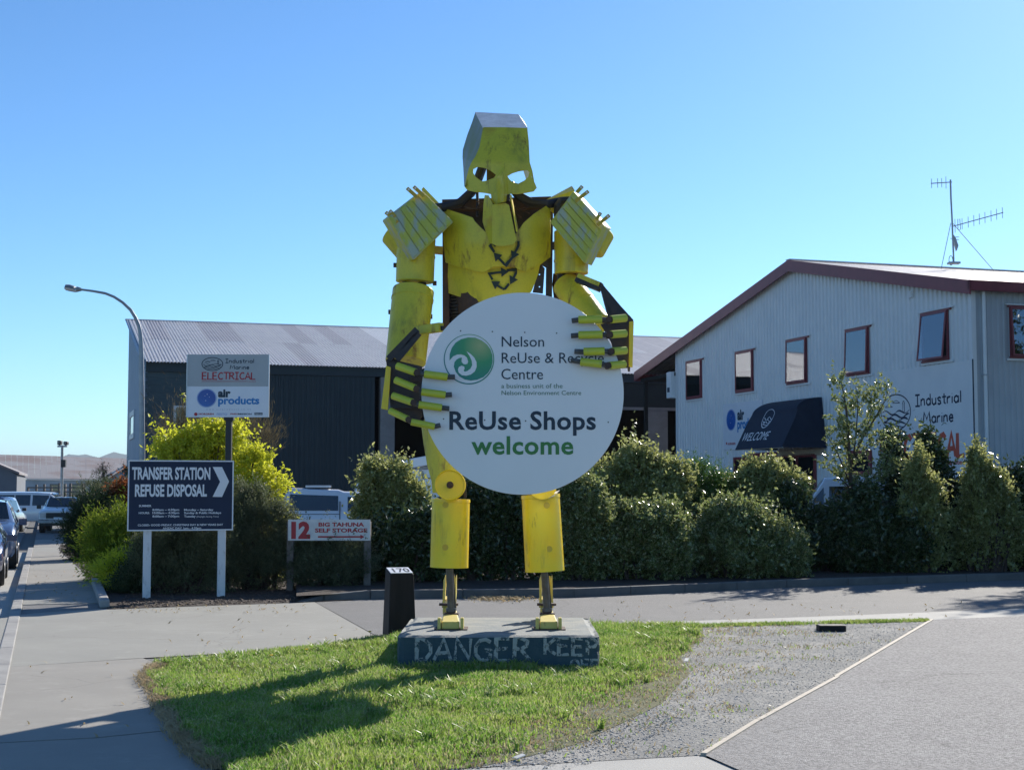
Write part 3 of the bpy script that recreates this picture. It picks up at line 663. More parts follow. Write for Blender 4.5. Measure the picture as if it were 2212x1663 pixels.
# bull-nosed canvas awning over the entrance
un = FB.px(*K6(1098, 1150))[0]; uf = un-3.5; vb_ = FB.px(*K6(1092, 1148))[1]; vt_ = FB.px(*K6(1050, 862))[1]; pj = 1.7
def aw_prof(s):    # s 0..1 from the wall over the nose to the foot; returns n, v
    if s < .5:
        t = s/.5*math.pi/2; return (pj*.62*math.sin(t), vb_+(vt_-vb_)*(.72+.28*math.cos(t)))
    t = (s-.5)/.5; return (pj*(.62+.38*t), vb_+(vt_-vb_)*.72*(1-t))
def aw_pt(u, s, off=0.):
    n_, v_ = aw_prof(s); e = 1e-3; n2, v2 = aw_prof(min(1, s+e)); d = Vector((n2-n_, v2-v_)); d = d.normalized() if d.length > 0 else Vector((0, -1)); nx = Vector((-d.y, d.x))
    # ends drawn in a little towards the top
    ins = .30*max(0., math.cos(min(1, s/.6)*math.pi/2)); uu = max(uf+ins, min(un-ins, u))
    return FB.p(uu, v_+off*nx.y, .04+n_+off*nx.x)
m = MB(); NS = 22; cols = [uf, uf+.25, uf+.9, uf+1.6, un-.25, un]
vs = [aw_pt(u, i/NS) for u in cols for i in range(NS+1)]
m.add(vs, [(a*(NS+1)+i, a*(NS+1)+i+1, (a+1)*(NS+1)+i+1, (a+1)*(NS+1)+i) for a in range(len(cols)-1) for i in range(NS)])
for u in (uf, un):
    b_ = len(m.v); m.add([FB.p(u, vb_, .04)]+[aw_pt(u, i/NS) for i in range(NS+1)], [(0, i+1, i+2) for i in range(NS)])
aw = m.build('awning', 'navy_canvas', bd, smooth=True)
m = MB(); m.fbox(FB, uf+.05, un-.05, vb_-.22, vb_-.01, .03, .10); m.bar(FB.p(uf, vb_, pj), FB.p(un, vb_, pj), .04); m.build('awning_frame', 'timber_pale', aw)
def aw_map(mb, verts, faces, u0, s0, su, ss, off=.012):
    return mb.add([aw_pt(u0+p[0]*su, s0-p[1]*ss, off) for p in verts], faces)
m = MB(); v_, f_ = glyphs('WELCOME', .0); mx = max(p[0] for p in v_); ua = FB.shift(pj*.87).px(*K6(618, 1110))[0]
ub = FB.shift(pj*.87).px(*K6(765, 1105))[0]
sc = (ub-ua)/mx; aw_map(m, [(p[0]+p[1]*.25, p[1]) for p in v_], f_, ua, .88, sc, .17, .012); m.build('awning_lettering', 'ink_white', aw)
m = MB(); uc_ = (ua+ub)/2+.35
for tt in (1.,):
    ring = [(.36*math.cos(t), .36*math.sin(t)) for t in [2*math.pi*i/40 for i in range(41)]]
    for (a, b), (c, d) in zip(ring[:-1], ring[1:]):
        w = .93; m.add([aw_pt(uc_+a*1.05, .56-b*.42, .012), aw_pt(uc_+c*1.05, .56-d*.42, .012), aw_pt(uc_+c*w*1.05, .56-d*w*.42, .012), aw_pt(uc_+a*w*1.05, .56-b*w*.42, .012)], [(0, 1, 2, 3)])
for q, (y0, amp) in enumerate(((-.05, .05), (-.13, .04), (-.2, .03), (-.27, .02))):
    xs = [(-1+2*i/14)*math.sqrt(max(0, .33**2-y0*y0)) for i in range(15)]
    for i in range(14):
        f1 = y0+amp*math.sin(xs[i]*16+q); f2 = y0+amp*math.sin(xs[i+1]*16+q); t1 = .035
        m.add([aw_pt(uc_+xs[i]*1.05, .56-f1*.42, .012), aw_pt(uc_+xs[i+1]*1.05, .56-f2*.42, .012), aw_pt(uc_+xs[i+1]*1.05, .56-(f2+t1*abs(math.sin(i*.7)))*.42, .012), aw_pt(uc_+xs[i]*1.05, .56-(f1+t1*abs(math.sin(i*.7-.7)))*.42, .012)], [(0, 1, 2, 3)])
m.build('awning_emblem', 'ink_white', aw)

# ------------------------------------------------------------------ sheds beyond the end of the street
YS = 130.
sh = empty('long_shed', tuple(at(120, 1055, YS)), 'long low shed with a rust-stained grey roof beyond the vans', 'shed'); sh.location.z = 0
a0, a1 = at(-90, 1032, YS), at(330, 1036, YS+6); b0, b1 = at(-90, 979, YS+12), at(330, 992, YS+18)
ns = 34; rgs = random.Random(2)
for i in range(ns):
    m = MB(); p = a0.lerp(a1, i/ns); q = a0.lerp(a1, (i+1)/ns-.0006); r = b0.lerp(b1, (i+1)/ns-.0006); s_ = b0.lerp(b1, i/ns); d = Vector((0, 0, rgs.uniform(0, .03)))
    m.poly([p+d, q+d, r+d, s_+d], [x+d-Vector((0, 0, .05)) for x in (p, q, r, s_)]); m.build('roof_sheet', 'roof_rusty', sh)
m = MB(); m.poly([a0+Vector((0, .4, -.1)), a1+Vector((0, .4, -.1)), Vector((a1.x, a1.y+.4, 0)), Vector((a0.x, a0.y+.4, 0))], [a0+Vector((0, .6, -.1)), a1+Vector((0, .6, -.1)), Vector((a1.x, a1.y+.6, 0)), Vector((a0.x, a0.y+.6, 0))]); m.build('wall', 'pale_wall', sh)
for x0, x1, mt in ((215, 245, 'white_paint'), (250, 258, 'grey_wall')):
    m = MB(); z = [at(k('4', 215+x, 0)[0], 1040, YS+1) for x in (0, 80)]; break
for x in (470, 640):
    p = at(*k('4', x, 520), YS-.3); m = MB(); m.box(p.x-.7, p.x+.7, p.y+1.3, p.y+1.55, .6, 2.3); w = m.build('window', 'timber_grey', sh)
    m = MB(); m.box(p.x-.6, p.x+.6, p.y+1.25, p.y+1.29, .7, 2.2); m.build('pane', 'dark_glass', w)
gs = empty('grey_gable_shed', tuple(at(20, 1055, 100)), 'plain grey gable-ended shed left of the long rusty roof', 'shed'); gs.location.z = 0
pr = [at(-60, 985, 100), at(*k('4', 0, 343), 100), at(*k('4', 150, 430), 100)]; pr = [pr[0], pr[1], pr[2], Vector((pr[2].x, 100, 0)), Vector((pr[0].x, 100, 0))]
m = MB(); m.poly(pr, [p+Vector((-4, 14, 0)) for p in pr]); m.build('wall', 'grey_wall', gs)
m = MB(); a, b = pr[0]+Vector((0, -.3, .1)), pr[2]+Vector((.25, -.3, .02)); m.poly([a, b, b+Vector((-4, 14, 0)), a+Vector((-4, 14, 0))], [p+Vector((0, 0, .15)) for p in (a, b, b+Vector((-4, 14, 0)), a+Vector((-4, 14, 0)))]); m.build('roof', 'roof_rusty', gs)
gs2 = empty('blue_grey_shed', tuple(at(265, 1055, 92)), 'small blue-grey shed just left of the dark warehouse', 'shed'); gs2.location.z = 0
pr = [at(*k('4', 995, 452), 92), at(*k('4', 1112, 375), 92), at(*k('4', 1230, 452), 92)]; pr += [Vector((pr[2].x, 92, 0)), Vector((pr[0].x, 92, 0))]
m = MB(); m.poly(pr, [p+Vector((-3, 10, 0)) for p in pr]); m.build('wall', 'side_cladding', gs2)
m = MB(); m.poly([pr[0]+Vector((-.3, -.2, .02)), pr[1]+Vector((0, -.2, .12)), pr[1]+Vector((-3, 10, .12)), pr[0]+Vector((-3.3, 10, .02))], [q+Vector((0, 0, .1)) for q in (pr[0]+Vector((-.3, -.2, .02)), pr[1]+Vector((0, -.2, .12)), pr[1]+Vector((-3, 10, .12)), pr[0]+Vector((-3.3, 10, .02)))])
m.build('roof', 'roof_iron_dull', gs2)
# post and rail frame in front of the long shed
fn = empty('timber_fence', tuple(at(110, 1055, 95)), 'brown post and rail fence in front of the long shed', 'fence'); fn.location.z = 0
for x in (60, 78, 95, 110, 127, 152, 178):
    p = at(x, 1054, 95); m = MB(); m.box(p.x-.06, p.x+.06, 95, 95.12, 0, 2.05+.2*math.sin(x)); m.build('post', 'timber_grey', fn)
for y in (1053, 1062):
    a, b = at(60, y, 94.95), at(180, y, 94.95); m = MB(); m.bar(a, b, .06, .09); m.build('rail', 'timber_grey', fn)
# ------------------------------------------------------------------ concrete plinth
pf = G(1077, 1447); PH = at(1077, 1373, pf.y).z
xl = at(857, 1410, pf.y).x; xr = at(1296, 1410, pf.y).x; yb_ = G(1077, 1332, PH).y
bm = bmesh.new(); bmesh.ops.create_cube(bm, size=1)
for v in bm.verts: v.co = Vector(((xl+xr)/2+v.co.x*(xr-xl), (pf.y+yb_)/2+v.co.y*(yb_-pf.y), PH/2-.03+v.co.z*(PH+.06)))
bmesh.ops.subdivide_edges(bm, edges=bm.edges[:], cuts=26, use_grid_fill=True)
rp = random.Random(4)
from mathutils import noise as mn
for v in bm.verts:
    ex = min(v.co.x-xl, xr-v.co.x); ey = min(v.co.y-pf.y, yb_-v.co.y); ez = PH-v.co.z
    near = sum(1 for e in (ex, ey, ez) if e < .002)
    if near >= 2:
        q = .02+.045*max(0, mn.noise(v.co*3.1))+.03*max(0, mn.noise(v.co*9))
        if ex < .002: v.co.x += q*(1 if v.co.x-xl < .01 else -1)
        if ey < .002: v.co.y += q*(1 if v.co.y-pf.y < .01 else -1)
        if ez < .002: v.co.z -= q*.8
    else: v.co += Vector((mn.noise(v.co*4), mn.noise(v.co*4+Vector((9, 0, 0))), 0))*.006
me = bpy.data.meshes.new('concrete_plinth'); bm.normal_update()
for f in bm.faces: f.material_index = 1 if f.normal.z > .6 else 0
bm.to_mesh(me); bm.free(); me.materials.append(MAT['plinth_paint']); me.materials.append(MAT['plinth_top'])
pl = link('concrete_plinth', me); tag(pl, 'chipped dark teal concrete block lettered DANGER KEEP OFF under the yellow giant', 'plinth')
FP = Fr((0, pf.y, 0), (1, 0, 0), (0, -1, 0))
random.seed(11)
m = MB(); strokes(m, FP, 'DANGER', *k('3', 325, 1518), k('3', 1175, 1518)[0], k('3', 0, 1362)[1], w=.085, n=.012, jit=.03, slant=.03)
m.build('danger_lettering', 'danger_paint', pl)
m = MB(); strokes(m, FP, 'KEEP', *k('3', 1262, 1475), k('3', 1665, 1475)[0], k('3', 0, 1358)[1], w=.10, n=.012, jit=.04)
strokes(m, FP, 'OFF', *k('3', 1455, 1590), k('3', 1672, 1590)[0], k('3', 0, 1512)[1], w=.12, n=.012, jit=.04); m.build('keep_off_lettering', 'danger_paint', pl)

# ------------------------------------------------------------------ the yellow giant
YT, YL, YD = 16.75, 17.0, 16.05         # chest, legs, sign disc
P1 = lambda x, y, Y: at(*k('1', x, y), Y)
P2 = lambda x, y, Y: at(*k('2', x, y), Y)
P3 = lambda x, y, Y: at(*k('3', x, y), Y)
gi = empty('robot_statue', (at(1077, 1340, YL).x, YL, PH), 'towering yellow scrap-metal robot giant holding a round white sign on a block', 'statue')
# head: forehead and face cut from one sheet, eyes cut through
face = ks('1', (930, 236), (1100, 236), (1288, 243), (1300, 350), (1308, 520), (1330, 592), (1322, 640), (1350, 690), (1365, 728), (1340, 756), (1270, 770), (1200, 778), (1150, 776), (1120, 782),
          (1118, 838), (1022, 862), (1000, 838), (992, 778), (940, 768), (860, 760), (800, 745), (779, 718), (795, 640), (812, 575), (835, 520), (868, 470), (898, 400), (915, 310))
eyeL = ks('1', (850, 575), (885, 557), (940, 565), (990, 588), (1034, 622), (1020, 645), (965, 668), (918, 676), (870, 640), (848, 606))
eyeR = ks('1', (1127, 632), (1165, 610), (1215, 594), (1285, 583), (1306, 600), (1295, 640), (1265, 668), (1215, 694), (1165, 680), (1140, 655))
xc = k('1', 1085, 0)[0]
def fdep(x, y):
    cy = (y-212.4)/.2661; dx = (x-xc)/70.
    d = .10*dx*dx+.02
    t = max(0., 1-abs(x-xc)/9.) * max(0, min(1, (cy-560)/160))
    return d-.20*t + .20*max(0, (520-cy)/300)-.05
HY = 16.6
m = MB(); plate(m, face, HY, .014, fdep, [eyeL, eyeR], grid=6.5)
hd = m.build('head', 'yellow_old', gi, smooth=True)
def hp(x, y, d=0.): X = k('1', x, y); return at(X[0], X[1], HY+fdep(*X)+d)
m = MB(); lf = [(930, 236), (915, 310), (898, 400), (868, 470), (835, 520), (812, 575), (795, 640), (779, 718)]
lb = [(866, 116), (838, 200), (800, 300), (764, 420), (762, 480), (768, 560), (772, 640), (777, 716)]; ld = [.75, .78, .8, .82, .8, .7, .5, .06]
a = [hp(*p, .002) for p in lf]; b = [P1(*p, HY+d) for p, d in zip(lb, ld)]
th = Vector((.014, .0, 0)); n = len(a)
for i in range(n-1): m.hexa([a[i], a[i+1], a[i+1]+th, a[i]+th, b[i], b[i+1], b[i+1]+th, b[i]+th])
m.build('head_side', 'head_grey', gi, smooth=True)
m = MB(); rf = [(1288, 243), (1300, 350), (1308, 520), (1330, 592), (1345, 680)]; a = [hp(*p, .004) for p in rf]; b = [p+Vector((-.06, .6, .05)) for p in a]
for i in range(len(a)-1): m.hexa([a[i], a[i+1], a[i+1]-th, a[i]-th, b[i], b[i+1], b[i+1]-th, b[i]-th])
m.build('head_side', 'yellow_old', gi, smooth=True)
m = MB(); q = [hp(928, 234, -.005), hp(1290, 241, -.005), P1(1262, 190, HY+.55), P1(1217, 131, HY+.72), P1(864, 113, HY+.76)]
m.poly(q, [p-Vector((0, 0, .02)) for p in q]); m.build('head_top', 'silver_paint', gi)
# nose ridge plate
m = MB(); plate(m, ks('1', (1045, 640), (1090, 590), (1118, 650), (1122, 782), (1118, 838), (1022, 862), (1002, 838), (1000, 775), (1040, 760)), HY-.03, .012, lambda x, y: fdep(x, y)-.02-.02*(1-abs(x-xc)/12), grid=5); m.build('nose', 'yellow_old', gi, smooth=True)
m = MB(); plate(m, ks('1', (958, 560), (1040, 560), (1040, 700), (958, 700)), HY+.4, .02); m.build('inner_plate', 'black_iron', gi)
# neck hoses and cables
m = MB(); m.tube([P1(*p) for p in ((925, 560, 17.35), (880, 680, 17.3), (830, 770, 17.2), (740, 850, 17.05), (600, 885, 17.0), (480, 900, 17.1))], .055, 10); m.build('neck_hose', 'cable', gi, smooth=True)
m = MB(); m.tube([P1(*p) for p in ((1150, 700, 17.2), (1220, 795, 17.15), (1320, 850, 17.05), (1450, 860, 17.), (1560, 840, 17.1))], .055, 10); m.build('neck_hose', 'cable', gi, smooth=True)
m = MB(); m.tube([P1(*p) for p in ((880, 690, 17.1), (884, 860, 17.1), (884, 960, 17.05))], .018, 7); m.build('neck_cable', 'cable', gi)
m = MB(); m.tube([P1(*p) for p in ((1135, 760, 17.1), (1130, 830, 17.1), (1150, 900, 17.1))], .022, 7); m.build('neck_cable', 'cable', gi)
m = MB(); m.cyl(P1(1060, 700, 17.25), P1(1060, 980, 17.25), .09, n=14); m.build('neck_post', 'black_iron', gi, smooth=True)
m = MB(); rw = random.Random(9)
for i in range(7):
    x = rw.uniform(640, 1000); y = rw.uniform(850, 930); pts = []
    for j in range(9): pts.append(P1(x+j*40+rw.uniform(-25, 25), y+rw.uniform(-22, 22)+j*4, 17.0+rw.uniform(-.1, .1)))
    m.tube(pts, .007, 5)
o = m.build('tangled_wire', 'rusty_iron', gi); o['kind'] = 'stuff'
m = MB(); m.cyl(P1(985, 850, HY-.02), P1(1150, 845, HY-.02), .022, n=10); m.build('chin_pin', 'rusty_iron', gi)
# chest: two curved plates, bent back towards the sides
tcx = k('1', 1050, 0)[0]
def cdep(x, y): d = abs(x-tcx)/118.; return .42*d**2.4 + .10*max(0, (y-(212.4+.2661*1180))/60.)
belly = ks('1', (645, 1340), (800, 1345), (1000, 1345), (1200, 1345), (1395, 1335), (1375, 1430), (1350, 1500), (1320, 1572), (1200, 1640), (1060, 1690), (860, 1652), (760, 1618), (648, 1582), (642, 1450))
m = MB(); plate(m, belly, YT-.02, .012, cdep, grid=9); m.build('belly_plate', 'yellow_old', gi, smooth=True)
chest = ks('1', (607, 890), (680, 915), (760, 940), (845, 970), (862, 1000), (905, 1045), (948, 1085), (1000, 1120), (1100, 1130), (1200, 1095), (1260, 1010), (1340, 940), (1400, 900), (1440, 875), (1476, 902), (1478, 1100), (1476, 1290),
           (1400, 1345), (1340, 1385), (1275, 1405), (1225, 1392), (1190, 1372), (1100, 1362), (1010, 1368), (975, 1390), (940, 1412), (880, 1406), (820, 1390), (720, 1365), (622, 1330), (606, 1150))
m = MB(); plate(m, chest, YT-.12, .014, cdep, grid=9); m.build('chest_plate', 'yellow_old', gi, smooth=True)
# the collar wedge hanging below the chin
m = MB(); plate(m, ks('1', (942, 785), (975, 790), (1005, 850), (1010, 900), (1002, 1180), (985, 1178), (950, 1085), (925, 1000), (932, 860)), YT-.30, .012, lambda x, y: max(0, (k('1', 1005, 0)[0]-x)/20)*.22, grid=6); m.build('collar_wing', 'yellow_old', gi)
m = MB(); plate(m, ks('1', (1008, 862), (1110, 850), (1140, 868), (1160, 960), (1200, 1150), (1175, 1185), (1100, 1200), (1040, 1198), (1002, 1180), (1004, 1000)), YT-.32, .016, lambda x, y: (x-k('1', 1000, 0)[0])*.0012, grid=8); m.build('collar_plate', 'yellow_old', gi)
m = MB(); m.hexa([P1(1160, 800, YT-.28), P1(1172, 800, YT-.20), P1(1172, 800, YT+.1), P1(1160, 800, YT+.1), P1(1142, 796, YT-.28), P1(1150, 792, YT-.25), P1(1155, 792, YT+.1), P1(1142, 796, YT+.1)])
m.v = []; m.f = []; m.mi = []
p = [P1(1145, 785, YT-.27), P1(1152, 783, YT+.0), P1(1208, 1070, YT-.02), P1(1198, 1085, YT-.29)]; m.poly(p, [q+Vector((.012, 0, 0)) for q in p]); m.build('collar_wing', 'yellow_bright', gi)
# recycling arrows stencilled on the chest
def arrow(mb, pts, Yoff, w=.028, head=True):
    P = [P1(x, y, 0) if False else at(*k('1', x, y), YT+Yoff+cdep(*k('1', x, y))) for x, y in pts]
    mb.tube(P, w*.5, 6, squash=(Vector((0, -1, 0)), .15))
    if head:
        a = (P[-1]-P[-2]).normalized(); sd_ = a.cross(Vector((0, 1, 0))).normalized(); e = P[-1]
        tri = [e+a*.09, e+sd_*.055, e-sd_*.055]; mb.poly(tri, [t+Vector((0, .004, 0)) for t in tri])
m = MB()
arrow(m, [(1020, 1250), (985, 1195), (1003, 1180)], -.150); arrow(m, [(1215, 1160), (1217, 1195), (1190, 1250)], -.150); arrow(m, [(1100, 1345), (1058, 1300)], -.150)
arrow(m, [(1165, 1295), (1110, 1360), (1098, 1345)], -.150, head=False)
m.build('recycling_mark', 'paint_green_black', gi)
m = MB()
arrow(m, [(1005, 1472), (978, 1425), (1040, 1415), (1075, 1412)], -.05); arrow(m, [(1120, 1396), (1200, 1390), (1196, 1420), (1178, 1455)], -.05); arrow(m, [(1085, 1545), (1048, 1520)], -.05); arrow(m, [(1140, 1505), (1110, 1545), (1085, 1550)], -.05, head=False)
m.build('recycling_mark', 'paint_green_black', gi)
# torso frame
def channel(mb, x0, y0, x1, y1, w, Y, dp=.3): mb.hexa([at(x0-w/2, y0, Y), at(x0+w/2, y0, Y), at(x0+w/2, y0, Y+dp), at(x0-w/2, y0, Y+dp), at(x1-w/2, y1, Y), at(x1+w/2, y1, Y), at(x1+w/2, y1, Y+dp), at(x1-w/2, y1, Y+dp)])
m = MB(); channel(m, 964.5, 1000, 963, 452, 15, YL+.25, .25); m.build('torso_post', 'rusty_iron', gi, bevel=.01)
m = MB(); channel(m, 1181, 1000, 1188, 455, 14, YL+.25, .25); m.build('torso_post', 'black_iron', gi, bevel=.01)
m = MB(); plate(m, ks('1', (1390, 1340), (1455, 1310), (1458, 1385), (1405, 1355), (1430, 1380), (1425, 1450), (1415, 1585), (1330, 1575)), YL+.1, .02, holes=[ks('1', (1382, 1425), (1392, 1425), (1392, 1435), (1382, 1435)), ks('1', (1382, 1525), (1392, 1525), (1392, 1535), (1382, 1535))]); m.build('side_bracket', 'black_iron', gi)
m = MB(); a, b = P1(600, 875, YL+.35), P1(1480, 850, YL+.35); m.bar(a, b, .18, .12); m.build('shoulder_beam', 'rusty_iron', gi)
m = MB(); plate(m, ks('1', (610, 835), (1470, 835), (1450, 1100), (1300, 1250), (800, 1250), (640, 1100)), YL+.62, .01); m.build('back_plate', 'black_iron', gi)
m = MB()
for i in range(16): c_ = at(k('1', 760, 0)[0], 632+i*7, YL+.42); m.cyl(c_+Vector((0, 0, .0)), c_+Vector((0, 0, .028)), .19, n=20)
m.build('ribbed_waist', 'black_iron', gi, smooth=True)
m = MB(); m.cyl(at(k('1', 900, 0)[0], 625, YL+.25), at(1075, 960, YL+.25), .28, n=18); m.build('waist_tube', 'rusty_iron', gi, smooth=True)
m = MB(); m.cyl(at(985, 905, YL+.15), at(1185, 905, YL+.15), .16, n=16); m.build('hip_bar', 'rusty_iron', gi, smooth=True)
m = MB(); m.bar(P1(540, 1232, YL+.15), P1(602, 1238, YL+.15), .13, .08); m.build('arm_link', 'yellow_orange', gi)
m = MB(); m.bar(P1(1478, 1200, YL+.15), P1(1510, 1198, YL+.15), .12, .08); m.build('arm_link', 'black_iron', gi)
# arms
def drum(name, top, bot, r0, r1, mat, parent, rim=True, dn=.0, ribs=()):
    mb = MB(); mb.cyl(top, bot, r0, r1, n=36, dent=dn)
    a = (bot-top).normalized(); ln = (bot-top).length
    o = mb.build(name, mat, parent, smooth=True, bevel=.012)
    if rim:
        mm = MB()
        for t in ribs:
            c = top+a*ln*t; rr = r0+(r1-r0)*t; mm.cyl(c-a*.012, c+a*.012, rr+.006, n=36)
        if ribs: mm.build('weld_ring', mat, o, smooth=True)
    return o
YA = YL+.1
def pxr(p, Y): return p/ppm(Y)
drum('upper_arm', at(900, 500, YA), at(896, 610, YA), pxr(42, YA), pxr(41.5, YA), 'yellow_old', gi, ribs=(.5,))
drum('forearm', at(893, 627, YA-.1), at(876, 783, YA-.35), pxr(45, YA), pxr(43, YA), 'yellow_old', gi, ribs=(.13,))
drum('upper_arm', at(1234, 500, YA), at(1234, 592, YA), pxr(37.5, YA), pxr(37, YA), 'yellow_old', gi, ribs=(.7,))
drum('forearm', at(1222, 613, YA+.05), at(1290, 706, YA-.35), pxr(31, YA), pxr(33, YA), 'yellow_old', gi, ribs=(.5,))
m = MB()
for x in (878, 912): m.cyl(at(x, 600, YA), at(x, 635, YA), .05, n=10)
m.build('elbow_pin', 'black_iron', gi)
m = MB()
for x in (1213, 1236): m.cyl(at(x, 585, YA), at(x, 618, YA), .05, n=10)
m.build('elbow_pin', 'black_iron', gi)
m = MB(); m.tube([at(1203, 592, YA+.3), at(1201, 615, YA+.3), at(1204, 640, YA+.3), at(1212, 660, YA+.3)], .045, 8); m.build('elbow_hose', 'rusty_iron', gi, smooth=True)
m = MB()
for x, y in ((853, 573), (842, 674), (929, 684), (938, 612)): m.cyl(at(x-3, y, YA), at(x+5, y, YA), .028, n=8)
m.build('bolt', 'rusty_iron', gi)
# shoulder pads: ribbed half-drums turned outward
def pad(A, B_, Cc, D_, dep, tabs, mir):
    a, b, c, d = [P1(*p, YA-.42) for p in (A, B_, Cc, D_)]
    nrm = (b-a).cross(d-a).normalized();
    if nrm.y > 0: nrm = -nrm
    a = a+Vector((0, .10, 0)); 
    # front face of seven slats, each its own fold
    m = MB(); m.poly([a, b, c, d], [q+Vector((mir*.10, dep, .02)) for q in (a, b, c, d)]); body = m.build('shoulder_pad', 'yellow_flaked', gi, bevel=.015)
    ns = 6
    for i in range(ns):
        t0 = (i+.02)/ns; t1 = (i+.96)/ns
        p0, p1 = a.lerp(d, t0), a.lerp(d, t1); q1, q0 = b.lerp(c, t1), b.lerp(c, t0)
        ax = (q0-p0).normalized(); i0 = .02; p0 = p0+ax*i0; p1 = p1+ax*i0; q0 = q0-ax*i0; q1 = q1-ax*i0
        mm = MB(); mm.hexa([p0+nrm*.0, p1+nrm*.0, q1+nrm*.0, q0+nrm*.0, p0+nrm*.006, p1+nrm*.016, q1+nrm*.016, q0+nrm*.006]); mm.build('slat', 'yellow_flaked', body, bevel=.006)
    for (x0, y0, x1, y1) in tabs:
        mm = MB(); f0 = P1(x0, y0, YA-.36); f1 = P1(x1, y1, YA-.42); mm.bar(f0, f1, .042, .014, up=(0, 1, 0)); t = (f1-f0).normalized()
        o = mm.build('tab', 'yellow_orange', body, bevel=.004)
        mm = MB(); mm.cyl(f0+t*.03+Vector((0, -.012, 0)), f0+t*.03+Vector((0, .012, 0)), .012, n=8); mm.build('hole', 'ink_white', body)
    return body
pad((430, 738), (690, 1005), (368, 1312), (158, 965), .34, [(312, 730, 395, 805), (366, 718, 450, 795), (138, 925, 235, 1010), (172, 912, 215, 960)], -1)
pad((1920, 1020), (1662, 752), (1470, 1008), (1752, 1342), .34, [(1735, 715, 1690, 765), (1785, 755, 1680, 835), (1882, 930, 1850, 985), (1955, 950, 1858, 1030)], 1)
m = MB(); m.cyl(P1(250, 1040, YA+.15), P1(390, 1200, YA+.12), .27, n=28); m.build('shoulder_drum', 'yellow_old', gi, smooth=True, bevel=.02)
m = MB(); m.cyl(P1(1830, 1040, YA+.15), P1(1740, 1200, YA+.12), .27, n=28); m.build('shoulder_drum', 'yellow_old', gi, smooth=True, bevel=.02)
m = MB(); p = [P1(1420, 835, YA+.15), P1(1650, 712, YA+.1), P1(1672, 745, YA-.1), P1(1530, 960, YA-.05)]; m.poly(p, [q+Vector((.0, .03, -.01)) for q in p]); m.build('shoulder_flap', 'yellow_old', gi)
m = MB(); p = [P1(430, 740, YA+.1), P1(445, 720, YA+.1), P1(700, 985, YA+.1), P1(690, 1003, YA+.1)]; m.poly(p, [q+Vector((0, .2, 0)) for q in p]); m.build('shoulder_flap', 'yellow_old', gi)
m = MB(); m.tube([P1(1680, 830, YA-.05), P1(1560, 835, YA-.1), P1(1535, 870, YA-.1), P1(1535, 960, YA-.05)], .05, 8); m.build('shoulder_bracket', 'black_iron', gi)
# hands
def seg(mb, a, b, r, n=14):
    a = Vector(a); b = Vector(b); d = (b-a).normalized(); u = d.cross(Vector((0, -1, 0))).normalized(); w = u.cross(d).normalized(); w = -w if w.y > 0 else w; vs = []
    for p in (a, b):
        for rr in (r, r*.84):
            for i in range(n+1):
                t = math.pi*(-.12+1.24*i/n); vs.append(p+u*rr*math.cos(t)+w*rr*math.sin(t))
    k_ = n+1; fs = []
    for i in range(n): fs += [(i, i+1, 2*k_+i+1, 2*k_+i), (k_+i+1, k_+i, 3*k_+i, 3*k_+i+1), (i, k_+i, k_+i+1, i+1), (2*k_+i+1, 3*k_+i+1, 3*k_+i, 2*k_+i)]
    fs += [(0, 2*k_, 3*k_, k_), (n, k_+n, 3*k_+n, 2*k_+n)]
    mb.add(vs, fs)
def hand(fingers, crop, Yp, Yd, palm, knuckle, plate_pts, bars, thumb, gap):
    hnd = MB(); plate(hnd, ks(crop, *palm), Yp+.06, .03); hnd = hnd.build('palm', 'black_iron', gi)
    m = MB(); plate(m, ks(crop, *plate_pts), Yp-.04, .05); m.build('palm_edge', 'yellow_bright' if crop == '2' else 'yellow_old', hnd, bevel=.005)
    for (x0, y0, x1, y1, w) in bars: m = MB(); m.bar(at(*k(crop, x0, y0), Yp-.02), at(*k(crop, x1, y1), Yp-.02), w, .06, up=(0, 1, 0)); m.build('hand_bar', 'black_iron', hnd)
    for f in fingers:
        (p0, p1, d0, d1, tp), w = f[:5], f[5]
        r = pxr(w*K[crop][2]/2, Yd)
        A = [at(*k(crop, *p0), Yd+.02), at(*k(crop, *p1), Yd-.09), at(*k(crop, *d0), Yd-.10), at(*k(crop, *d1), Yd-.08), at(*k(crop, *tp), Yd-.07)]
        m = MB(); m.tube([q_+Vector((0, .012, 0)) for q_ in (A[0].lerp(A[1], .1), A[1], A[2], A[3], A[4])], .028, 8); fo = m.build('finger', 'grey_rod', gi, smooth=False)
        m = MB(); seg(m, A[0], A[1], r); m.build('finger_sleeve', 'yellow_finger', fo, smooth=True)
        m = MB(); seg(m, A[2], A[3], r*1.02); m.build('finger_sleeve', 'yellow_finger', fo, smooth=True)
        m = MB(); m.cyl(A[1].lerp(A[2], .2)-Vector((0, .03, 0)), A[1].lerp(A[2], .2)+Vector((0, .14, 0)), .035, n=10); m.build('knuckle', 'rusty_iron', fo)
    return hnd
pm('yellow_finger', (.60, .62, .05), (.52, .55, .06), scale=6, rough=.4, rust=.3, rustcol=(.20, .22, .22), rscale=10, bump=.15)
hand([((195, 702), (318, 745), (375, 757), (533, 777), (583, 776), 52), ((183, 797), (315, 852), (357, 877), (520, 898), (562, 895), 50), ((165, 903), (295, 947), (338, 963), (495, 985), (545, 990), 50), ((145, 1005), (266, 1062), (287, 1080), (447, 1112), (484, 1102), 46)],
     '2', 16.30, YD-.03, [(118, 660), (150, 640), (205, 668), (300, 690), (362, 705), (352, 800), (345, 900), (362, 1040), (345, 1065), (262, 1078), (150, 1005), (135, 850)], None,
     [(118, 700), (150, 710), (130, 1000), (84, 990)],
     [(135, 655, 330, 455, .07), (190, 660, 340, 480, .07), (150, 975, 350, 980, .035)], None, 0)
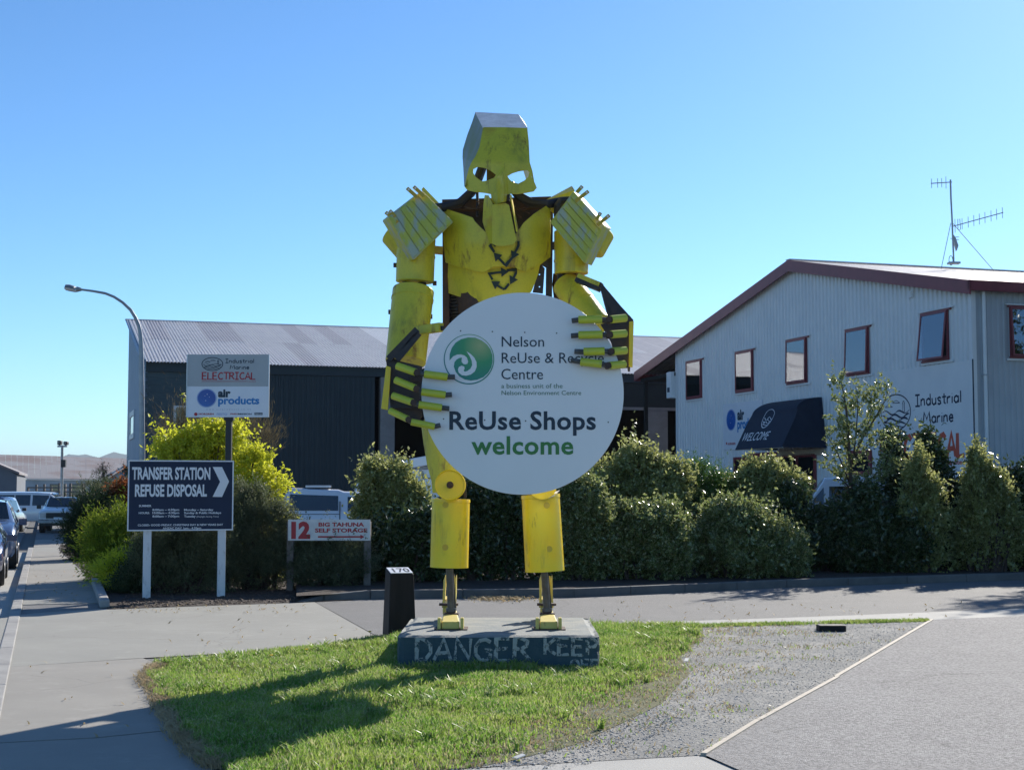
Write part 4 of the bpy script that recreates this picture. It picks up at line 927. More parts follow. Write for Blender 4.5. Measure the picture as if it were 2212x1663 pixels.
m = MB(); m.bar(P2(335, 463, 16.45), P2(492, 440, 16.2), .10, .08, up=(0, 1, 0)); m.build('thumb', 'yellow_old', gi, bevel=.008)
m = MB(); m.bar(P2(335, 476, 16.44), P2(505, 447, 16.2), .05, .05, up=(0, 1, 0)); m.build('thumb_bone', 'black_iron', gi)
hand([((1737, 378), (1638, 388), (1580, 387), (1420, 390), (1375, 396), 54), ((1737, 482), (1640, 490), (1583, 490), (1420, 494), (1370, 498), 54), ((1738, 597), (1650, 604), (1597, 602), (1455, 606), (1393, 603), 54), ((1730, 690), (1630, 700), (1578, 690), (1433, 674), (1370, 662), 54)],
     '2', 16.30, YD-.03, [(1640, 400), (1700, 330), (1765, 360), (1792, 392), (1768, 740), (1755, 740), (1752, 715), (1690, 720), (1640, 540), (1570, 420)], None,
     [(1764, 402), (1794, 400), (1786, 712), (1762, 705)],
     [(1578, 165, 1640, 400, .045), (1600, 225, 1655, 400, .03)], None, 0)
m = MB(); plate(m, ks('2', (1560, 160), (1590, 158), (1700, 290), (1750, 345), (1790, 392), (1760, 400), (1650, 370), (1610, 260)), 16.62, .025, holes=[ks('2', (1590, 215), (1600, 215), (1632, 350), (1618, 350))]); m.build('wrist_plate', 'black_iron', gi)
m = MB(); m.bar(P2(1412, 108, 16.75), P2(1570, 172, 16.62), .10, .08, up=(0, 1, 0)); m.build('thumb_bone', 'black_iron', gi)
m = MB(); m.bar(P2(1425, 98, 16.75), P2(1568, 158, 16.62), .05, .11, up=(0, 1, 0)); m.build('thumb', 'yellow_old', gi)
m = MB(); m.bar(P2(1690, 395, 16.6), P2(1420, 400, YD+.12), .05); m.bar(P2(1700, 690, 16.6), P2(1560, 690, YD+.12), .05); m.bar(P2(160, 780, 16.6), P2(420, 800, YD+.12), .05); m.build('sign_clamp', 'rusty_iron', gi)
# legs
def thick_sheet_drum(name, tp, bt, r0, r1, mat, parent):
    """open-topped tube with a visible wall"""
    n = 40; mb = MB(); a = (bt-tp).normalized(); x = a.cross(Vector((0, 1, 0))).normalized(); y = a.cross(x); vs = []
    prof = [(0, r0), (.045, r0+.004), (.05, r0-.003), (1, r1), (1, r1-.015), (0, r0-.015)]; ln = (bt-tp).length
    for t, r in prof:
        for i in range(n): g = 2*math.pi*i/n; vs.append(tp+a*ln*t+x*r*math.cos(g)+y*r*math.sin(g))
    m_ = len(prof); mb.add(vs, [(j*n+i, j*n+(i+1) % n, ((j+1) % m_)*n+(i+1) % n, ((j+1) % m_)*n+i) for j in range(m_) for i in range(n)])
    return mb.build(name, mat, parent, smooth=True)
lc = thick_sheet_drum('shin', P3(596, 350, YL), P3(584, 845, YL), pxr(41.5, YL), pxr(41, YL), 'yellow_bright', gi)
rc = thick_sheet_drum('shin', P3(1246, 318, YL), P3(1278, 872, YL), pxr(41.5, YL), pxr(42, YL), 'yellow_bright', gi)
m = MB(); m.cyl(P3(584, 836, YL), P3(584, 841, YL), pxr(40.5, YL), n=32); m.build('shin_base', 'yellow_old', lc)
m = MB(); m.cyl(P3(1277, 862, YL), P3(1277, 867, YL), pxr(41, YL), n=32); m.build('shin_base', 'yellow_old', rc)
for par, x, y in ((lc, 556, 700), (lc, 558, 392), (rc, 1291, 395), (rc, 1310, 712)):
    m = MB(); q = P3(x, y, YL-pxr(40, YL)); m.cyl(q+Vector((0, .03, 0)), q-Vector((0, .006, 0)), .035, n=16); m.build('weld_mark', 'yellow_orange', par)
th_ = [k('2', 357, 1115), k('2', 372, 1230), k('2', 395, 1370), k('2', 425, 1480), k('2', 432, 1560), k('2', 600, 1560), k('2', 600, 1400), k('2', 640, 1200), k('2', 600, 1000), k('2', 400, 1000)]
m = MB(); plate(m, th_, YL-.12, .014, lambda x, y: .30*((x-965)/60.)**2, grid=9); m.build('thigh', 'yellow_old', gi, smooth=True)
m = MB(); plate(m, [(x, y) for x, y in ((1130, 920), (1200, 930), (1205, 1000), (1200, 1050), (1150, 1055), (1135, 1000))], YL-.10, .014, lambda x, y: .3*((x-1166)/45.)**2, grid=9); m.build('thigh', 'yellow_old', gi, smooth=True)
q = P2(551, 1506, YL-.36); rk = pxr(33.4, YL-.36)
m = MB(); m.cyl(q+Vector((0, .35, 0)), q, rk*.96, rk, n=48); m.cyl(q+Vector((0, .0, 0)), q-Vector((0, .012, 0)), rk, n=48)
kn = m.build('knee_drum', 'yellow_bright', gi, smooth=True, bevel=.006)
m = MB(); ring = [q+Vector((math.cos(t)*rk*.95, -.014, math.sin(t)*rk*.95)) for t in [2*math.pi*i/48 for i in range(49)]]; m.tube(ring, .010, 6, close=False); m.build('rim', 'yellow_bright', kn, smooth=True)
m = MB(); m.cyl(q-Vector((0, .0, 0)), q-Vector((0, .05, 0)), .042, .034, n=18); m.cyl(q-Vector((0, .05, 0)), q-Vector((0, .08, 0)), .02, n=10); m.build('bung', 'rusty_iron', kn, bevel=.004)
m = MB(); m.bar(q+Vector((0, .1, 0)), P3(596, 420, YL), .09); m.bar(P3(697, 270, YL), P3(700, 340, YL), .03, .03); m.build('knee_bar', 'black_iron', gi)
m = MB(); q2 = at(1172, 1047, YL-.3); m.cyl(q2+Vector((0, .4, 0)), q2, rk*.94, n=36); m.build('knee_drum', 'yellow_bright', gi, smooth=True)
m = MB(); m.bar(q2+Vector((0, .2, 0)), P3(1250, 420, YL), .09); m.bar(P3(1318, 290, YL-.1), P3(1322, 330, YL-.1), .03); m.build('knee_bar', 'black_iron', gi)
m = MB(); p = [P3(1385, 285, YL+.1), P3(1345, 325, YL-.22), P3(1305, 340, YL-.25), P3(1345, 300, YL)]; m.poly(p, [t+Vector((0, .01, -.008)) for t in p]); m.build('torn_edge', 'silver_paint', rc)
# ankles and feet
def foot(xs, xf, xm):
    """xs rod x at top, xf/xm = crop-3 outline columns"""
    z0 = PH
    YF = G(*k('3', xf, 1300), PH).y
    def Z(x, y): return at(*k('3', x, y), 1).x
    sx = lambda x, Y: at(*k('3', x, 1200), Y).x
    y0, y1 = YF+.02, YF+1.45
    w0 = pxr(19.5, y0); w1 = pxr(13, y0); cx0 = sx(xf, y0); cx1 = sx(xm, y1)
    ft = MB(); h0 = .088; h1 = .50
    ft.hexa([(cx0-w0, y0, z0+.01), (cx0+w0, y0, z0+.01), (cx1+w1, y1, z0+.01), (cx1-w1, y1, z0+.01), (cx0-w0, y0+.02, z0+h0), (cx0+w0, y0+.02, z0+h0), (cx1+w1, y1, z0+h0+.05), (cx1-w1, y1, z0+h0+.05)])
    ft.hexa([(cx1-w1*1.0, y1-.55, z0+h0), (cx1+w1*1.0, y1-.55, z0+h0), (cx1+w1, y1, z0+.2), (cx1-w1, y1, z0+.2), (cx1-w1*1.05, y1-.45, z0+.20), (cx1+w1*1.05, y1-.45, z0+.20), (cx1+w1, y1, z0+.27), (cx1-w1, y1, z0+.27)])
    f = ft.build('foot', 'yellow_cream', gi, bevel=.012)
    m = MB(); m.box(cx0-w0-.075, cx0+w0+.085, y0-.04, y0+.30, z0+.001, z0+.012); m.build('foot_plate', 'rusty_iron', f)
    for s in (-1, 1):
        m = MB(); X = cx0+s*(w0+.025); m.hexa([(X-.018, y0-.02, z0+.01), (X+.018, y0-.02, z0+.01), (X+.018, y0+.16, z0+.01), (X-.018, y0+.16, z0+.01), (X-.018, y0+.0, z0+.13), (X+.018, y0+.0, z0+.13), (X+.018, y0+.1, z0+.13), (X-.018, y0+.1, z0+.13)]); m.build('toe_cheek', 'yellow_cream', f, bevel=.004)
        m = MB(); X = cx1+s*w1*.98; m.poly([(X-.012, y1-.35, z0+.18), (X-.012, y1, z0+.3), (X-.012, y1, z0+.46), (X-.012, y1-.12, z0+.46)], [(X+.012, y1-.35, z0+.18), (X+.012, y1, z0+.3), (X+.012, y1, z0+.52), (X+.012, y1-.12, z0+.52)]); m.build('heel_cheek', 'yellow_cream', f)
        m = MB(); m.bar((X+s*.01, y1-.3, z0+.16), (X-s*.02, y1-.05, z0+.50), .02, .03); m.build('stay', 'yellow_cream', f)
    m = MB(); yr = YF+.78; m.box(cx0*.6+cx1*.4-.085, cx0*.6+cx1*.4+.085, yr-.08, yr+.06, z0+h0+.01, z0+h0+.035); m.box(cx0*.6+cx1*.4-.05, cx0*.6+cx1*.4+.05, yr-.05, yr+.04, z0+h0+.035, z0+h0+.07); m.build('ankle_plate', 'rusty_iron', f)
    m = MB(); m.box(cx1-.11, cx1+.11, y1-.5, y1-.4, z0+.19, z0+.215); m.build('ankle_plate', 'rusty_iron', f)
    m = MB(); p0 = Vector((cx0*.6+cx1*.4, yr-.01, z0+h0+.05)); p1 = P3(xs, 850, YL); m.cyl(p0, p1, .040, n=14); m.cyl(p0+(p1-p0)*.0+Vector((.0, 0, 0)), p0+Vector((0, 0, .04)), .058, n=14); m.build('ankle_rod', 'grey_rod', gi, smooth=True)
    m = MB(); m.bar((cx0*.6+cx1*.4+.05, yr+.02, z0+.15), p1+Vector((.035, .05, 0)), .022, .02); m.build('ankle_rib', 'grey_rod', gi)
foot(585, 594, 592); foot(1272, 1306, 1284)

# ------------------------------------------------------------------ round sign the giant holds
dc = at(1128.7, 849.2, YD); rd = pxr(219, YD)
ds = empty('round_sign', tuple(dc), 'large round white ReUse Shops welcome sign clasped in the robot hands', 'sign')
FD = Fr(dc, (1, 0, 0), (0, -1, 0))
m = MB(); m.cyl(dc+Vector((0, .03, 0)), dc, rd, n=128); m.build('disc', 'disc_white', ds, bevel=.004)
T = lambda s, x0, yb, x1, yc, **kw: text(m, FD, s, *k('2', x0, yb), k('2', x1, yb)[0], k('2', x0, yc)[1], **kw)
for a_ in (('Nelson', 900, 572, 1187, 503), ('ReUse & Recycle', 900, 682, 1592, 613), ('Centre', 898, 792, 1180, 722)):
    m = MB(); T(*a_); m.build('lettering', 'navy_ink', ds)
m = MB(); T('a business unit of the', 898, 852, 1312, 822); T('Nelson Environment Centre', 899, 898, 1438, 869); m.build('small_lettering', 'ink_grey_green', ds)
m = MB(); T('ReUse Shops', 546, 1130, 1537, 1012, bold=.022, space=1.05); m.build('shops_lettering', 'navy_ink', ds)
m = MB(); T('welcome', 695, 1297, 1385, 1180, bold=.022, space=1.05); m.build('welcome_lettering', 'ink_green', ds)
# emblem: ring, graded disc and white double wave
ec = FD.px(*k('2', 679, 657)); er = 171*.3193/ppm(YD)
me_ = bpy.data.materials.new('emblem_green'); me_.use_nodes = True; nt = me_.node_tree; b_ = nt.nodes['Principled BSDF']; b_.inputs['Roughness'].default_value = .4
tc = nt.nodes.new('ShaderNodeTexCoord'); vm = nt.nodes.new('ShaderNodeVectorMath'); vm.operation = 'DISTANCE'; nt.links.new(tc.outputs['Object'], vm.inputs[0])
hot = FD.p(ec[0]+er*.45, ec[1]+er*.55); vm.inputs[1].default_value = tuple(hot)
cr = nt.nodes.new('ShaderNodeValToRGB'); mr = nt.nodes.new('ShaderNodeMapRange'); mr.inputs[1].default_value = 0; mr.inputs[2].default_value = er*1.7; nt.links.new(vm.outputs[1], mr.inputs[0]); nt.links.new(mr.outputs[0], cr.inputs[0])
cr.color_ramp.elements[0].color = (.42, .48, .20, 1); cr.color_ramp.elements[1].color = (.010, .20, .21, 1); e_ = cr.color_ramp.elements.new(.4); e_.color = (.05, .33, .13, 1)
nt.links.new(cr.outputs[0], b_.inputs['Base Color']); MAT['emblem_green'] = me_
m = MB(); N_ = 72
ro = [FD.p(ec[0]+er*math.cos(2*math.pi*i/N_), ec[1]+er*math.sin(2*math.pi*i/N_), .004) for i in range(N_)]; ri = [FD.p(ec[0]+er*(.965+.012*math.sin(2*math.pi*i/N_))*math.cos(2*math.pi*i/N_), ec[1]+er*(.965+.012*math.sin(2*math.pi*i/N_))*math.sin(2*math.pi*i/N_), .004) for i in range(N_)]
m.add(ro+ri, [(i, (i+1) % N_, N_+(i+1) % N_, N_+i) for i in range(N_)])
def lq(*pts): return [FD.px(*k('L', x, y)) for x, y in pts]
g1 = lq((820, 830), (822, 760), (845, 690), (890, 630), (950, 592), (1030, 572), (1110, 575), (1180, 605), (1240, 650), (1280, 705), (1302, 770), (1305, 840), (1290, 910), (1255, 970), (1200, 1020), (1130, 1048), (1060, 1058), (990, 1045), (930, 1010), (890, 960), (868, 900),
        (876, 850), (900, 820), (935, 802), (960, 800), (955, 825), (957, 850), (975, 870), (1000, 876), (1022, 868), (1030, 845), (1018, 800), (990, 775), (950, 762), (905, 765), (860, 785))
shape_on(m, FD, g1, .002, .004); m.build('emblem', 'emblem_green', ds)
m = MB(); w1 = lq((1012, 728), (1060, 760), (1100, 800), (1124, 850), (1126, 905), (1105, 955), (1060, 990), (1010, 1003), (960, 998), (925, 970), (914, 935), (925, 905), (955, 890), (985, 900), (990, 925), (978, 945), (990, 958), (1020, 950), (1055, 925), (1075, 885), (1070, 835), (1045, 780))
shape_on(m, FD, w1, .004, .0065); m.build('emblem_wave', 'disc_white', ds)
m = MB()
for x, y in ((622, 465), (837, 470), (1056, 475), (1272, 480), (507, 1060), (785, 1068), (1062, 1073), (1621, 1082)): q = P2(x, y, YD-.004); m.cyl(q+Vector((0, .006, 0)), q, .008, n=8)
m.build('screw', 'grey_rod', ds)

# ------------------------------------------------------------------ bollard with house number
bp = G(860, 1375); bl = empty('bollard', (bp.x, bp.y+.18, 0), 'squat black tapered timber bollard with white number plate, left of the block', 'bollard', rz=R(17))
m = MB(); hB = .82; m.hexa([(-.185, -.185, -.03), (.185, -.185, -.03), (.185, .185, -.03), (-.185, .185, -.03), (-.155, -.15, hB-.02), (.155, -.15, hB-.02), (.155, .15, hB+.04), (-.155, .15, hB+.04)]); m.build('post', 'bollard_black', bl, bevel=.012, local=True)
ftop = FrV((-.145, -.14, hB-.012), Vector((1, 0, 0)), Vector((0, .28, .056)).normalized())
m = MB(); m.fbox(ftop, 0, .29, 0, .28, 0, .008); m.build('number_plate', 'ink_white', bl, local=True)
m = MB(); v_, f_ = glyphs('170', .02); mx = max(p[0] for p in v_); m.add([ftop.p(.02+p[0]/mx*.25, .04+p[1]*.27, .010) for p in v_], f_); m.build('house_number', 'black_trim', bl, local=True)

# ------------------------------------------------------------------ transfer station sign
q0 = G(*k('5', 200, 1615)); q1 = G(*k('5', 659, 1590)); YS1 = (q0.y+q1.y)/2
FT = Fr((q0.x, q0.y, 0), ((q1.x-q0.x), (q1.y-q0.y)*.35, 0), (0, -1, 0)); FT = Fr((q0.x, q0.y, 0), FT.U, FT.U.cross(Vector((0, 0, 1))))
if FT.N.y > 0: FT.N = -FT.N
ts = empty('transfer_sign', tuple(q0), 'navy TRANSFER STATION REFUSE DISPOSAL sign on two white posts', 'sign')
U5 = lambda x, y, f=FT: f.px(*k('5', x, y))
ua, va = U5(76, 1200); ub, vb = U5(733, 767)
for x in (200, 659):
    u = U5(x, 1400)[0]; m = MB(); m.fbox(FT, u-.066, u+.066, -.05, vb-.1, -.13, -.012); m.build('post', 'white_post', ts, bevel=.006)
m = MB(); m.fbox(FT, ua, ub, va, vb, -.010, .012); brd = m.build('board', 'navy_board', ts)
m = MB(); w = .022
for a, b, c, d in ((ua, ub, va, va+w), (ua, ub, vb-w, vb), (ua, ua+w, va+w, vb-w), (ub-w, ub, va+w, vb-w)): m.fbox(FT, a, b, c, d, .0125, .019)
m.build('frame', 'ink_white', ts)
def T5(m, s, x0, yb, x1, yc, f=FT.shift(.014), **kw): text(m, f, s, *k('5', x0, yb), k('5', x1, yb)[0], k('5', x0, yc)[1], n=.002, **kw)
m = MB(); T5(m, 'TRANSFER STATION', 106, 880, 588, 810, bold=.035); T5(m, 'REFUSE DISPOSAL', 124, 985, 567, 916, bold=.035); m.build('title_lettering', 'ink_white', ts)
m = MB(); shape_on(m, FT, [U5(*p) for p in ((603, 806), (660, 806), (703, 895), (660, 990), (602, 989), (648, 897))], .0125, .016); m.build('chevron', 'ink_white', ts)
m = MB(); sp = dict(bold=.028)
T5(m, 'SUMMER', 149, 1051, 226, 1039, **sp); T5(m, 'HOURS:', 148, 1094, 214, 1083, **sp)
for y, a, b in ((1075, '8:00am – 4:30pm', 'Monday – Saturday'), (1094, '10:00am – 4:30pm', 'Sunday & Public Holidays'), (1115, '8:00am – 7:00pm', 'Tuesday')):
    T5(m, a, 232, y, 397, y-12, **sp); T5(m, b, 427, y, {1075: 607, 1094: 655, 1115: 498}[y], y-12, **sp)
T5(m, '(Daylight Saving Time)', 503, 1115, 640, 1106)
T5(m, 'CLOSED: GOOD FRIDAY, CHRISTMAS DAY & NEW YEARS DAY', 142, 1169, 667, 1158, **sp); T5(m, 'ANZAC DAY 1pm - 4.30pm', 295, 1188, 532, 1177, **sp); m.build('hours_lettering', 'ink_white', ts)

# ------------------------------------------------------------------ electrical / air products sign on a dark pole
YE = 27.6; FE = Fr((at(492, 900, YE).x, YE, 0), (1, 0, 0), (0, -1, 0))
es = empty('pole_sign', tuple(FE.O), 'grey and white ELECTRICAL and air products sign on a dark pole', 'sign')
ue0, ve0 = FE.px(403.5, 901); ue1, ve1 = FE.px(580.5, 765.5); vm_ = FE.px(403, 834)[1]
m = MB(); up = FE.px(492, 950)[0]; m.fbox(FE, up-.055, up+.055, -.05, ve0+.3, -.16, -.05); m.fbox(FE, up-.09, up+.09, ve0-.06, ve0+.02, -.18, -.03); m.build('pole', 'black_trim', es, bevel=.008)
m = MB(); m.fbox(FE, ue0, ue1, vm_, ve1, -.03, .0); m.build('upper_board', 'sign_grey', es)
m = MB(); m.fbox(FE, ue0, ue1, ve0, vm_-.004, -.03, .0); m.build('lower_board', 'sign_white', es)
m = MB()
for a, b, c, d in ((ue0-.015, ue0-.001, ve0, ve1), (ue1+.001, ue1+.015, ve0, ve1)): m.fbox(FE, a, b, c, d, -.04, .01)
m.build('edge_trim', 'alu', es)
def TE(m, s, x0, yb, x1, yc, **kw): text(m, FE, s, *k('E', x0, yb), k('E', x1, yb)[0], k('E', x0, yc)[1], n=.004, **kw)
def SE(m, s, x0, yb, x1, yc, w=.07, **kw): strokes(m, FE, s, *k('E', x0, yb), k('E', x1, yb)[0], k('E', x0, yc)[1], w=w, n=.003, **kw)
m = MB(); SE(m, 'Industrial', 1010, 240, 1670, 150, w=.09); SE(m, 'Marine', 1112, 380, 1560, 292, w=.09); m.build('name_lettering', 'ink_name', es) if 'ink_name' in MAT else m.build('name_lettering', 'navy_ink', es)
m = MB(); SE(m, 'ELECTRICAL', 483, 610, 1700, 455, w=.085); a = FE.px(*k('E', 485, 655)); b = FE.px(*k('E', 1500, 655)); m.tube([FE.p(*a, .003), FE.p(*b, .003)], .004, 5); TE(m, 'Limited', 1515, 668, 1700, 645); m.build('electrical_lettering', 'ink_red', es)
def marine_logo(m, fr, c, rx, ry, W, lh=True, n=.003):
    pts = [fr.p(c[0]+rx*math.cos(t), c[1]+ry*math.sin(t), n) for t in [2*math.pi*i/48 for i in range(49)]]; m.tube(pts, W, 5, squash=(fr.N, .1), close=False)
    for q, (y0, amp, tk) in enumerate(((-.02, .10, .10), (-.22, .10, .13), (-.42, .09, .13), (-.62, .07, .11), (-.80, .04, .07))):
        xm = math.sqrt(1-y0*y0)*.97; up_ = []; dn = []
        for i in range(25):
            x = -xm+2*xm*i/24; w_ = amp*math.sin(x*7+q*1.9)+(.10*abs(x)**2 if q == 0 else 0); tt = tk*(.35+.65*abs(math.sin(x*4.2+q)))*min(1, (1-abs(x)/xm)*6+.05)
            s_ = max(-.97, min(.97, y0+w_)); up_.append((c[0]+rx*x, c[1]+ry*(s_+tt/2))); dn.append((c[0]+rx*x, c[1]+ry*(s_-tt/2)))
        vs = [fr.p(*p, n+.001*q) for p in up_+dn]; m.add(vs, [(i, i+1, 25+i+1, 25+i) for i in range(24)])
    if lh:
        x0 = .55; sh_ = [(x0-.06, .0), (x0+.06, .0), (x0+.045, .45), (x0+.07, .45), (x0+.07, .5), (x0+.04, .5), (x0+.04, .58), (x0-.04, .58), (x0-.04, .5), (x0-.07, .5), (x0-.07, .45), (x0-.045, .45)]
        pp = [fr.p(c[0]+rx*a, c[1]+ry*b, n) for a, b in sh_+[sh_[0]]]; m.tube(pp, W*.5, 4, squash=(fr.N, .1), close=False)
        for cx_, cy_ in ((-.45, .35), (.05, .55)):
            pp = [fr.p(c[0]+rx*(cx_+a), c[1]+ry*(cy_+b), n) for a, b in ((-.25, -.02), (-.1, .08), (.0, .12), (.14, .06), (.25, -.03), (-.25, -.02))]; m.tube(pp, W*.4, 4, squash=(fr.N, .1), close=False)
m = MB(); c_ = FE.px(*k('E', 724, 265)); marine_logo(m, FE, c_, (960-490)/2*.096/ppm(YE), (410-120)/2*.096/ppm(YE), .008); m.build('emblem', 'navy_ink', es)
# the blue ball with a soft edge: printed as rings of paler blue
def ball(name, fr, c, r, parent, asp=1.):
    for i, (f, mt) in enumerate(((1.12, 'ball_halo'), (1.0, 'ball_blue'))):
        m = MB(); e = ellipse(c[0], c[1], r*f*asp, r*f, 48); m.add([fr.p(*p, .002+.002*i) for p in e], [tuple(range(48))]); m.build(name if i else name+'_halo', mt, parent)
    m = MB()
    for dx, dy, s in ((.05, .45, .05), (-.2, .25, .035), (.3, .12, .035), (-.1, -.3, .05)): e = ellipse(c[0]+dx*r*asp, c[1]+dy*r, s*r, s*r, 8); m.add([fr.p(*p, .006) for p in e], [tuple(range(8))])
    m.build('star', 'ink_white', parent)
pm('ball_halo', (.28, .38, .62), rough=.4); pm('ball_blue', (.015, .05, .30), (.02, .13, .45), scale=.9, rough=.3, detail=1)
ball('blue_ball', FE, FE.px(*k('E', 596, 1030)), 190*.096/ppm(YE), es, 1.05)
m = MB(); TE(m, 'air', 850, 1002, 1135, 835, bold=.05); m.build('air_lettering', 'navy_ink', es)
m = MB(); TE(m, 'products', 852, 1162, 1780, 1000, bold=.035); m.build('products_lettering', 'ink_sky', es)
m = MB(); TE(m, 'www.airproducts.co.nz', 578, 1298, 1590, 1262, space=1.6); m.build('web_lettering', 'faint_ink', es)
m = MB(); TE(m, 'NORGREN', 415, 1405, 755, 1370, bold=.03); e = ellipse(*FE.px(*k('E', 352, 1392)), .032, .032, 20); m.add([FE.p(*p, .004) for p in e], [tuple(range(20))]); TE(m, 'PNEU', 1130, 1402, 1300, 1372, bold=.03); m.build('maker_lettering', 'ink_red', es)
m = MB(); TE(m, 'FESTO', 822, 1412, 1058, 1370, bold=.02); m.build('maker_lettering', 'ball_halo', es)
m = MB(); TE(m, 'MISSION', 1305, 1402, 1605, 1372, bold=.03); a = FE.px(*k('E', 1670, 1410)); b = FE.px(*k('E', 1852, 1355)); m.fbox(FE, a[0], b[0], a[1], b[1], .001, .003); m.build('maker_lettering', 'navy_ink', es)
m = MB(); TE(m, 'PARKER', 1685, 1400, 1840, 1368); m.build('maker_lettering', 'ink_white', es)

# ------------------------------------------------------------------ self storage sign
g0 = G(*k('5', 1076, 1570)); YG = g0.y; FG = Fr((g0.x, YG, 0), (1, 0, 0), (0, -1, 0))
gg = empty('storage_sign', tuple(g0), 'small white 12 BIG TAHUNA SELF STORAGE sign with red arrow on two timber posts', 'sign')
ua, va = FG.px(*k('5', 1066, 1258)); ub, vb = FG.px(*k('5', 1573, 1129))
for x in (1077, 1552): u = FG.px(*k('5', x, 1400))[0]; m = MB(); m.fbox(FG, u-.063, u+.063, -.05, vb-.04, -.13, -.016); m.build('post', 'timber_grey', gg, bevel=.006)
m = MB(); m.fbox(FG, ua, ub, va, vb, -.014, .0); m.build('board', 'white_paint', gg)
m = MB(); T5(m, '12', 1086, 1240, 1203, 1150, f=FG, bold=.06); T5(m, 'BIG TAHUNA', 1254, 1171, 1535, 1148, f=FG, bold=.04); T5(m, 'SELF STORAGE', 1232, 1207, 1555, 1184, f=FG, bold=.04); m.build('lettering', 'ink_red', gg)
m = MB(); shape_on(m, FG, [FG.px(*k('5', *p)) for p in ((1250, 1230), (1512, 1230), (1512, 1221), (1537, 1235), (1512, 1249), (1512, 1240), (1250, 1240))], .0005, .003); m.build('arrow', 'ink_red', gg)

# ------------------------------------------------------------------ wall signs on the pale building
FBs = FB.shift(.045)
ws = empty('wall_sign', tuple(FB.p(-1, 1.5)), 'big grey-white Industrial Marine ELECTRICAL board on the pale corrugated wall', 'sign')
ua, vb = FBs.px(*K6(1385, 722)); ub = FBs.px(*K6(1919, 672))[0]; va = FBs.px(*K6(1932, 1330))[1]
m = MB(); m.fbox(FB, ua, ub, va, vb, .03, .045); m.build('board', 'sign_pale', ws) if 'sign_pale' in MAT else m.build('board', 'wall_iron', ws)
m = MB(); m.fbox(FB, ub+.002, ub+.03, va, vb+.02, .03, .06); m.build('edge_strip', 'navy_ink', ws)
def S6(m, s, x0, yb, x1, yb1, yc, fr=FBs, **kw): strokes(m, fr, s, *K6(x0, yb), K6(x1, yb1)[0], K6(x0, yc)[1], yb1=K6(x1, yb1)[1], n=.003, **kw)
m = MB(); S6(m, 'Industrial', 1592, 913, 1860, 893, 850, w=.085); S6(m, 'Marine', 1636, 1010, 1815, 1003, 948, w=.085); m.build('name_lettering', 'ink_name2', ws) if 'ink_name2' in MAT else m.build('name_lettering', 'navy_board', ws)
m = MB(); S6(m, 'ELECTRICAL', 1397, 1210, 1878, 1190, 1090, w=.11)
m.tube([FBs.p(*FBs.px(*K6(1400, 1246)), .003), FBs.p(*FBs.px(*K6(1755, 1243)), .003)], .02, 5); text(m, FBs, 'Limited', *K6(1775, 1243), K6(1878, 1240)[0], K6(0, 1218)[1], n=.003, bold=.03); m.build('electrical_lettering', 'ink_orange', ws)
m = MB(); c_ = FBs.px(*K6(1482, 947)); rx = abs(FBs.px(*K6(1566, 947))[0]-FBs.px(*K6(1398, 947))[0])/2; ry = abs(FBs.px(*K6(1482, 845))[1]-FBs.px(*K6(1482, 1047))[1])/2; marine_logo(m, FBs, c_, rx, ry, .022); m.build('emblem', 'navy_board', ws)
wa = empty('wall_sign', tuple(FB.p(-8, 2)), 'white air products board on the pale wall beside the navy awning', 'sign')
ua, vb = FBs.px(*K6(500, 902)); ub = FBs.px(*K6(724, 872))[0]; va = FBs.px(*K6(512, 1160))[1]
m = MB(); m.fbox(FB, ua, ub, va, vb, .03, .045); m.build('board', 'sign_white', wa)
c_ = FBs.px(*K6(547, 990)); ball('blue_ball', FBs, c_, abs(FBs.px(*K6(547, 935))[1]-FBs.px(*K6(547, 1045))[1])/2, wa, 1.0)
m = MB(); text(m, FBs, 'air', *K6(583, 988), K6(622, 985)[0], K6(0, 932)[1], n=.004, bold=.05); m.build('air_lettering', 'navy_ink', wa)
m = MB(); text(m, FBs, 'products', *K6(583, 1040), K6(705, 1030)[0], K6(0, 988)[1], n=.004, bold=.04, yb1=K6(705, 1030)[1]); m.build('products_lettering', 'ink_sky', wa)
m = MB(); text(m, FBs, 'NORGREN', *K6(530, 1132), K6(572, 1130)[0], K6(0, 1120)[1], n=.004, bold=.03); e = ellipse(*FBs.px(*K6(522, 1123)), .05, .05, 16); m.add([FBs.p(*p, .004) for p in e], [tuple(range(16))]); m.build('maker_lettering', 'ink_red', wa)

# ------------------------------------------------------------------ street lamp, floodlights, roof aerials
YP = 45.; lp = at(307, 1000, YP); sl_ = empty('street_lamp', (lp.x, YP, 0), 'tall curved grey street lamp beside the dark warehouse gable', 'street lamp')
SP = lambda x, y: at(*k('S', x, y), YP)
pts = [Vector((lp.x, YP, 0)), Vector((lp.x, YP, 3))]+[SP(*p) for p in ((1420, 1500), (1415, 1250), (1402, 1060), (1375, 930), (1325, 810), (1240, 670), (1110, 548), (960, 450), (810, 390), (600, 352), (395, 325))]
m = MB(); m.tube(pts, [.10, .085, .075, .065, .06, .055, .052, .05, .045, .042, .04, .036, .033], 10); m.build('pole', 'galv', sl_, smooth=True)
m = MB(); a, b = SP(410, 326), SP(330, 322); m.cyl(a, b, .045, .09, n=12)
hh = [(345, 345, .05), (300, 320, .15), (220, 300, .17), (150, 290, .15), (122, 302, .04)]
vs = []; nn = 12
for x, y, r in hh:
    c_ = SP(x, y)
    for j in range(nn): t = 2*math.pi*j/nn; vs.append(c_+Vector((0, math.cos(t)*r, max(-.01, math.sin(t))*r*.62)))
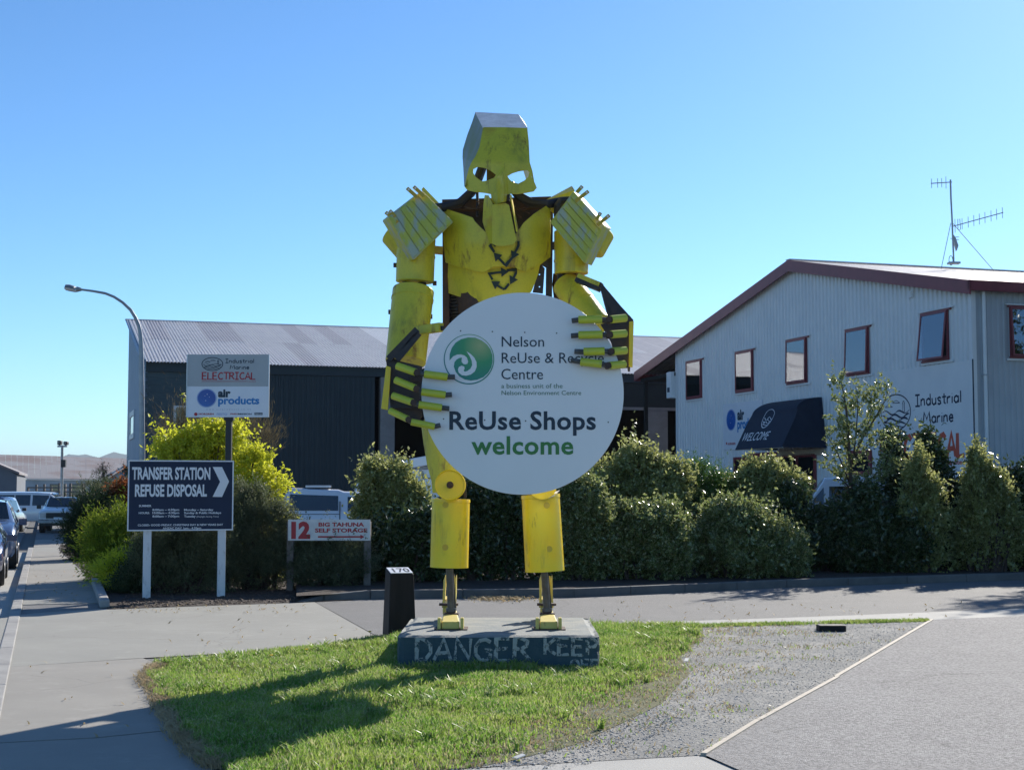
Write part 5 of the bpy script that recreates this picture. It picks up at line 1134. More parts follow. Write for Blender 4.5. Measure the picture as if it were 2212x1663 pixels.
m.add(vs, [(i*nn+j, i*nn+(j+1) % nn, (i+1)*nn+(j+1) % nn, (i+1)*nn+j) for i in range(4) for j in range(nn)]+[tuple(range(nn)), tuple(range(4*nn, 5*nn))]); m.build('lamp_head', 'galv', sl_, smooth=True)
m = MB(); vs = []
for x, y, r in hh:
    c_ = SP(x, y)
    for j in range(nn): t = 2*math.pi*j/nn; vs.append(c_+Vector((0, math.cos(t)*r*.85, min(0, math.sin(t))*r*.55-.012)))
m.add(vs, [(i*nn+j, i*nn+(j+1) % nn, (i+1)*nn+(j+1) % nn, (i+1)*nn+j) for i in range(4) for j in range(nn)]); m.build('lens', 'lamp_clear', sl_, smooth=True)
YQ = 80.; q = at(*k('4', 548, 580), YQ); fl = empty('floodlight_pole', (q.x, YQ, 0), 'thin pole with two square floodlights in front of the long shed', 'floodlight')
t_ = at(*k('4', 549, 172), YQ); m = MB(); m.cyl((q.x, YQ, 0), t_, .10, .07, n=10); m.build('pole', 'galv', fl, smooth=True)
m = MB(); m.bar(at(*k('4', 508, 178), YQ), at(*k('4', 592, 178), YQ), .10); m.build('crossbar', 'galv', fl)
for x0, y0, x1, y1 in ((508, 128, 542, 165), (562, 136, 597, 166)):
    a = at(*k('4', x0, y1), YQ); b = at(*k('4', x1, y0), YQ); m = MB(); m.box(a.x, b.x, YQ-.1, YQ+.25, a.z, b.z); o = m.build('floodlight', 'black_trim', fl, bevel=.03)
    m = MB(); m.box(a.x+.07, b.x-.07, YQ-.13, YQ-.105, a.z+.07, b.z-.07); m.build('lens', 'galv', o)
    m = MB(); m.box((a.x+b.x)/2-.04, (a.x+b.x)/2+.04, YQ, YQ+.08, at(*k('4', 508, 178), YQ).z, a.z); m.build('bracket', 'galv', o)
m = MB(); a = at(*k('4', 562, 330), YQ); m.box(a.x-.12, a.x+.12, YQ-.1, YQ+.1, a.z-.2, a.z+.2); m.build('junction_box', 'black_trim', fl)
YN = 38.6
AP = lambda x, y, d=0.: at(*k('A', x, y), YN+d)
rz0 = FB.p(uP, vP+.15, 0); tN = (at(2060, 580, YN).x-rz0.x)/AX2.x; YN = (rz0+AX2*tN).y
base = Vector((AP(765, 1525).x, YN, rz0.z+.0))
an = empty('roof_aerial', tuple(base), 'thin television aerial mast with two yagi arms on the pale building ridge', 'aerial')
m = MB(); m.tube([base, AP(757, 1280), AP(745, 1000), AP(738, 800), AP(722, 500), AP(715, 232)], .032, 8); m.box(base.x-.2, base.x+.2, base.y-.15, base.y+.15, base.z-.02, base.z+.05); m.build('mast', 'galv', an)
def yagi(a, b, xs, half, name, parent=an):
    m = MB(); m.bar(a, b, .032, .032); bo = m.build(name, 'galv', parent)
    for t, h in xs:
        c_ = a.lerp(b, t); m = MB(); m.tube([c_-Vector((0, 0, h)), c_+Vector((0, 0, h))], .011, 5); m.build('element', 'galv', bo)
    return bo
an_s = .149/ppm(YN)
yagi(AP(735, 268), AP(432, 287), [(.28, 90*an_s), (.485, 68*an_s), (.68, 70*an_s), (.97, 70*an_s)], 0, 'boom')
bo_ = yagi(AP(745, 910), AP(1480, 708), [(.05, 100*an_s), (.19, 80*an_s), (.31, 80*an_s), (.42, 80*an_s), (.53, 80*an_s), (.64, 80*an_s), (.76, 80*an_s), (.87, 80*an_s), (.985, 80*an_s)], 0, 'boom')
m = MB(); c_ = AP(843, 880); m.tube([c_+Vector((x*an_s, 0, z*an_s)) for x, z in ((-20, -70), (-20, 80), (8, 80), (18, -75), (-12, -80))], .013, 5); m.build('dipole', 'galv', bo_)
m = MB(); m.tube([AP(720, 860), AP(580, 1525)], .012, 5); m.build('stay', 'galv', an)
m = MB(); m.tube([AP(745, 860), AP(1345, 1552, .8)], .012, 5); m.build('stay', 'galv', an)
m = MB(); p = [AP(765, 1030), AP(795, 1080), AP(832, 1185), AP(808, 1260), AP(770, 1120)]; m.poly(p, [t+Vector((0, .15, 0)) for t in p]); m.bar(AP(780, 1065), AP(838, 1062), .02); m.bar(AP(780, 1100), AP(838, 1102), .02); m.bar(AP(715, 1085), AP(760, 1085), .02); m.build('panel_aerial', 'galv', an)
m = MB(); c_ = AP(722, 1402); m.tube([c_+Vector((28*an_s*math.cos(t), 0, 70*an_s*math.sin(t))) for t in [2*math.pi*i/20 for i in range(21)]], .012, 5, close=False); m.build('cable_loop', 'cable', an)
# ------------------------------------------------------------------ vehicles
def loft(stations, parent, mat, name='body', ring=None):
    """stations: x, half width, floor z, belt z, top z, top half width (x forward)"""
    mb = MB(); R_ = []
    for (x, w, zb, zm, zt, wt) in stations:
        h = [(w*.90, zb), (w*.985, zb+.10), (w, zb+(zm-zb)*.45), (w*.995, zm-.05), (w*.975, zm)]
        if zt > zm+.12: h += [(wt+(w*.97-wt)*.5+.01, zm+(zt-zm)*.5), (wt+.01, zt-.09), (wt-.05, zt-.02), (wt*.6, zt+.012), (0, zt+.02)]
        else: h += [(w*.94, zm+.02), (w*.90, zt-.0), (w*.80, zt+.012), (w*.5, zt+.02), (0, zt+.025)]
        R_.append([Vector((x, y, z)) for y, z in h]+[Vector((x, -y, z)) for y, z in h[-2::-1]])
    n = len(R_[0]); vs = [p for r in R_ for p in r]
    fs = [(i*n+j, i*n+(j+1) % n, (i+1)*n+(j+1) % n, (i+1)*n+j) for i in range(len(R_)-1) for j in range(n)]
    fs += [tuple(range(n)), tuple(range((len(R_)-1)*n, len(R_)*n))[::-1]]
    mb.add(vs, fs); o = mb.build(name, mat, parent, smooth=True, local=True, bevel=.02); return R_, o
def qd(mb, a, b, c, d, out, th=.01):
    nrm = (b-a).cross(d-a).normalized()
    if nrm.dot(out) < 0: nrm = -nrm
    p = [x+nrm*.006 for x in (a, b, c, d)]; mb.poly(p, [x+nrm*th for x in p])
def wheel(root, x, y, r=.33, w=.22):
    s = 1 if y > 0 else -1
    m = MB(); m.cyl((x, y-s*.02, r), (x, y-s*w, r), r+.05, n=24); m.build('wheel_arch', 'black_trim', root, local=True)
    m = MB(); m.cyl((x, y+s*.01, r), (x, y-s*w, r), r, n=28); t = m.build('wheel', 'rubber', root, local=True, bevel=.02, smooth=True)
    m = MB(); m.cyl((x, y+s*.0, r), (x, y+s*.018, r), r*.62, r*.58, n=24); rm = m.build('rim', 'rim', t, local=True, smooth=True)
def vehicle(name, label, cat, loc, rz, paint, st, side, screens=(), wheels=(), r=.33, front=None, rear=None, group=None, extra=None, mirror=None):
    root = empty(name, loc, label, cat, group, rz)
    R_, body = loft(st, root, paint)
    for (i, j, f0, f1, k0, k1) in side:      # windows between stations i..j, from fraction to fraction
        for s in (1, -1):
            def P(st_i, kk):
                rr = R_[st_i]; lo = rr[4]; hi = rr[6]; p = lo.lerp(hi, kk); return Vector((p.x, p.y*s, p.z))
            a0, a1 = P(i, k0), P(j, k0); b0, b1 = P(i, k1), P(j, k1)
            m = MB(); qd(m, a0.lerp(a1, f0), a0.lerp(a1, f1), b0.lerp(b1, f1), b0.lerp(b1, f0), Vector((0, s, 0)), .012); m.build('side_window', 'dark_glass', root, local=True)
    for (i, j, lo, hi, wf) in screens:
        a = R_[i][9 if R_[i][9] else -1]; A = R_[i]; B = R_[j]; n = len(A)
        ca, cb = A[9], B[9]; wa = A[7].y*wf; wb = B[7].y*wf
        p = ca.lerp(cb, lo); q = ca.lerp(cb, hi); w0 = wa+(wb-wa)*lo; w1 = wa+(wb-wa)*hi
        out = Vector((1 if ca.x > cb.x and i < j else -1, 0, .3))
        m = MB(); qd(m, Vector((p.x, -w0, p.z)), Vector((p.x, w0, p.z)), Vector((q.x, w1, q.z)), Vector((q.x, -w1, q.z)), out, .014); m.build('windscreen', 'dark_glass', root, local=True)
    for x, y in wheels: wheel(root, x, y, r)
    def boxes(lst):
        for nm, x0, x1, y0, y1, z0, z1, mt in lst:
            m = MB(); m.box(x0, x1, y0, y1, z0, z1); m.build(nm, mt, root, local=True, bevel=.012)
    boxes(front or []); boxes(rear or []); boxes(extra or [])
    return root
# white ute coming out towards the camera
p = at(104, 1055, 64); W_ = .84
ut = vehicle('parked_ute', 'white boxy old ute facing us at the end of the footpath', 'ute', (p.x, 66.2, 0), R(-90), 'car_white',
    [(2.2, .80, .38, .86, .90, .72), (2.1, .84, .34, .90, .95, .74), (1.05, .85, .34, .96, 1.02, .74), (.62, .85, .34, .98, 1.22, .68), (.25, .85, .34, .98, 1.49, .64), (-.9, .85, .34, .98, 1.50, .64), (-1.25, .85, .34, .98, 1.2, .66), (-1.3, .85, .34, .98, 1.0, .74), (-2.4, .84, .4, .98, 1.0, .76)],
    [(3, 4, .2, .95, .1, .92), (4, 5, .05, .48, .08, .92), (4, 5, .52, .97, .08, .92)], [(2, 4, .12, .93, .93)],
    [(1.45, .83), (1.45, -.83), (-1.5, .83), (-1.5, -.83)], .34,
    front=[('grille', 2.19, 2.23, -.52, .52, .62, .86, 'black_trim'), ('headlight', 2.19, 2.24, .54, .78, .66, .85, 'lamp_clear'), ('headlight', 2.19, 2.24, -.78, -.54, .66, .85, 'lamp_clear'),
           ('bumper', 2.18, 2.32, -.84, .84, .42, .53, 'galv'), ('valance', 2.15, 2.2, -.8, .8, .3, .60, 'black_trim'), ('number_plate', 2.24, 2.25, -.2, .2, .56, .67, 'ink_white'), ('mirror', .78, .9, .86, 1.04, 1.02, 1.18, 'black_trim'), ('mirror', .78, .9, -1.04, -.86, 1.02, 1.18, 'black_trim')])
ut.rotation_euler.z = R(-78)
# white van side-on behind it
p = at(168, 1055, 79)
vn = vehicle('passenger_van', 'long white passenger van side-on behind the white ute', 'van', (p.x-2.45, 79, -.12), R(3), 'car_white',
    [(2.45, .8, .35, .85, .9, .6), (2.35, .86, .3, 1.0, 1.06, .7), (1.95, .87, .3, 1.05, 1.12, .74), (1.15, .87, .3, 1.08, 1.80, .70), (.2, .87, .3, 1.08, 1.84, .70), (-2.4, .87, .3, 1.08, 1.84, .70), (-2.55, .85, .35, 1.08, 1.7, .70)],
    [(2, 3, .45, .97, .05, .9), (3, 4, .05, .93, .08, .9), (4, 5, .02, .32, .08, .9), (4, 5, .34, .64, .08, .9), (4, 5, .66, .97, .08, .9)], [(2, 3, .1, .93, .94)], [(1.6, .85), (1.6, -.85), (-1.5, .85), (-1.5, -.85)], .33)
# silver estate seen from the back at the left
p = at(47, 1055, 66)
vehicle('silver_wagon', 'silver tall wagon with red tail lamp, parked at the far left', 'car', (p.x-1.9, 68.5, -.12), R(95), 'car_silver',
    [(2.2, .78, .35, .75, .80, .6), (1.2, .85, .3, .92, .98, .7), (.55, .86, .3, .95, 1.62, .66), (-1.7, .86, .3, .97, 1.68, .64), (-2.15, .84, .35, .97, 1.25, .66), (-2.3, .82, .4, .85, .9, .66)],
    [(2, 3, .05, .48, .08, .9), (2, 3, .52, .97, .08, .9)], [(4, 3, .1, .9, .9)], [(1.4, .84), (1.4, -.84), (-1.4, .84), (-1.4, -.84)], .33,
    rear=[('tail_lamp', -2.27, -2.18, .60, .83, .72, .98, 'tail_red'), ('tail_lamp', -2.27, -2.18, -.83, -.60, .72, .98, 'tail_red'), ('bumper', -2.4, -2.25, -.82, .82, .36, .55, 'car_silver'), ('number_plate', -2.33, -2.31, -.25, .25, .62, .74, 'ink_white'), ('mirror', .95, 1.05, -1.04, -.86, .98, 1.12, 'black_trim'), ('mirror', .95, 1.05, .86, 1.04, .98, 1.12, 'black_trim')])
# two cars parked on the street facing the camera
CARST = [(2.1, .70, .30, .62, .66, .5), (1.95, .80, .25, .72, .78, .66), (1.0, .84, .24, .86, .93, .70), (.78, .84, .24, .88, .97, .70), (.05, .85, .24, .90, 1.38, .60), (-1.0, .85, .24, .92, 1.42, .60), (-1.75, .84, .26, .93, 1.02, .66), (-2.1, .80, .3, .85, .9, .64)]
def street_car(label, right_px, Y, paint, name='parked_car'):
    # right-hand flank of the car at the given photo column
    c_ = at(right_px, 1055, Y); loc = Vector((c_.x, Y, -.12))-AX2*.86+AX1*2.1
    a = math.atan2(-AX1.y, -AX1.x)
    return vehicle(name, label, 'car', tuple(loc), a, paint, CARST, [(3, 4, .35, .98, .1, .9), (4, 5, .04, .5, .08, .9), (4, 5, .54, .96, .08, .9), (5, 6, .05, .5, .1, .8)], [(3, 4, .08, .93, .95), (6, 5, .1, .9, .92)],
        [(1.35, .83), (1.35, -.83), (-1.3, .83), (-1.3, -.83)], .30,
        front=[('headlight', 1.93, 2.03, .48, .74, .56, .70, 'lamp_clear'), ('headlight', 1.93, 2.03, -.74, -.48, .56, .70, 'lamp_clear'), ('indicator', 1.86, 1.95, .72, .80, .56, .68, 'lamp_amber'), ('indicator', 1.86, 1.95, -.80, -.72, .56, .68, 'lamp_amber'), ('grille', 2.04, 2.12, -.4, .4, .48, .60, 'black_trim'), ('number_plate', 2.12, 2.135, -.2, .2, .36, .46, 'ink_white'), ('mirror', .72, .86, .86, 1.06, .90, 1.04, 'car_navy'), ('mirror', .72, .86, -1.06, -.86, .90, 1.04, 'car_navy')],
        extra=[('permit', .52, .54, .3, .42, 1.09, 1.2, 'ink_white')][:0])
sc_ = street_car('steel blue car with door mirror, second in the row at the left edge', 40, 37., 'car_blue'); sc_.scale.z = 1.2
street_car('dark navy car nearest in the row, cut by the left edge', 14.5, 30.6, 'car_navy')
# canopied ute beside the dark warehouse
p = at(*k('T', 592, 700), 48.); d0 = AX2
cu = vehicle('canopy_ute', 'white ute with long dark canopy window in front of the dark warehouse', 'ute', (p.x+.42, 48., 0), R(6), 'car_white',
    [(3.1, .80, .4, .95, .98, .72), (2.95, .86, .36, 1.0, 1.05, .76), (1.9, .88, .36, 1.08, 1.15, .76), (1.2, .88, .36, 1.12, 1.75, .70), (-.28, .88, .36, 1.12, 1.80, .70), (-.46, .88, .36, 1.12, 1.86, .72), (-2.0, .88, .36, 1.12, 1.92, .72), (-2.25, .86, .4, 1.10, 1.5, .78), (-2.4, .85, .45, 1.0, 1.05, .8)],
    [(2, 3, .45, .98, .1, .88), (3, 4, .06, .46, .1, .88), (3, 4, .52, .92, .1, .88), (5, 6, .0, .99, .12, .84)], [(2, 3, .1, .92, .92)], [(2.1, .85), (2.1, -.85), (-1.4, .85), (-1.4, -.85)], .36,
    extra=[('roof_vent', -1.5, -.7, -.6, .6, 1.93, 2.0, 'car_white'), ('seam', -.42, -.39, -.895, .895, .45, 1.5, 'black_trim'), ('seam', -2.2, -.4, -.892, .892, 1.085, 1.10, 'black_trim'), ('tail_lamp', -2.42, -2.36, .6, .8, .8, 1.0, 'tail_red')])
# cherry picker truck half hidden behind the giant's knee
YC = 50.
p0 = at(*k('T', 1210, 620), YC); p1 = at(*k('T', 1560, 430), YC)
tk = empty('lift_truck', ((p0.x+p1.x)/2, YC, 0), 'white lift truck with folded boom behind the giant left knee', 'truck')
m = MB(); m.box(p0.x, p1.x+1.6, YC, YC+2.1, .75, p1.z); m.build('body', 'car_white', tk, bevel=.03)
m = MB(); m.box(p0.x-2.6, p1.x+1.6, YC+.3, YC+1.8, .5, .74); m.build('chassis', 'black_trim', tk)
zt = at(*k('T', 1200, 262), YC).z; zA = p1.z
for x0, x1 in ((1200, 1222),):
    a = at(*k('T', x0, 430), YC+.1); b = at(*k('T', x1, 262), YC+.1); m = MB(); m.box(a.x, b.x, YC+.1, YC+.2, zA, b.z); m.build('boom_rest', 'car_white', tk)
m = MB(); m.bar(at(*k('T', 1185, 300), YC+.5), at(*k('T', 1700, 205), YC+.5), .35, .32); m.cyl(at(*k('T', 1165, 305), YC+.5), at(*k('T', 1190, 300), YC+.5), .28, n=12); m.build('boom', 'car_white', tk, bevel=.03)
m = MB(); m.bar(at(*k('T', 1240, 392), YC+.9), at(*k('T', 1700, 365), YC+.9), .34, .30); m.build('lower_boom', 'car_white', tk, bevel=.04)
m = MB(); m.bar(at(*k('T', 1230, 345), YC+.7), at(*k('T', 1450, 315), YC+.7), .08); m.bar(at(*k('T', 1360, 320), YC+.7), at(*k('T', 1400, 400), YC+.7), .1); m.build('hydraulic_ram', 'galv', tk)
c0 = at(*k('T', 725, 800), YC); c1 = at(*k('T', 930, 460), YC)
m = MB(); m.hexa([(c0.x-.15, YC, .5), (p0.x-.3, YC, .5), (p0.x-.3, YC+2, .5), (c0.x-.15, YC+2, .5), (c0.x+.05, YC+.1, c1.z), (p0.x-.35, YC+.1, c1.z), (p0.x-.35, YC+1.9, c1.z), (c0.x+.05, YC+1.9, c1.z)]); cb = m.build('cab', 'car_white', tk, bevel=.06)
m = MB(); m.hexa([(c0.x+.25, YC+.0, 1.75), (c0.x+1.15, YC+.0, 1.75), (c0.x+1.15, YC+.06, 1.75), (c0.x+.25, YC+.06, 1.75), (c0.x+.3, YC+.05, c1.z-.2), (c0.x+1.15, YC+.05, c1.z-.2), (c0.x+1.15, YC+.12, c1.z-.2), (c0.x+.3, YC+.12, c1.z-.2)]); m.build('pane', 'dark_glass', cb)
for x in (c0.x+.8, p1.x+.3):
    m = MB(); m.cyl((x, YC-.02, .45), (x, YC+.3, .45), .45, n=24); w = m.build('wheel', 'rubber', tk, smooth=True); m = MB(); m.cyl((x, YC-.04, .45), (x, YC-.02, .45), .25, n=20); m.build('rim', 'rim', w)
# white four-wheel drive by the entrance
p = at(1850, 1100, 36.)
vehicle('four_wheel_drive', 'white four wheel drive half hidden by shrubs below the navy awning', 'car', (p.x, 36., 0), R(168), 'car_white',
    [(2.3, .8, .45, 1.0, 1.05, .7), (2.2, .88, .4, 1.1, 1.18, .74), (1.3, .9, .4, 1.22, 1.3, .76), (.75, .9, .4, 1.25, 2.16, .72), (-2.0, .9, .4, 1.25, 2.2, .72), (-2.3, .88, .45, 1.25, 1.7, .76)],
    [(2, 3, .5, .97, .1, .85), (3, 4, .04, .32, .1, .85), (3, 4, .36, .64, .1, .85), (3, 4, .68, .96, .1, .85)], [(2, 3, .1, .9, .92), (5, 4, .1, .9, .92)], [(1.5, .87), (1.5, -.87), (-1.4, .87), (-1.4, -.87)], .38)
# blue ute with a white headboard behind the sign disc
p = at(1275, 1055, 46)
vehicle('flatbed_ute', 'blue flatbed ute with a pale frame, glimpsed right of the round sign', 'ute', (p.x, 46, 0), R(8), 'car_blue',
    [(2.2, .78, .4, .86, .9, .7), (1.1, .84, .36, 1.0, 1.06, .72), (.55, .84, .36, 1.02, 1.66, .66), (-.5, .84, .36, 1.02, 1.68, .66), (-.62, .84, .36, 1.0, 1.3, .7), (-.7, .84, .5, .8, .84, .7), (-2.3, .84, .5, .8, .84, .7)],
    [(1, 2, .4, .95, .1, .88), (2, 3, .06, .9, .1, .88)], [(1, 2, .1, .92, .92)], [(1.4, .81), (1.4, -.81), (-1.5, .81), (-1.5, -.81)], .34,
    extra=[('headboard', -.85, -.78, -.8, -.72, .84, 1.95, 'car_white'), ('headboard', -.85, -.78, .72, .8, .84, 1.95, 'car_white'), ('headboard', -.85, -.78, -.8, .8, 1.95, 2.02, 'car_white'), ('headboard', -.85, -.78, -.8, .8, 1.45, 1.50, 'car_white')])

# ------------------------------------------------------------------ leaves
def leaf_mesh(name, blobs, n_spray, leaf, per, spray, mat, seed, up=.35, fill=.55, spread=.8, droop=0., curl=0.):
    """blobs: cx,cy,cz,rx,ry,rz. Short leafy twigs grow out of the lumps; each leaf is a folded diamond"""
    g = np.random.default_rng(seed); B = np.array(blobs, float)
    area = (B[:, 3]*B[:, 4]+B[:, 3]*B[:, 5]+B[:, 4]*B[:, 5]); idx = g.choice(len(B), n_spray, p=area/area.sum()); b = B[idx]
    d = g.normal(size=(n_spray, 3)); d[:, 2] = np.where(d[:, 2] < -.9, -d[:, 2], d[:, 2]); d /= np.linalg.norm(d, axis=1)[:, None]
    lump = 1+.26*np.sin(d[:, 0]*5+seed+idx)*np.sin(d[:, 2]*6+seed*2)+.08*np.sin(d[:, 1]*11+idx*3)+g.normal(size=n_spray)*.05
    r = (fill+(1-fill)*g.random(n_spray)**.45)*lump; whip = (g.random(n_spray) < .09) & (d[:, 2] > -.1); r = np.where(whip, r*(1.08+.22*g.random(n_spray)), r)
    base = b[:, :3]+d*b[:, 3:]*r[:, None]
    fld = (np.sin(base[:, 0]*6.1+seed+1.7*np.sin(base[:, 2]*4.3))+np.sin(base[:, 1]*5.3-seed+1.3*np.sin(base[:, 0]*3.9))+np.sin(base[:, 2]*7.3+2*np.sin(base[:, 0]*2.7+seed)))/3
    base = b[:, :3]+d*b[:, 3:]*(r*(1+.16*fld))[:, None]; keep_ = (fld > -.38) | (r < .8) | (g.random(n_spray) < .25)
    base, d, whip = base[keep_], d[keep_], whip[keep_]; n_spray = len(base)
    ax = d+np.array([0, 0, up*2])+g.normal(size=(n_spray, 3))*.35; ax /= np.linalg.norm(ax, axis=1)[:, None]
    sl = spray*(.6+.8*g.random(n_spray))*np.where(whip, 1.9, 1.); ax[:, 2] = np.where(whip, np.abs(ax[:, 2])+.35, ax[:, 2]); ax /= np.linalg.norm(ax, axis=1)[:, None]
    N = n_spray*per; I = np.repeat(np.arange(n_spray), per); t = g.random(N)
    pos = base[I]+ax[I]*(t*sl[I])[:, None]+g.normal(size=(N, 3))*spray*.10
    pos[:, 2] -= droop*t*t*sl[I]
    ld = ax[I]*(1-spread)+g.normal(size=(N, 3))*spread; ld[:, 2] -= droop*t; ld /= np.linalg.norm(ld, axis=1)[:, None]
    L_ = leaf[0]*(.6+.7*g.random(N)); w = leaf[1]*(.7+.6*g.random(N))
    sd_ = np.cross(ld, g.normal(size=(N, 3))); sd_ /= np.linalg.norm(sd_, axis=1)[:, None]+1e-9
    nr = np.cross(ld, sd_)
    pos[:, 2] = np.maximum(pos[:, 2], .03)
    v = np.empty((N, 4, 3)); v[:, 0] = pos; v[:, 1] = pos+ld*(L_*.45)[:, None]+sd_*(w*.5)[:, None]+nr*(w*.15)[:, None]; v[:, 2] = pos+ld*L_[:, None]; v[:, 3] = pos+ld*(L_*.45)[:, None]-sd_*(w*.5)[:, None]+nr*(w*.15)[:, None]
    v[:, :, 2] = np.maximum(v[:, :, 2], .02)
    return raw_mesh(name, v.reshape(-1, 3), np.stack([np.arange(N)*4+i for i in (0, 1, 2, 0, 2, 3)], 1).reshape(-1, 3), mat)
def raw_mesh(name, v, f, mat, k_=3):
    me = bpy.data.meshes.new(name); nf = len(f)
    me.vertices.add(len(v)); me.vertices.foreach_set('co', np.ascontiguousarray(v, np.float32).ravel())
    me.loops.add(nf*k_); me.loops.foreach_set('vertex_index', np.ascontiguousarray(f, np.int32).ravel())
    me.polygons.add(nf); me.polygons.foreach_set('loop_start', np.arange(nf, dtype=np.int32)*k_)
    try: me.polygons.foreach_set('loop_total', np.full(nf, k_, np.int32))
    except Exception: pass
    me.materials.append(MAT[mat]); me.update(calc_edges=True); me.validate(); return me
KIND = {  # leaf (length, width), per twig, twig length, up, spread, droop
 'glossy': ((.11, .052), 11, .26, .45, .75, 0.), 'needle': ((.13, .016), 16, .32, .35, .35, .0), 'fine': ((.06, .018), 20, .24, .4, .5, 0.),
 'yellow': ((.10, .045), 16, .34, .25, .6, .35), 'juniper': ((.11, .022), 18, .38, .15, .35, .15), 'twiggy': ((.16, .010), 12, .55, .9, .18, 0.), 'small': ((.095, .05), 11, .24, .5, .7, 0.)}
def shrub(name, label, cat, Y, base, lobes, kind, mat, n, seed, zb=0., group=None, fill=.55, stems=5, dy=.75, fillbase=True):
    """lobes in photo coordinates: x, y, half width, half height, depth offset"""
    c_ = at(base, 1055, Y); root = empty(name, (c_.x, Y, zb), label, cat, group)
    s = 1/ppm(Y); B = []
    for (x, y, rx, ry, off) in lobes:
        p = at(x, y, Y+off); ss = (Y+off)/FPX; B.append((p.x, p.y, p.z, rx*ss*.86, max(rx*ss*dy, .25), ry*ss*.86))
    rb = random.Random(seed*7+1); wt = len(B)
    for b in list(B):          # knobbly outline: small lumps riding on the big ones
        for _ in range(4):
            a_ = rb.uniform(0, 6.28); e_ = rb.uniform(.1, 1.3); q_ = rb.uniform(.30, .52)
            B.append((b[0]+b[3]*math.cos(a_)*math.cos(e_)*.85, b[1]+b[4]*math.sin(a_)*math.cos(e_)*.85, b[2]+b[5]*math.sin(e_)*.85, b[3]*q_, b[4]*q_, b[5]*q_))
    if fillbase:
        for b in list(B)[:wt]:
            bot = b[2]-b[5]
            if bot > zb+.15: hz_ = (b[2]-zb)*.55; B.append((b[0], b[1]+.1, zb+hz_*.9, b[3]*.92, b[4], hz_))
        n = int(n*1.5)
    lf, per, sp, up, spr, dr = KIND[kind]
    sc = 1.
    me = leaf_mesh('crown', B, int(n/per), lf, per, sp, mat, seed, up, fill, spr, dr)
    cr_ = link('crown', me, root)
    m = MB(); rr = random.Random(seed)
    for i in range(max(stems, len(B))):
        b = B[i % len(B)]; e = Vector(b[:3])+Vector((rr.uniform(-.3, .3)*b[3], rr.uniform(-.3, .3)*b[4], rr.uniform(-.1, .8)*b[5])); q = Vector((c_.x+(e.x-c_.x)*.45+rr.uniform(-.15, .15), Y+rr.uniform(-.2, .2), zb-.03))
        mid = q.lerp(e, .5)+Vector((rr.uniform(-.12, .12), rr.uniform(-.1, .1), .1)); m.tube([q, mid, e], [.035, .022, .008], 6)
    m.build('trunk', 'bark', root); return root
# planted bed behind the side road, left to right
PLN = 'shrubs in the planted bed'
YS_ = .85
shrub('yellow_shrub', 'bright golden yellow shrub rising behind the navy transfer sign', 'shrub', 30.5, 480, [(400, 985, 45, 34, 0), (440, 955, 40, 36, .2), (490, 965, 42, 42, .4), (530, 1015, 42, 42, 0), (575, 1070, 34, 34, -.2), (430, 1040, 75, 52, .3), (520, 1080, 60, 40, 0), (365, 980, 28, 22, 0)], 'yellow', 'leaf_yellow', 30000, 1)
shrub('bare_shrub', 'brown feathery half-bare shrub poking up left behind the golden shrub', 'shrub', 33.5, 400, [(395, 960, 45, 45, 0), (370, 990, 30, 40, 0), (420, 950, 30, 40, 0)], 'twiggy', 'leaf_brown', 3200, 2, stems=14, fillbase=False)
shrub('bare_shrub', 'brown feathery half-bare shrub poking up right behind the golden shrub', 'shrub', 33.5, 540, [(520, 965, 42, 50, 0), (560, 985, 34, 45, 0), (500, 940, 30, 30, 0)], 'twiggy', 'leaf_brown', 3200, 3, stems=14, fillbase=False)
shrub('grey_shrub', 'dark grey-green feathery shrub behind the transfer sign posts', 'shrub', 27.2, 390, [(340, 1215, 50, 55, 0), (400, 1200, 60, 65, .2), (460, 1215, 50, 60, 0), (330, 1250, 45, 40, -.1), (430, 1250, 60, 40, -.2)], 'fine', 'leaf_greygreen', 38000, 4)
shrub('grey_shrub', 'tall grey-green feathery shrub between the two big signs', 'shrub', 28.2, 560, [(530, 1120, 42, 52, .3), (580, 1160, 50, 62, 0), (520, 1200, 52, 60, -.2), (600, 1220, 50, 50, -.3), (555, 1240, 60, 40, -.3)], 'fine', 'leaf_greygreen', 42000, 5)
shrub('grey_shrub', 'low grey-green feathery shrub spreading under the self storage sign', 'shrub', 27.9, 715, [(680, 1215, 55, 45, .2), (740, 1210, 50, 45, .2), (770, 1235, 32, 35, 0), (700, 1245, 60, 32, -.15)], 'fine', 'leaf_greygreen', 34000, 6)
shrub('glossy_shrub', 'pale spiky-topped glossy shrub between the storage sign and the giant', 'shrub', 30., 850, [(830, 1060, 22, 50, .2), (800, 1050, 18, 30, 0), (860, 1060, 26, 48, 0), (885, 1110, 38, 45, 0), (840, 1120, 52, 55, .1), (795, 1130, 28, 45, 0), (905, 1150, 30, 40, 0)], 'small', 'leaf_olive', 34000, 7, fill=.5)
shrub('dark_shrub', 'dark shrub at the foot of the pale spiky-topped shrub', 'shrub', 28.6, 860, [(830, 1200, 40, 45, .4), (880, 1210, 50, 50, .2), (930, 1180, 40, 60, .2)], 'glossy', 'leaf_dark', 19000, 8)
shrub('dark_shrub', 'dark glossy hedge-like shrub seen between the giant legs', 'shrub', 29.4, 1070, [(1020, 1120, 50, 60, .2), (1090, 1120, 55, 62, 0), (1040, 1200, 60, 60, 0), (1120, 1195, 50, 60, 0), (975, 1180, 40, 70, 0)], 'small', 'leaf_dark', 40000, 9)
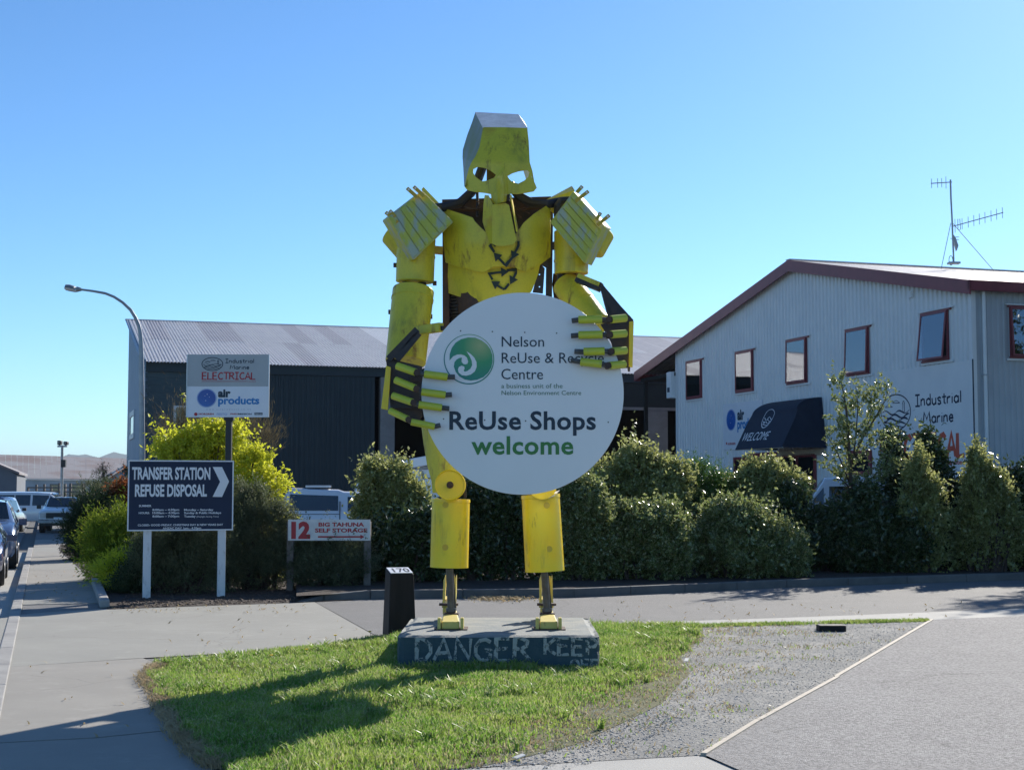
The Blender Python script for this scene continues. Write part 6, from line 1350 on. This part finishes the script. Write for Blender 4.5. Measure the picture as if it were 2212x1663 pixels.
shrub('dark_shrub', 'dark glossy shrub just right of the giant right leg', 'shrub', 29.4, 1250, [(1215, 1110, 40, 45, .2), (1270, 1130, 45, 60, 0), (1210, 1190, 50, 65, 0), (1280, 1210, 45, 50, 0), (1240, 1080, 30, 35, .3)], 'small', 'leaf_glossy', 40000, 10)
shrub('glossy_shrub', 'tall sunlit yellow-green shrub above the front bushes right of the sign', 'shrub', 32., 1380, [(1370, 1020, 42, 42, 0), (1420, 1040, 50, 45, 0), (1330, 1060, 40, 40, 0), (1300, 1040, 24, 24, .3), (1460, 1060, 36, 45, .2), (1390, 1090, 80, 50, 0)], 'small', 'leaf_olive', 36000, 12, fill=.5)
shrub('green_shrub', 'fresh green feathery shrub right of the tall yellow-green one', 'shrub', 33., 1520, [(1510, 1040, 35, 38, 0), (1550, 1060, 30, 35, 0), (1530, 1090, 50, 40, 0), (1490, 1080, 40, 45, .2)], 'fine', 'leaf_bright', 24000, 13)
shrub('rounded_bush', 'rounded leafy bush at the kerb, left one of the front pair', 'bush', 29.6, 1390, [(1370, 1180, 60, 65, .2), (1430, 1175, 55, 62, 0), (1340, 1220, 48, 40, 0), (1440, 1215, 50, 42, -.2), (1390, 1140, 50, 42, .3)], 'small', 'leaf_glossy', 46000, 14)
shrub('rounded_bush', 'broad sunlit leafy bush at the kerb, right one of the front pair', 'bush', 30.2, 1600, [(1560, 1160, 60, 55, .2), (1620, 1175, 65, 55, 0), (1690, 1195, 48, 48, 0), (1600, 1215, 80, 40, -.2), (1530, 1200, 45, 50, 0), (1590, 1130, 50, 30, .2)], 'small', 'leaf_glossy', 56000, 15)
shrub('grey_shrub', 'greyish spiky-topped shrub in front of the entrance awning', 'shrub', 33.2, 1640, [(1600, 1080, 45, 45, 0), (1650, 1070, 45, 45, 0), (1630, 1040, 20, 35, 0), (1665, 1035, 16, 30, 0), (1700, 1075, 45, 45, .2), (1640, 1120, 70, 45, 0)], 'small', 'leaf_olive', 30000, 16, fill=.45)
shrub('dark_shrub', 'deep green shadowed shrub in front of the white four wheel drive', 'shrub', 32.6, 1760, [(1725, 1140, 42, 50, 0), (1800, 1165, 60, 50, 0), (1720, 1190, 45, 40, 0), (1790, 1195, 60, 40, -.2), (1710, 1095, 24, 30, .2), (1850, 1120, 26, 34, 0)], 'glossy', 'leaf_dark', 30000, 17)
# slender tree with open branches
YTR = 32.8; tb = at(1850, 1100, YTR); tr = empty('slender_tree', (tb.x, YTR, 0), 'slender young tree with open glossy branches before the marine sign', 'tree')
TP = lambda x, y, d=0.: at(*k('W', x, y), YTR+d)
br = [[(1130, 1500), (1120, 900), (1100, 500), (1080, 300), (1045, 110)], [(1120, 900), (1160, 560), (1180, 300), (1160, 140)], [(1130, 760), (1220, 560), (1280, 400), (1290, 200)], [(1180, 620), (1300, 430), (1380, 300), (1420, 190)], [(1120, 950), (1020, 700), (940, 560)],
      [(1130, 1000), (1300, 880), (1420, 760), (1480, 560)], [(1130, 1050), (1380, 900), (1500, 800)], [(1110, 700), (1050, 520), (1010, 420)], [(1130, 980), (990, 850), (900, 780)], [(1130, 800), (1240, 700), (1300, 600)]]
m = MB(); lobes = []; rt = random.Random(21)
for i, b in enumerate(br):
    d1 = rt.uniform(-.5, .5); P_ = [TP(x, y, d1*j/len(b)) for j, (x, y) in enumerate(b)]
    if i == 0: P_[0] = Vector((tb.x, YTR, -.05))
    r0 = .05 if i == 0 else .024; m.tube(P_, [r0*(1-.8*j/(len(P_)-1)) for j in range(len(P_))], 7)
    for j in range(len(P_)-1):
        for t in (.35, .75, 1.):
            q = P_[j].lerp(P_[j+1], t)
            if i == 0 and q.z < 1.6: continue
            lobes.append((q.x+rt.uniform(-.1, .1), q.y+rt.uniform(-.2, .2), q.z, .13, .13, .16))
m.build('trunk', 'bark', tr, smooth=True)
link('crown', leaf_mesh('crown', lobes, 380, (.11, .055), 8, .18, 'leaf_glossy', 22, .5, .2, .8), tr)
shrub('dark_shrub', 'dark shrub filling the gap right of the slender tree', 'shrub', 32.2, 1900, [(1865, 1160, 50, 50, 0), (1930, 1170, 60, 48, 0), (1870, 1195, 60, 40, -.2), (1940, 1200, 60, 40, -.2), (1870, 1095, 20, 30, .2)], 'glossy', 'leaf_dark', 34000, 18)
shrub('dark_shrub', 'tall dark conical shrub before the ELECTRICAL lettering', 'shrub', 33.6, 2010, [(2002, 975, 10, 20, 0), (2022, 1015, 18, 26, 0), (2010, 1065, 32, 40, 0), (2040, 1095, 40, 45, 0), (2020, 1150, 60, 50, 0), (1928, 965, 7, 16, 0), (1932, 1005, 12, 22, 0), (1940, 1060, 18, 30, 0)], 'glossy', 'leaf_dark', 30000, 19)
shrub('spire_shrub', 'sunlit pale-leaved spire shrub left of the dark conical one', 'shrub', 32.2, 1985, [(1990, 1012, 10, 24, -.2), (1984, 1045, 20, 30, -.2), (2008, 1075, 20, 28, -.2), (1975, 1110, 26, 34, -.2), (2010, 1130, 34, 36, -.3)], 'small', 'leaf_olive', 15000, 20, fill=.3)
shrub('spire_shrub', 'sunlit pale-leaved spire shrub near the building corner', 'shrub', 32.4, 2130, [(2110, 1002, 9, 20, 0), (2122, 1028, 16, 24, 0), (2148, 1050, 22, 28, .1), (2105, 1060, 20, 28, -.1), (2165, 1100, 30, 36, 0), (2115, 1120, 38, 38, -.1), (2085, 1150, 30, 30, 0), (2185, 1150, 30, 32, 0)], 'small', 'leaf_olive', 22000, 23, fill=.3)
shrub('dark_shrub', 'dark bush mass at the right edge of the picture', 'shrub', 33.4, 2220, [(2195, 1095, 50, 60, 0), (2240, 1080, 60, 70, 0), (2190, 1160, 60, 60, 0), (2270, 1160, 60, 60, 0), (2060, 1170, 50, 55, .1), (2130, 1165, 55, 55, -.2), (2090, 1130, 40, 40, .2)], 'glossy', 'leaf_dark', 36000, 24)
shrub('dark_shrub', 'leafy bush at the kerb just beyond the right edge', 'shrub', 31.5, 2370, [(2340, 1000, 60, 90, 0), (2420, 960, 70, 120, 0), (2380, 1120, 90, 90, 0)], 'glossy', 'leaf_dark', 16000, 25)
tB = empty('dark_tree', (17.5, 37.6, 0), 'tall dark-leaved tree just outside the picture at right, shading the side road', 'tree')
m = MB(); m.tube([(17.5, 37.6, -.05), (17.6, 37.5, 3), (17.4, 37.7, 6), (17.6, 37.5, 9)], [.22, .18, .13, .04], 9)
for x, y, z in ((15.9, 36.8, 7.6), (19.2, 38.2, 8), (16.9, 39, 8.5), (18.1, 36.1, 7.2), (16.3, 38.3, 6.5)): m.tube([(17.5, 37.6, 4.6), ((17.5+x)/2, (37.6+y)/2, (4.8+z)/2+.3), (x, y, z)], [.09, .06, .02], 6)
m.build('trunk', 'bark', tB, smooth=True)
rT = random.Random(8); link('crown', leaf_mesh('crown', [(17.7+rT.uniform(-1.9, 1.9), 37.6+rT.uniform(-2.2, 2.2), rT.uniform(6.0, 9.6), rT.uniform(.5, 1.), rT.uniform(.5, 1.), rT.uniform(.35, .7)) for _ in range(26)], 2600, (.16, .07), 10, .4, 'leaf_dark', 77, .3, .3, .7), tB)
# along the footpath, left
shrub('juniper', 'dark spreading juniper beside the top of the footpath', 'juniper', 40., 175, [(190, 1118, 32, 26, 0), (218, 1108, 34, 26, .5), (172, 1155, 27, 30, -.3), (200, 1160, 42, 38, 0), (235, 1135, 36, 45, .5), (185, 1188, 30, 22, -.5)], 'juniper', 'leaf_juniper', 26000, 30)
shrub('golden_juniper', 'yellow-green spreading juniper left of the transfer sign', 'juniper', 30.6, 250, [(240, 1170, 42, 35, 0), (275, 1160, 40, 32, .3), (225, 1205, 35, 35, 0), (270, 1210, 45, 40, 0), (300, 1180, 35, 40, .3)], 'juniper', 'leaf_lime', 30000, 31)
shrub('golden_juniper', 'small bright yellow juniper at the corner of the bed', 'juniper', 28.2, 268, [(258, 1248, 26, 18, 0), (285, 1250, 30, 20, .2)], 'juniper', 'leaf_yellow', 8000, 32)
shrub('dark_shrub', 'low dark shrub left of the first white sign post', 'shrub', 27.2, 290, [(285, 1270, 34, 22, 0), (300, 1245, 32, 28, .3)], 'fine', 'leaf_juniper', 13000, 33)
shrub('orange_shrub', 'rusty orange autumn shrub left of the transfer sign', 'shrub', 41., 250, [(245, 1100, 24, 28, 0), (268, 1080, 20, 25, 0), (262, 1110, 26, 30, 0)], 'small', 'leaf_orange', 9000, 34)
shrub('conifer', 'small bronze-green pointed conifer in front of the long shed', 'conifer', 62., 222, [(221, 1012, 8, 14, 0), (220, 1030, 15, 16, 0), (222, 1048, 22, 18, 0), (215, 1065, 28, 16, 0)], 'fine', 'leaf_brown', 7000, 35)
shrub('grey_shrub', 'grey scrubby shrub under the small conifer', 'shrub', 54., 225, [(200, 1062, 28, 20, 0), (240, 1062, 26, 22, 0), (225, 1080, 40, 20, 0), (258, 1058, 18, 20, 0)], 'fine', 'leaf_greygreen', 12000, 36)
shrub('dark_shrub', 'dark tall shrub against the blue-grey shed', 'shrub', 60., 272, [(273, 1035, 10, 22, 0), (270, 1060, 14, 22, 0)], 'fine', 'leaf_juniper', 5000, 37)

# ------------------------------------------------------------------ grass, gravel, mulch, litter
gr = np.random.default_rng(5)
LW = [(lambda p: (p.x, p.y))(G(*q)) for q in LAWN]
def pip(P, poly):
    x, y = P[:, 0], P[:, 1]; c = np.zeros(len(P), bool); n = len(poly)
    for i in range(n):
        x1, y1 = poly[i]; x2, y2 = poly[i-1]
        if y1 == y2: continue
        c ^= ((y1 > y) != (y2 > y)) & (x < (x2-x1)*(y-y1)/(y2-y1)+x1)
    return c
def nz(P, s, o=0.):   # cheap smooth noise
    x = P[:, 0]*s+o; y = P[:, 1]*s-o
    return (np.sin(x*1.3+2*np.sin(y*.7+o))+np.sin(y*1.7+1.5*np.sin(x*.9))+np.sin((x+y)*2.3+o)*.6+np.sin((x*1.9-y*2.7))*.5)/3.1
def blades(name, P, h, mat, lean=.35, w=.006):
    N = len(P); a = gr.random(N)*2*np.pi; dx = np.stack([np.cos(a), np.sin(a), np.zeros(N)], 1)
    b = gr.random(N)*2*np.pi; ln = lean*(.3+gr.random(N))[:, None]; L1 = np.stack([np.cos(b), np.sin(b), np.zeros(N)], 1)*ln
    p0 = np.stack([P[:, 0], P[:, 1], np.full(N, .006)], 1); hh = h[:, None]; up = np.array([[0, 0, 1.]])
    m1 = p0+(up*.6+L1*.35)*hh; m2 = p0+(up*.92+L1*1.25)*hh; wv = dx*w*(.6+.8*gr.random(N))[:, None]
    v = np.stack([p0-wv, p0+wv, m1+wv*.8, m1-wv*.8, m2], 1).reshape(-1, 3); k_ = np.arange(N)*5
    f = np.stack([k_, k_+1, k_+2, k_, k_+2, k_+3, k_+3, k_+2, k_+4], 1).reshape(-1, 3)
    o = link(name, raw_mesh(name, v, f, mat)); o['kind'] = 'stuff'; return o
xs = [p[0] for p in LW]; ys = [p[1] for p in LW]
P = np.stack([gr.uniform(min(xs)-.1, max(xs)+.1, 330000), gr.uniform(min(ys)-.1, max(ys)+.1, 330000)], 1)
Pj = P+np.stack([nz(P, 5.)*.10, nz(P, 6., 3)*.10], 1)
ok = pip(Pj, LW) & ~((P[:, 0] > xl-.0) & (P[:, 0] < xr+.0) & (P[:, 1] > pf.y-.0) & (P[:, 1] < yb_))
# thinner towards the gravel on the right and the bottom
W1 = G(1500, 1420); W2 = G(1180, 1625); e_ = (W2-W1); nn_ = np.array([e_.y, -e_.x]); nn_ = nn_/np.linalg.norm(nn_)
if np.dot(np.array([W1.x+3, W1.y])-np.array([W1.x, W1.y]), nn_) < 0: nn_ = -nn_
dist = -((P-np.array([[W1.x, W1.y]]))@nn_)         # >0 on the grass side
dens = np.clip(.16+dist*1.0+nz(P, 2.2)*.38+nz(P, 7., 2)*.2, .05, 1)*np.clip(.78+nz(P, 3.1, 8)*.35, .35, 1)
ok &= gr.random(len(P)) < dens
P = P[ok]; dist = dist[ok]
near = ((P[:, 1] > pf.y-.30) & (P[:, 1] < pf.y) & (P[:, 0] > xl-.2) & (P[:, 0] < xr+.3)) | ((P[:, 0] > xr) & (P[:, 0] < xr+.5)) | ((P[:, 0] < xl) & (P[:, 0] > xl-.3))
h = (.038+.045*gr.random(len(P))**1.5)*(1+.45*nz(P, 2.4, 1.))+near*gr.random(len(P))*np.where((P[:, 0] > (xl+xr)/2+.4) & (P[:, 1] < pf.y), .01, .075)
h *= np.clip(.55+dist*.8, .55, 1); h = np.maximum(h, .02)
dry = (gr.random(len(P)) < .05+.35*np.clip(nz(P, 1.6, 9)-.25, 0, 1)+.75*np.clip(.62-dist+nz(P, 3., 5)*.2, 0, 1))
tc_ = P[gr.integers(len(P), size=700)]; tc_ = tc_[nz(tc_, 1.7, 4) > -.1]; TI = np.repeat(np.arange(len(tc_)), 22); TP_ = tc_[TI]+gr.normal(size=(len(TI), 2))*.022
okT = pip(TP_, LW) & ~((TP_[:, 0] > xl-.01) & (TP_[:, 0] < xr+.01) & (TP_[:, 1] > pf.y-.03) & (TP_[:, 1] < yb_)) & ~((TP_[:, 0] > (xl+xr)/2+.3) & (TP_[:, 0] < xr) & (TP_[:, 1] > pf.y-.6)); TP_ = TP_[okT]
blades('grass', TP_, .07+.07*gr.random(len(TP_)), 'leaf_grass', .7, .006)
blades('grass', P[~dry], h[~dry], 'leaf_grass'); blades('dry_grass', P[dry], h[dry]*.8, 'leaf_dry', .8, .005)
Wd = gr.uniform(0, 1, (60000, 2)); GW = [(lambda p: (p.x, p.y))(G(*q)) for q in GRAV]; gx = [p[0] for p in GW]; gy = [p[1] for p in GW]
S_ = np.stack([min(gx)+Wd[:, 0]*(max(gx)-min(gx)), min(gy)+Wd[:, 1]*(max(gy)-min(gy))], 1); dg = (S_-np.array([[W1.x, W1.y]]))@nn_
S_ = S_[pip(S_, GW) & (gr.random(60000) < np.clip(.32-dg*.22+nz(S_, 2.6, 6)*.35, 0, .5))]
hf = len(S_)*2//3; blades('dry_grass', S_[:hf], .015+.03*gr.random(hf), 'leaf_dry', 1.6, .005); blades('weeds', S_[hf:], .015+.03*gr.random(len(S_)-hf), 'leaf_grass', .9, .005)
# dead straw along the left edge
E = [G(*q) for q in ((345, 1440), (318, 1465), (345, 1500), (362, 1540), (400, 1592), (430, 1625), (470, 1660))]
Q = []
for i in range(4200):
    j = gr.integers(len(E)-1); p = E[j].lerp(E[j+1], gr.random()); Q.append((p.x+gr.normal()*.05-.01, p.y+gr.normal()*.06))
blades('straw', np.array(Q), .03+.05*gr.random(len(Q)), 'leaf_dry', 1.4, .005)
# fringe of weeds along the back edge of the gravel
Q = []
A_, B_ = G(1500, 1352), G(2005, 1341)
for i in range(9000):
    t = gr.random()**1.1; p = A_.lerp(B_, t); Q.append((p.x, p.y-.02+gr.normal()*.07-abs(gr.normal())*.10*(1-t)))
Q = np.array(Q); Q = Q[gr.random(len(Q)) < np.clip(.6+nz(Q, 3.)*.6, .1, 1)]
blades('weeds', Q, .02+.035*gr.random(len(Q)), 'leaf_grass', .6, .005)
# stones
def stones(name, poly, n, z, s0, s1, mat, keep=None):
    W = [(lambda p: (p.x, p.y))(G(*q)) for q in poly]; xs = [p[0] for p in W]; ys = [p[1] for p in W]
    P = np.stack([gr.uniform(min(xs), max(xs), n*3), gr.uniform(min(ys), max(ys), n*3)], 1); P = P[pip(P, W)]
    if keep is not None: P = P[keep(P)]
    P = P[:n]; N = len(P)
    s = s0+(s1-s0)*gr.random(N)**3; base = np.array([[1, 0, 0], [-1, 0, 0], [0, 1, 0], [0, -1, 0], [0, 0, .7], [0, 0, -.5]], float)
    v = base[None]*s[:, None, None]*(.6+.8*gr.random((N, 6, 1)))+gr.normal(size=(N, 6, 3))*s[:, None, None]*.18
    a = gr.random(N)*6.28; ca, sa = np.cos(a), np.sin(a); x = v[:, :, 0]*ca[:, None]-v[:, :, 1]*sa[:, None]; y = v[:, :, 0]*sa[:, None]+v[:, :, 1]*ca[:, None]
    v = np.stack([x+P[:, 0:1], y+P[:, 1:2], v[:, :, 2]*.55+z+s[:, None]*.1], 2).reshape(-1, 3)
    fb = np.array([[0, 2, 4], [2, 1, 4], [1, 3, 4], [3, 0, 4], [2, 0, 5], [1, 2, 5], [3, 1, 5], [0, 3, 5]]); f = (fb[None]+(np.arange(N)*6)[:, None, None]).reshape(-1, 3)
    o = link(name, raw_mesh(name, v, f, mat)); o['kind'] = 'stuff'; return o
stones('gravel', GRAV, 32000, .004, .002, .013, 'gravel_stone')
stones('gravel', [(980, 1560), (1300, 1500), (1500, 1560), (1240, 1662), (940, 1665), (880, 1668)], 6000, .006, .003, .014, 'gravel_stone')
stones('mulch', [(245, 1316), (450, 1307), (656, 1300), (780, 1288), (640, 1240), (300, 1255)], 9000, .012, .008, .035, 'mulch_chip')
stones('mulch', [(800, 1270), (1240, 1268), (1700, 1247), (2212, 1233), (2212, 1215), (1700, 1230), (1240, 1248), (800, 1250)], 8000, .12, .008, .035, 'mulch_chip')
# fallen leaves along the foot of the kerb
Q = np.array([((lambda p: (p.x, p.y))(G(1080+gr.normal()*34, 1291+abs(gr.normal())*4))) for i in range(500)])
blades('leaf_litter', Q, .02+.04*gr.random(len(Q)), 'leaf_dry', 2.2, .014)
# stray leaves blown over the concrete
Q = []
for (x0, x1, y0, y1, n_) in ((240, 660, 1305, 1325, 120), (20, 230, 1200, 1320, 90), (60, 330, 1430, 1600, 16), (330, 820, 1340, 1410, 30), (1300, 2100, 1300, 1345, 90)):
    for _ in range(n_): q = G(gr.uniform(x0, x1), gr.uniform(y0, y1)); Q.append((q.x, q.y))
blades('fallen_leaves', np.array(Q), .02+.025*gr.random(len(Q)), 'leaf_dry', 2.6, .010)
# dandelions
for i, (x, y) in enumerate(((797, 1364), (842, 1358), (722, 1392), (584, 1418), (660, 1415))):
    g_ = G(x+2, y+14); z = .08+.05*(i % 3); r_ = empty('dandelion', (g_.x, g_.y, 0), None, 'flower', 'dandelions in the grass')
    r_['label'] = ['yellow dandelion in front of the bollard foot, left', 'yellow dandelion touching the black bollard', 'yellow dandelion at the back edge of the lawn near the bollard', 'yellow dandelion low at the back left of the lawn', 'yellow dandelion midway along the back of the lawn'][i]
    m = MB(); m.tube([(0, 0, 0), (.01, 0, z*.6), (.0, .0, z)], .003, 5); m.build('stem', 'stem_green', r_, local=True)
    m = MB(); m.cyl((0, 0, z), (0, 0, z+.012), .012, .022, n=12); m.build('flower_head', 'dandelion', r_, local=True)
# timber edging between gravel and yard
m = MB(); a = G(2014, 1340); b = G(1806, 1464); c_ = G(1640, 1558); d_ = G(1520, 1632); zz = Vector((0, 0, .008))
ed_ = empty('timber_edging', tuple(G(1765, 1487)), 'thin pale timber edging strip between the gravel and the asphalt yard', 'edging')
for p, q in ((a, b), (b+Vector((.02, -.0, 0)), c_), (c_+Vector((-.01, -.01, 0)), d_)):
    m = MB(); m.bar(p+zz, q+zz, .045, .03); m.build('batten', 'timber_pale', ed_)
q = G(*k('G', 1475, 256)); cv = empty('kerb_block', tuple(q), 'small black timber block lying at the back of the gravel', 'block'); m = MB(); m.box(q.x-.18, q.x+.18, q.y, q.y+.22, .0, .085); m.build('block', 'bollard_black', cv, bevel=.012)
def scrap(name, label, x, y, w, l, rz, mat='litter'):
    q = G(x, y); e = MB(); ca, sa = math.cos(rz), math.sin(rz); e.hexa([(q.x+a*ca*l-b*sa*w, q.y+a*sa*l+b*ca*w, .03+c+.01*a) for c in (0, .006) for a, b in ((-1, -1), (1, -1), (1, 1), (-1, 1))]); o = e.build(name, mat); tag(o, label, 'litter'); return o
scrap('paper_scrap', 'crumpled white scrap at the bottom edge of the lawn', 1122, 1643, .03, .035, .4)
scrap('paper_scrap', 'white paper scrap on the dry grass between block and gravel', *k('G', 910, 375), .02, .05, 1.3)
scrap('wood_splinter', 'pale splinter of wood on the grass right of the block', *k('G', 820, 285), .008, .09, .1, 'timber_pale')
scrap('wood_splinter', 'pale bent twig on the dry grass by the gravel', *k('G', 937, 330), .006, .06, .3, 'timber_pale')

# ------------------------------------------------------------------ air
hz = bpy.data.materials.new('air'); hz.use_nodes = True; nt = hz.node_tree; nt.nodes.remove(nt.nodes['Principled BSDF'])
pv = nt.nodes.new('ShaderNodeVolumePrincipled'); pv.inputs['Color'].default_value = (.72, .84, 1, 1); pv.inputs['Density'].default_value = HAZE_D; pv.inputs['Anisotropy'].default_value = 0.
nt.links.new(pv.outputs[0], nt.nodes['Material Output'].inputs['Volume']); MAT['air'] = hz
if HAZE_D > 0:
    m = MB(); m.box(-9500, 9500, -400, 9500, -3, 230); o = m.build('haze', 'air'); o['kind'] = 'stuff'
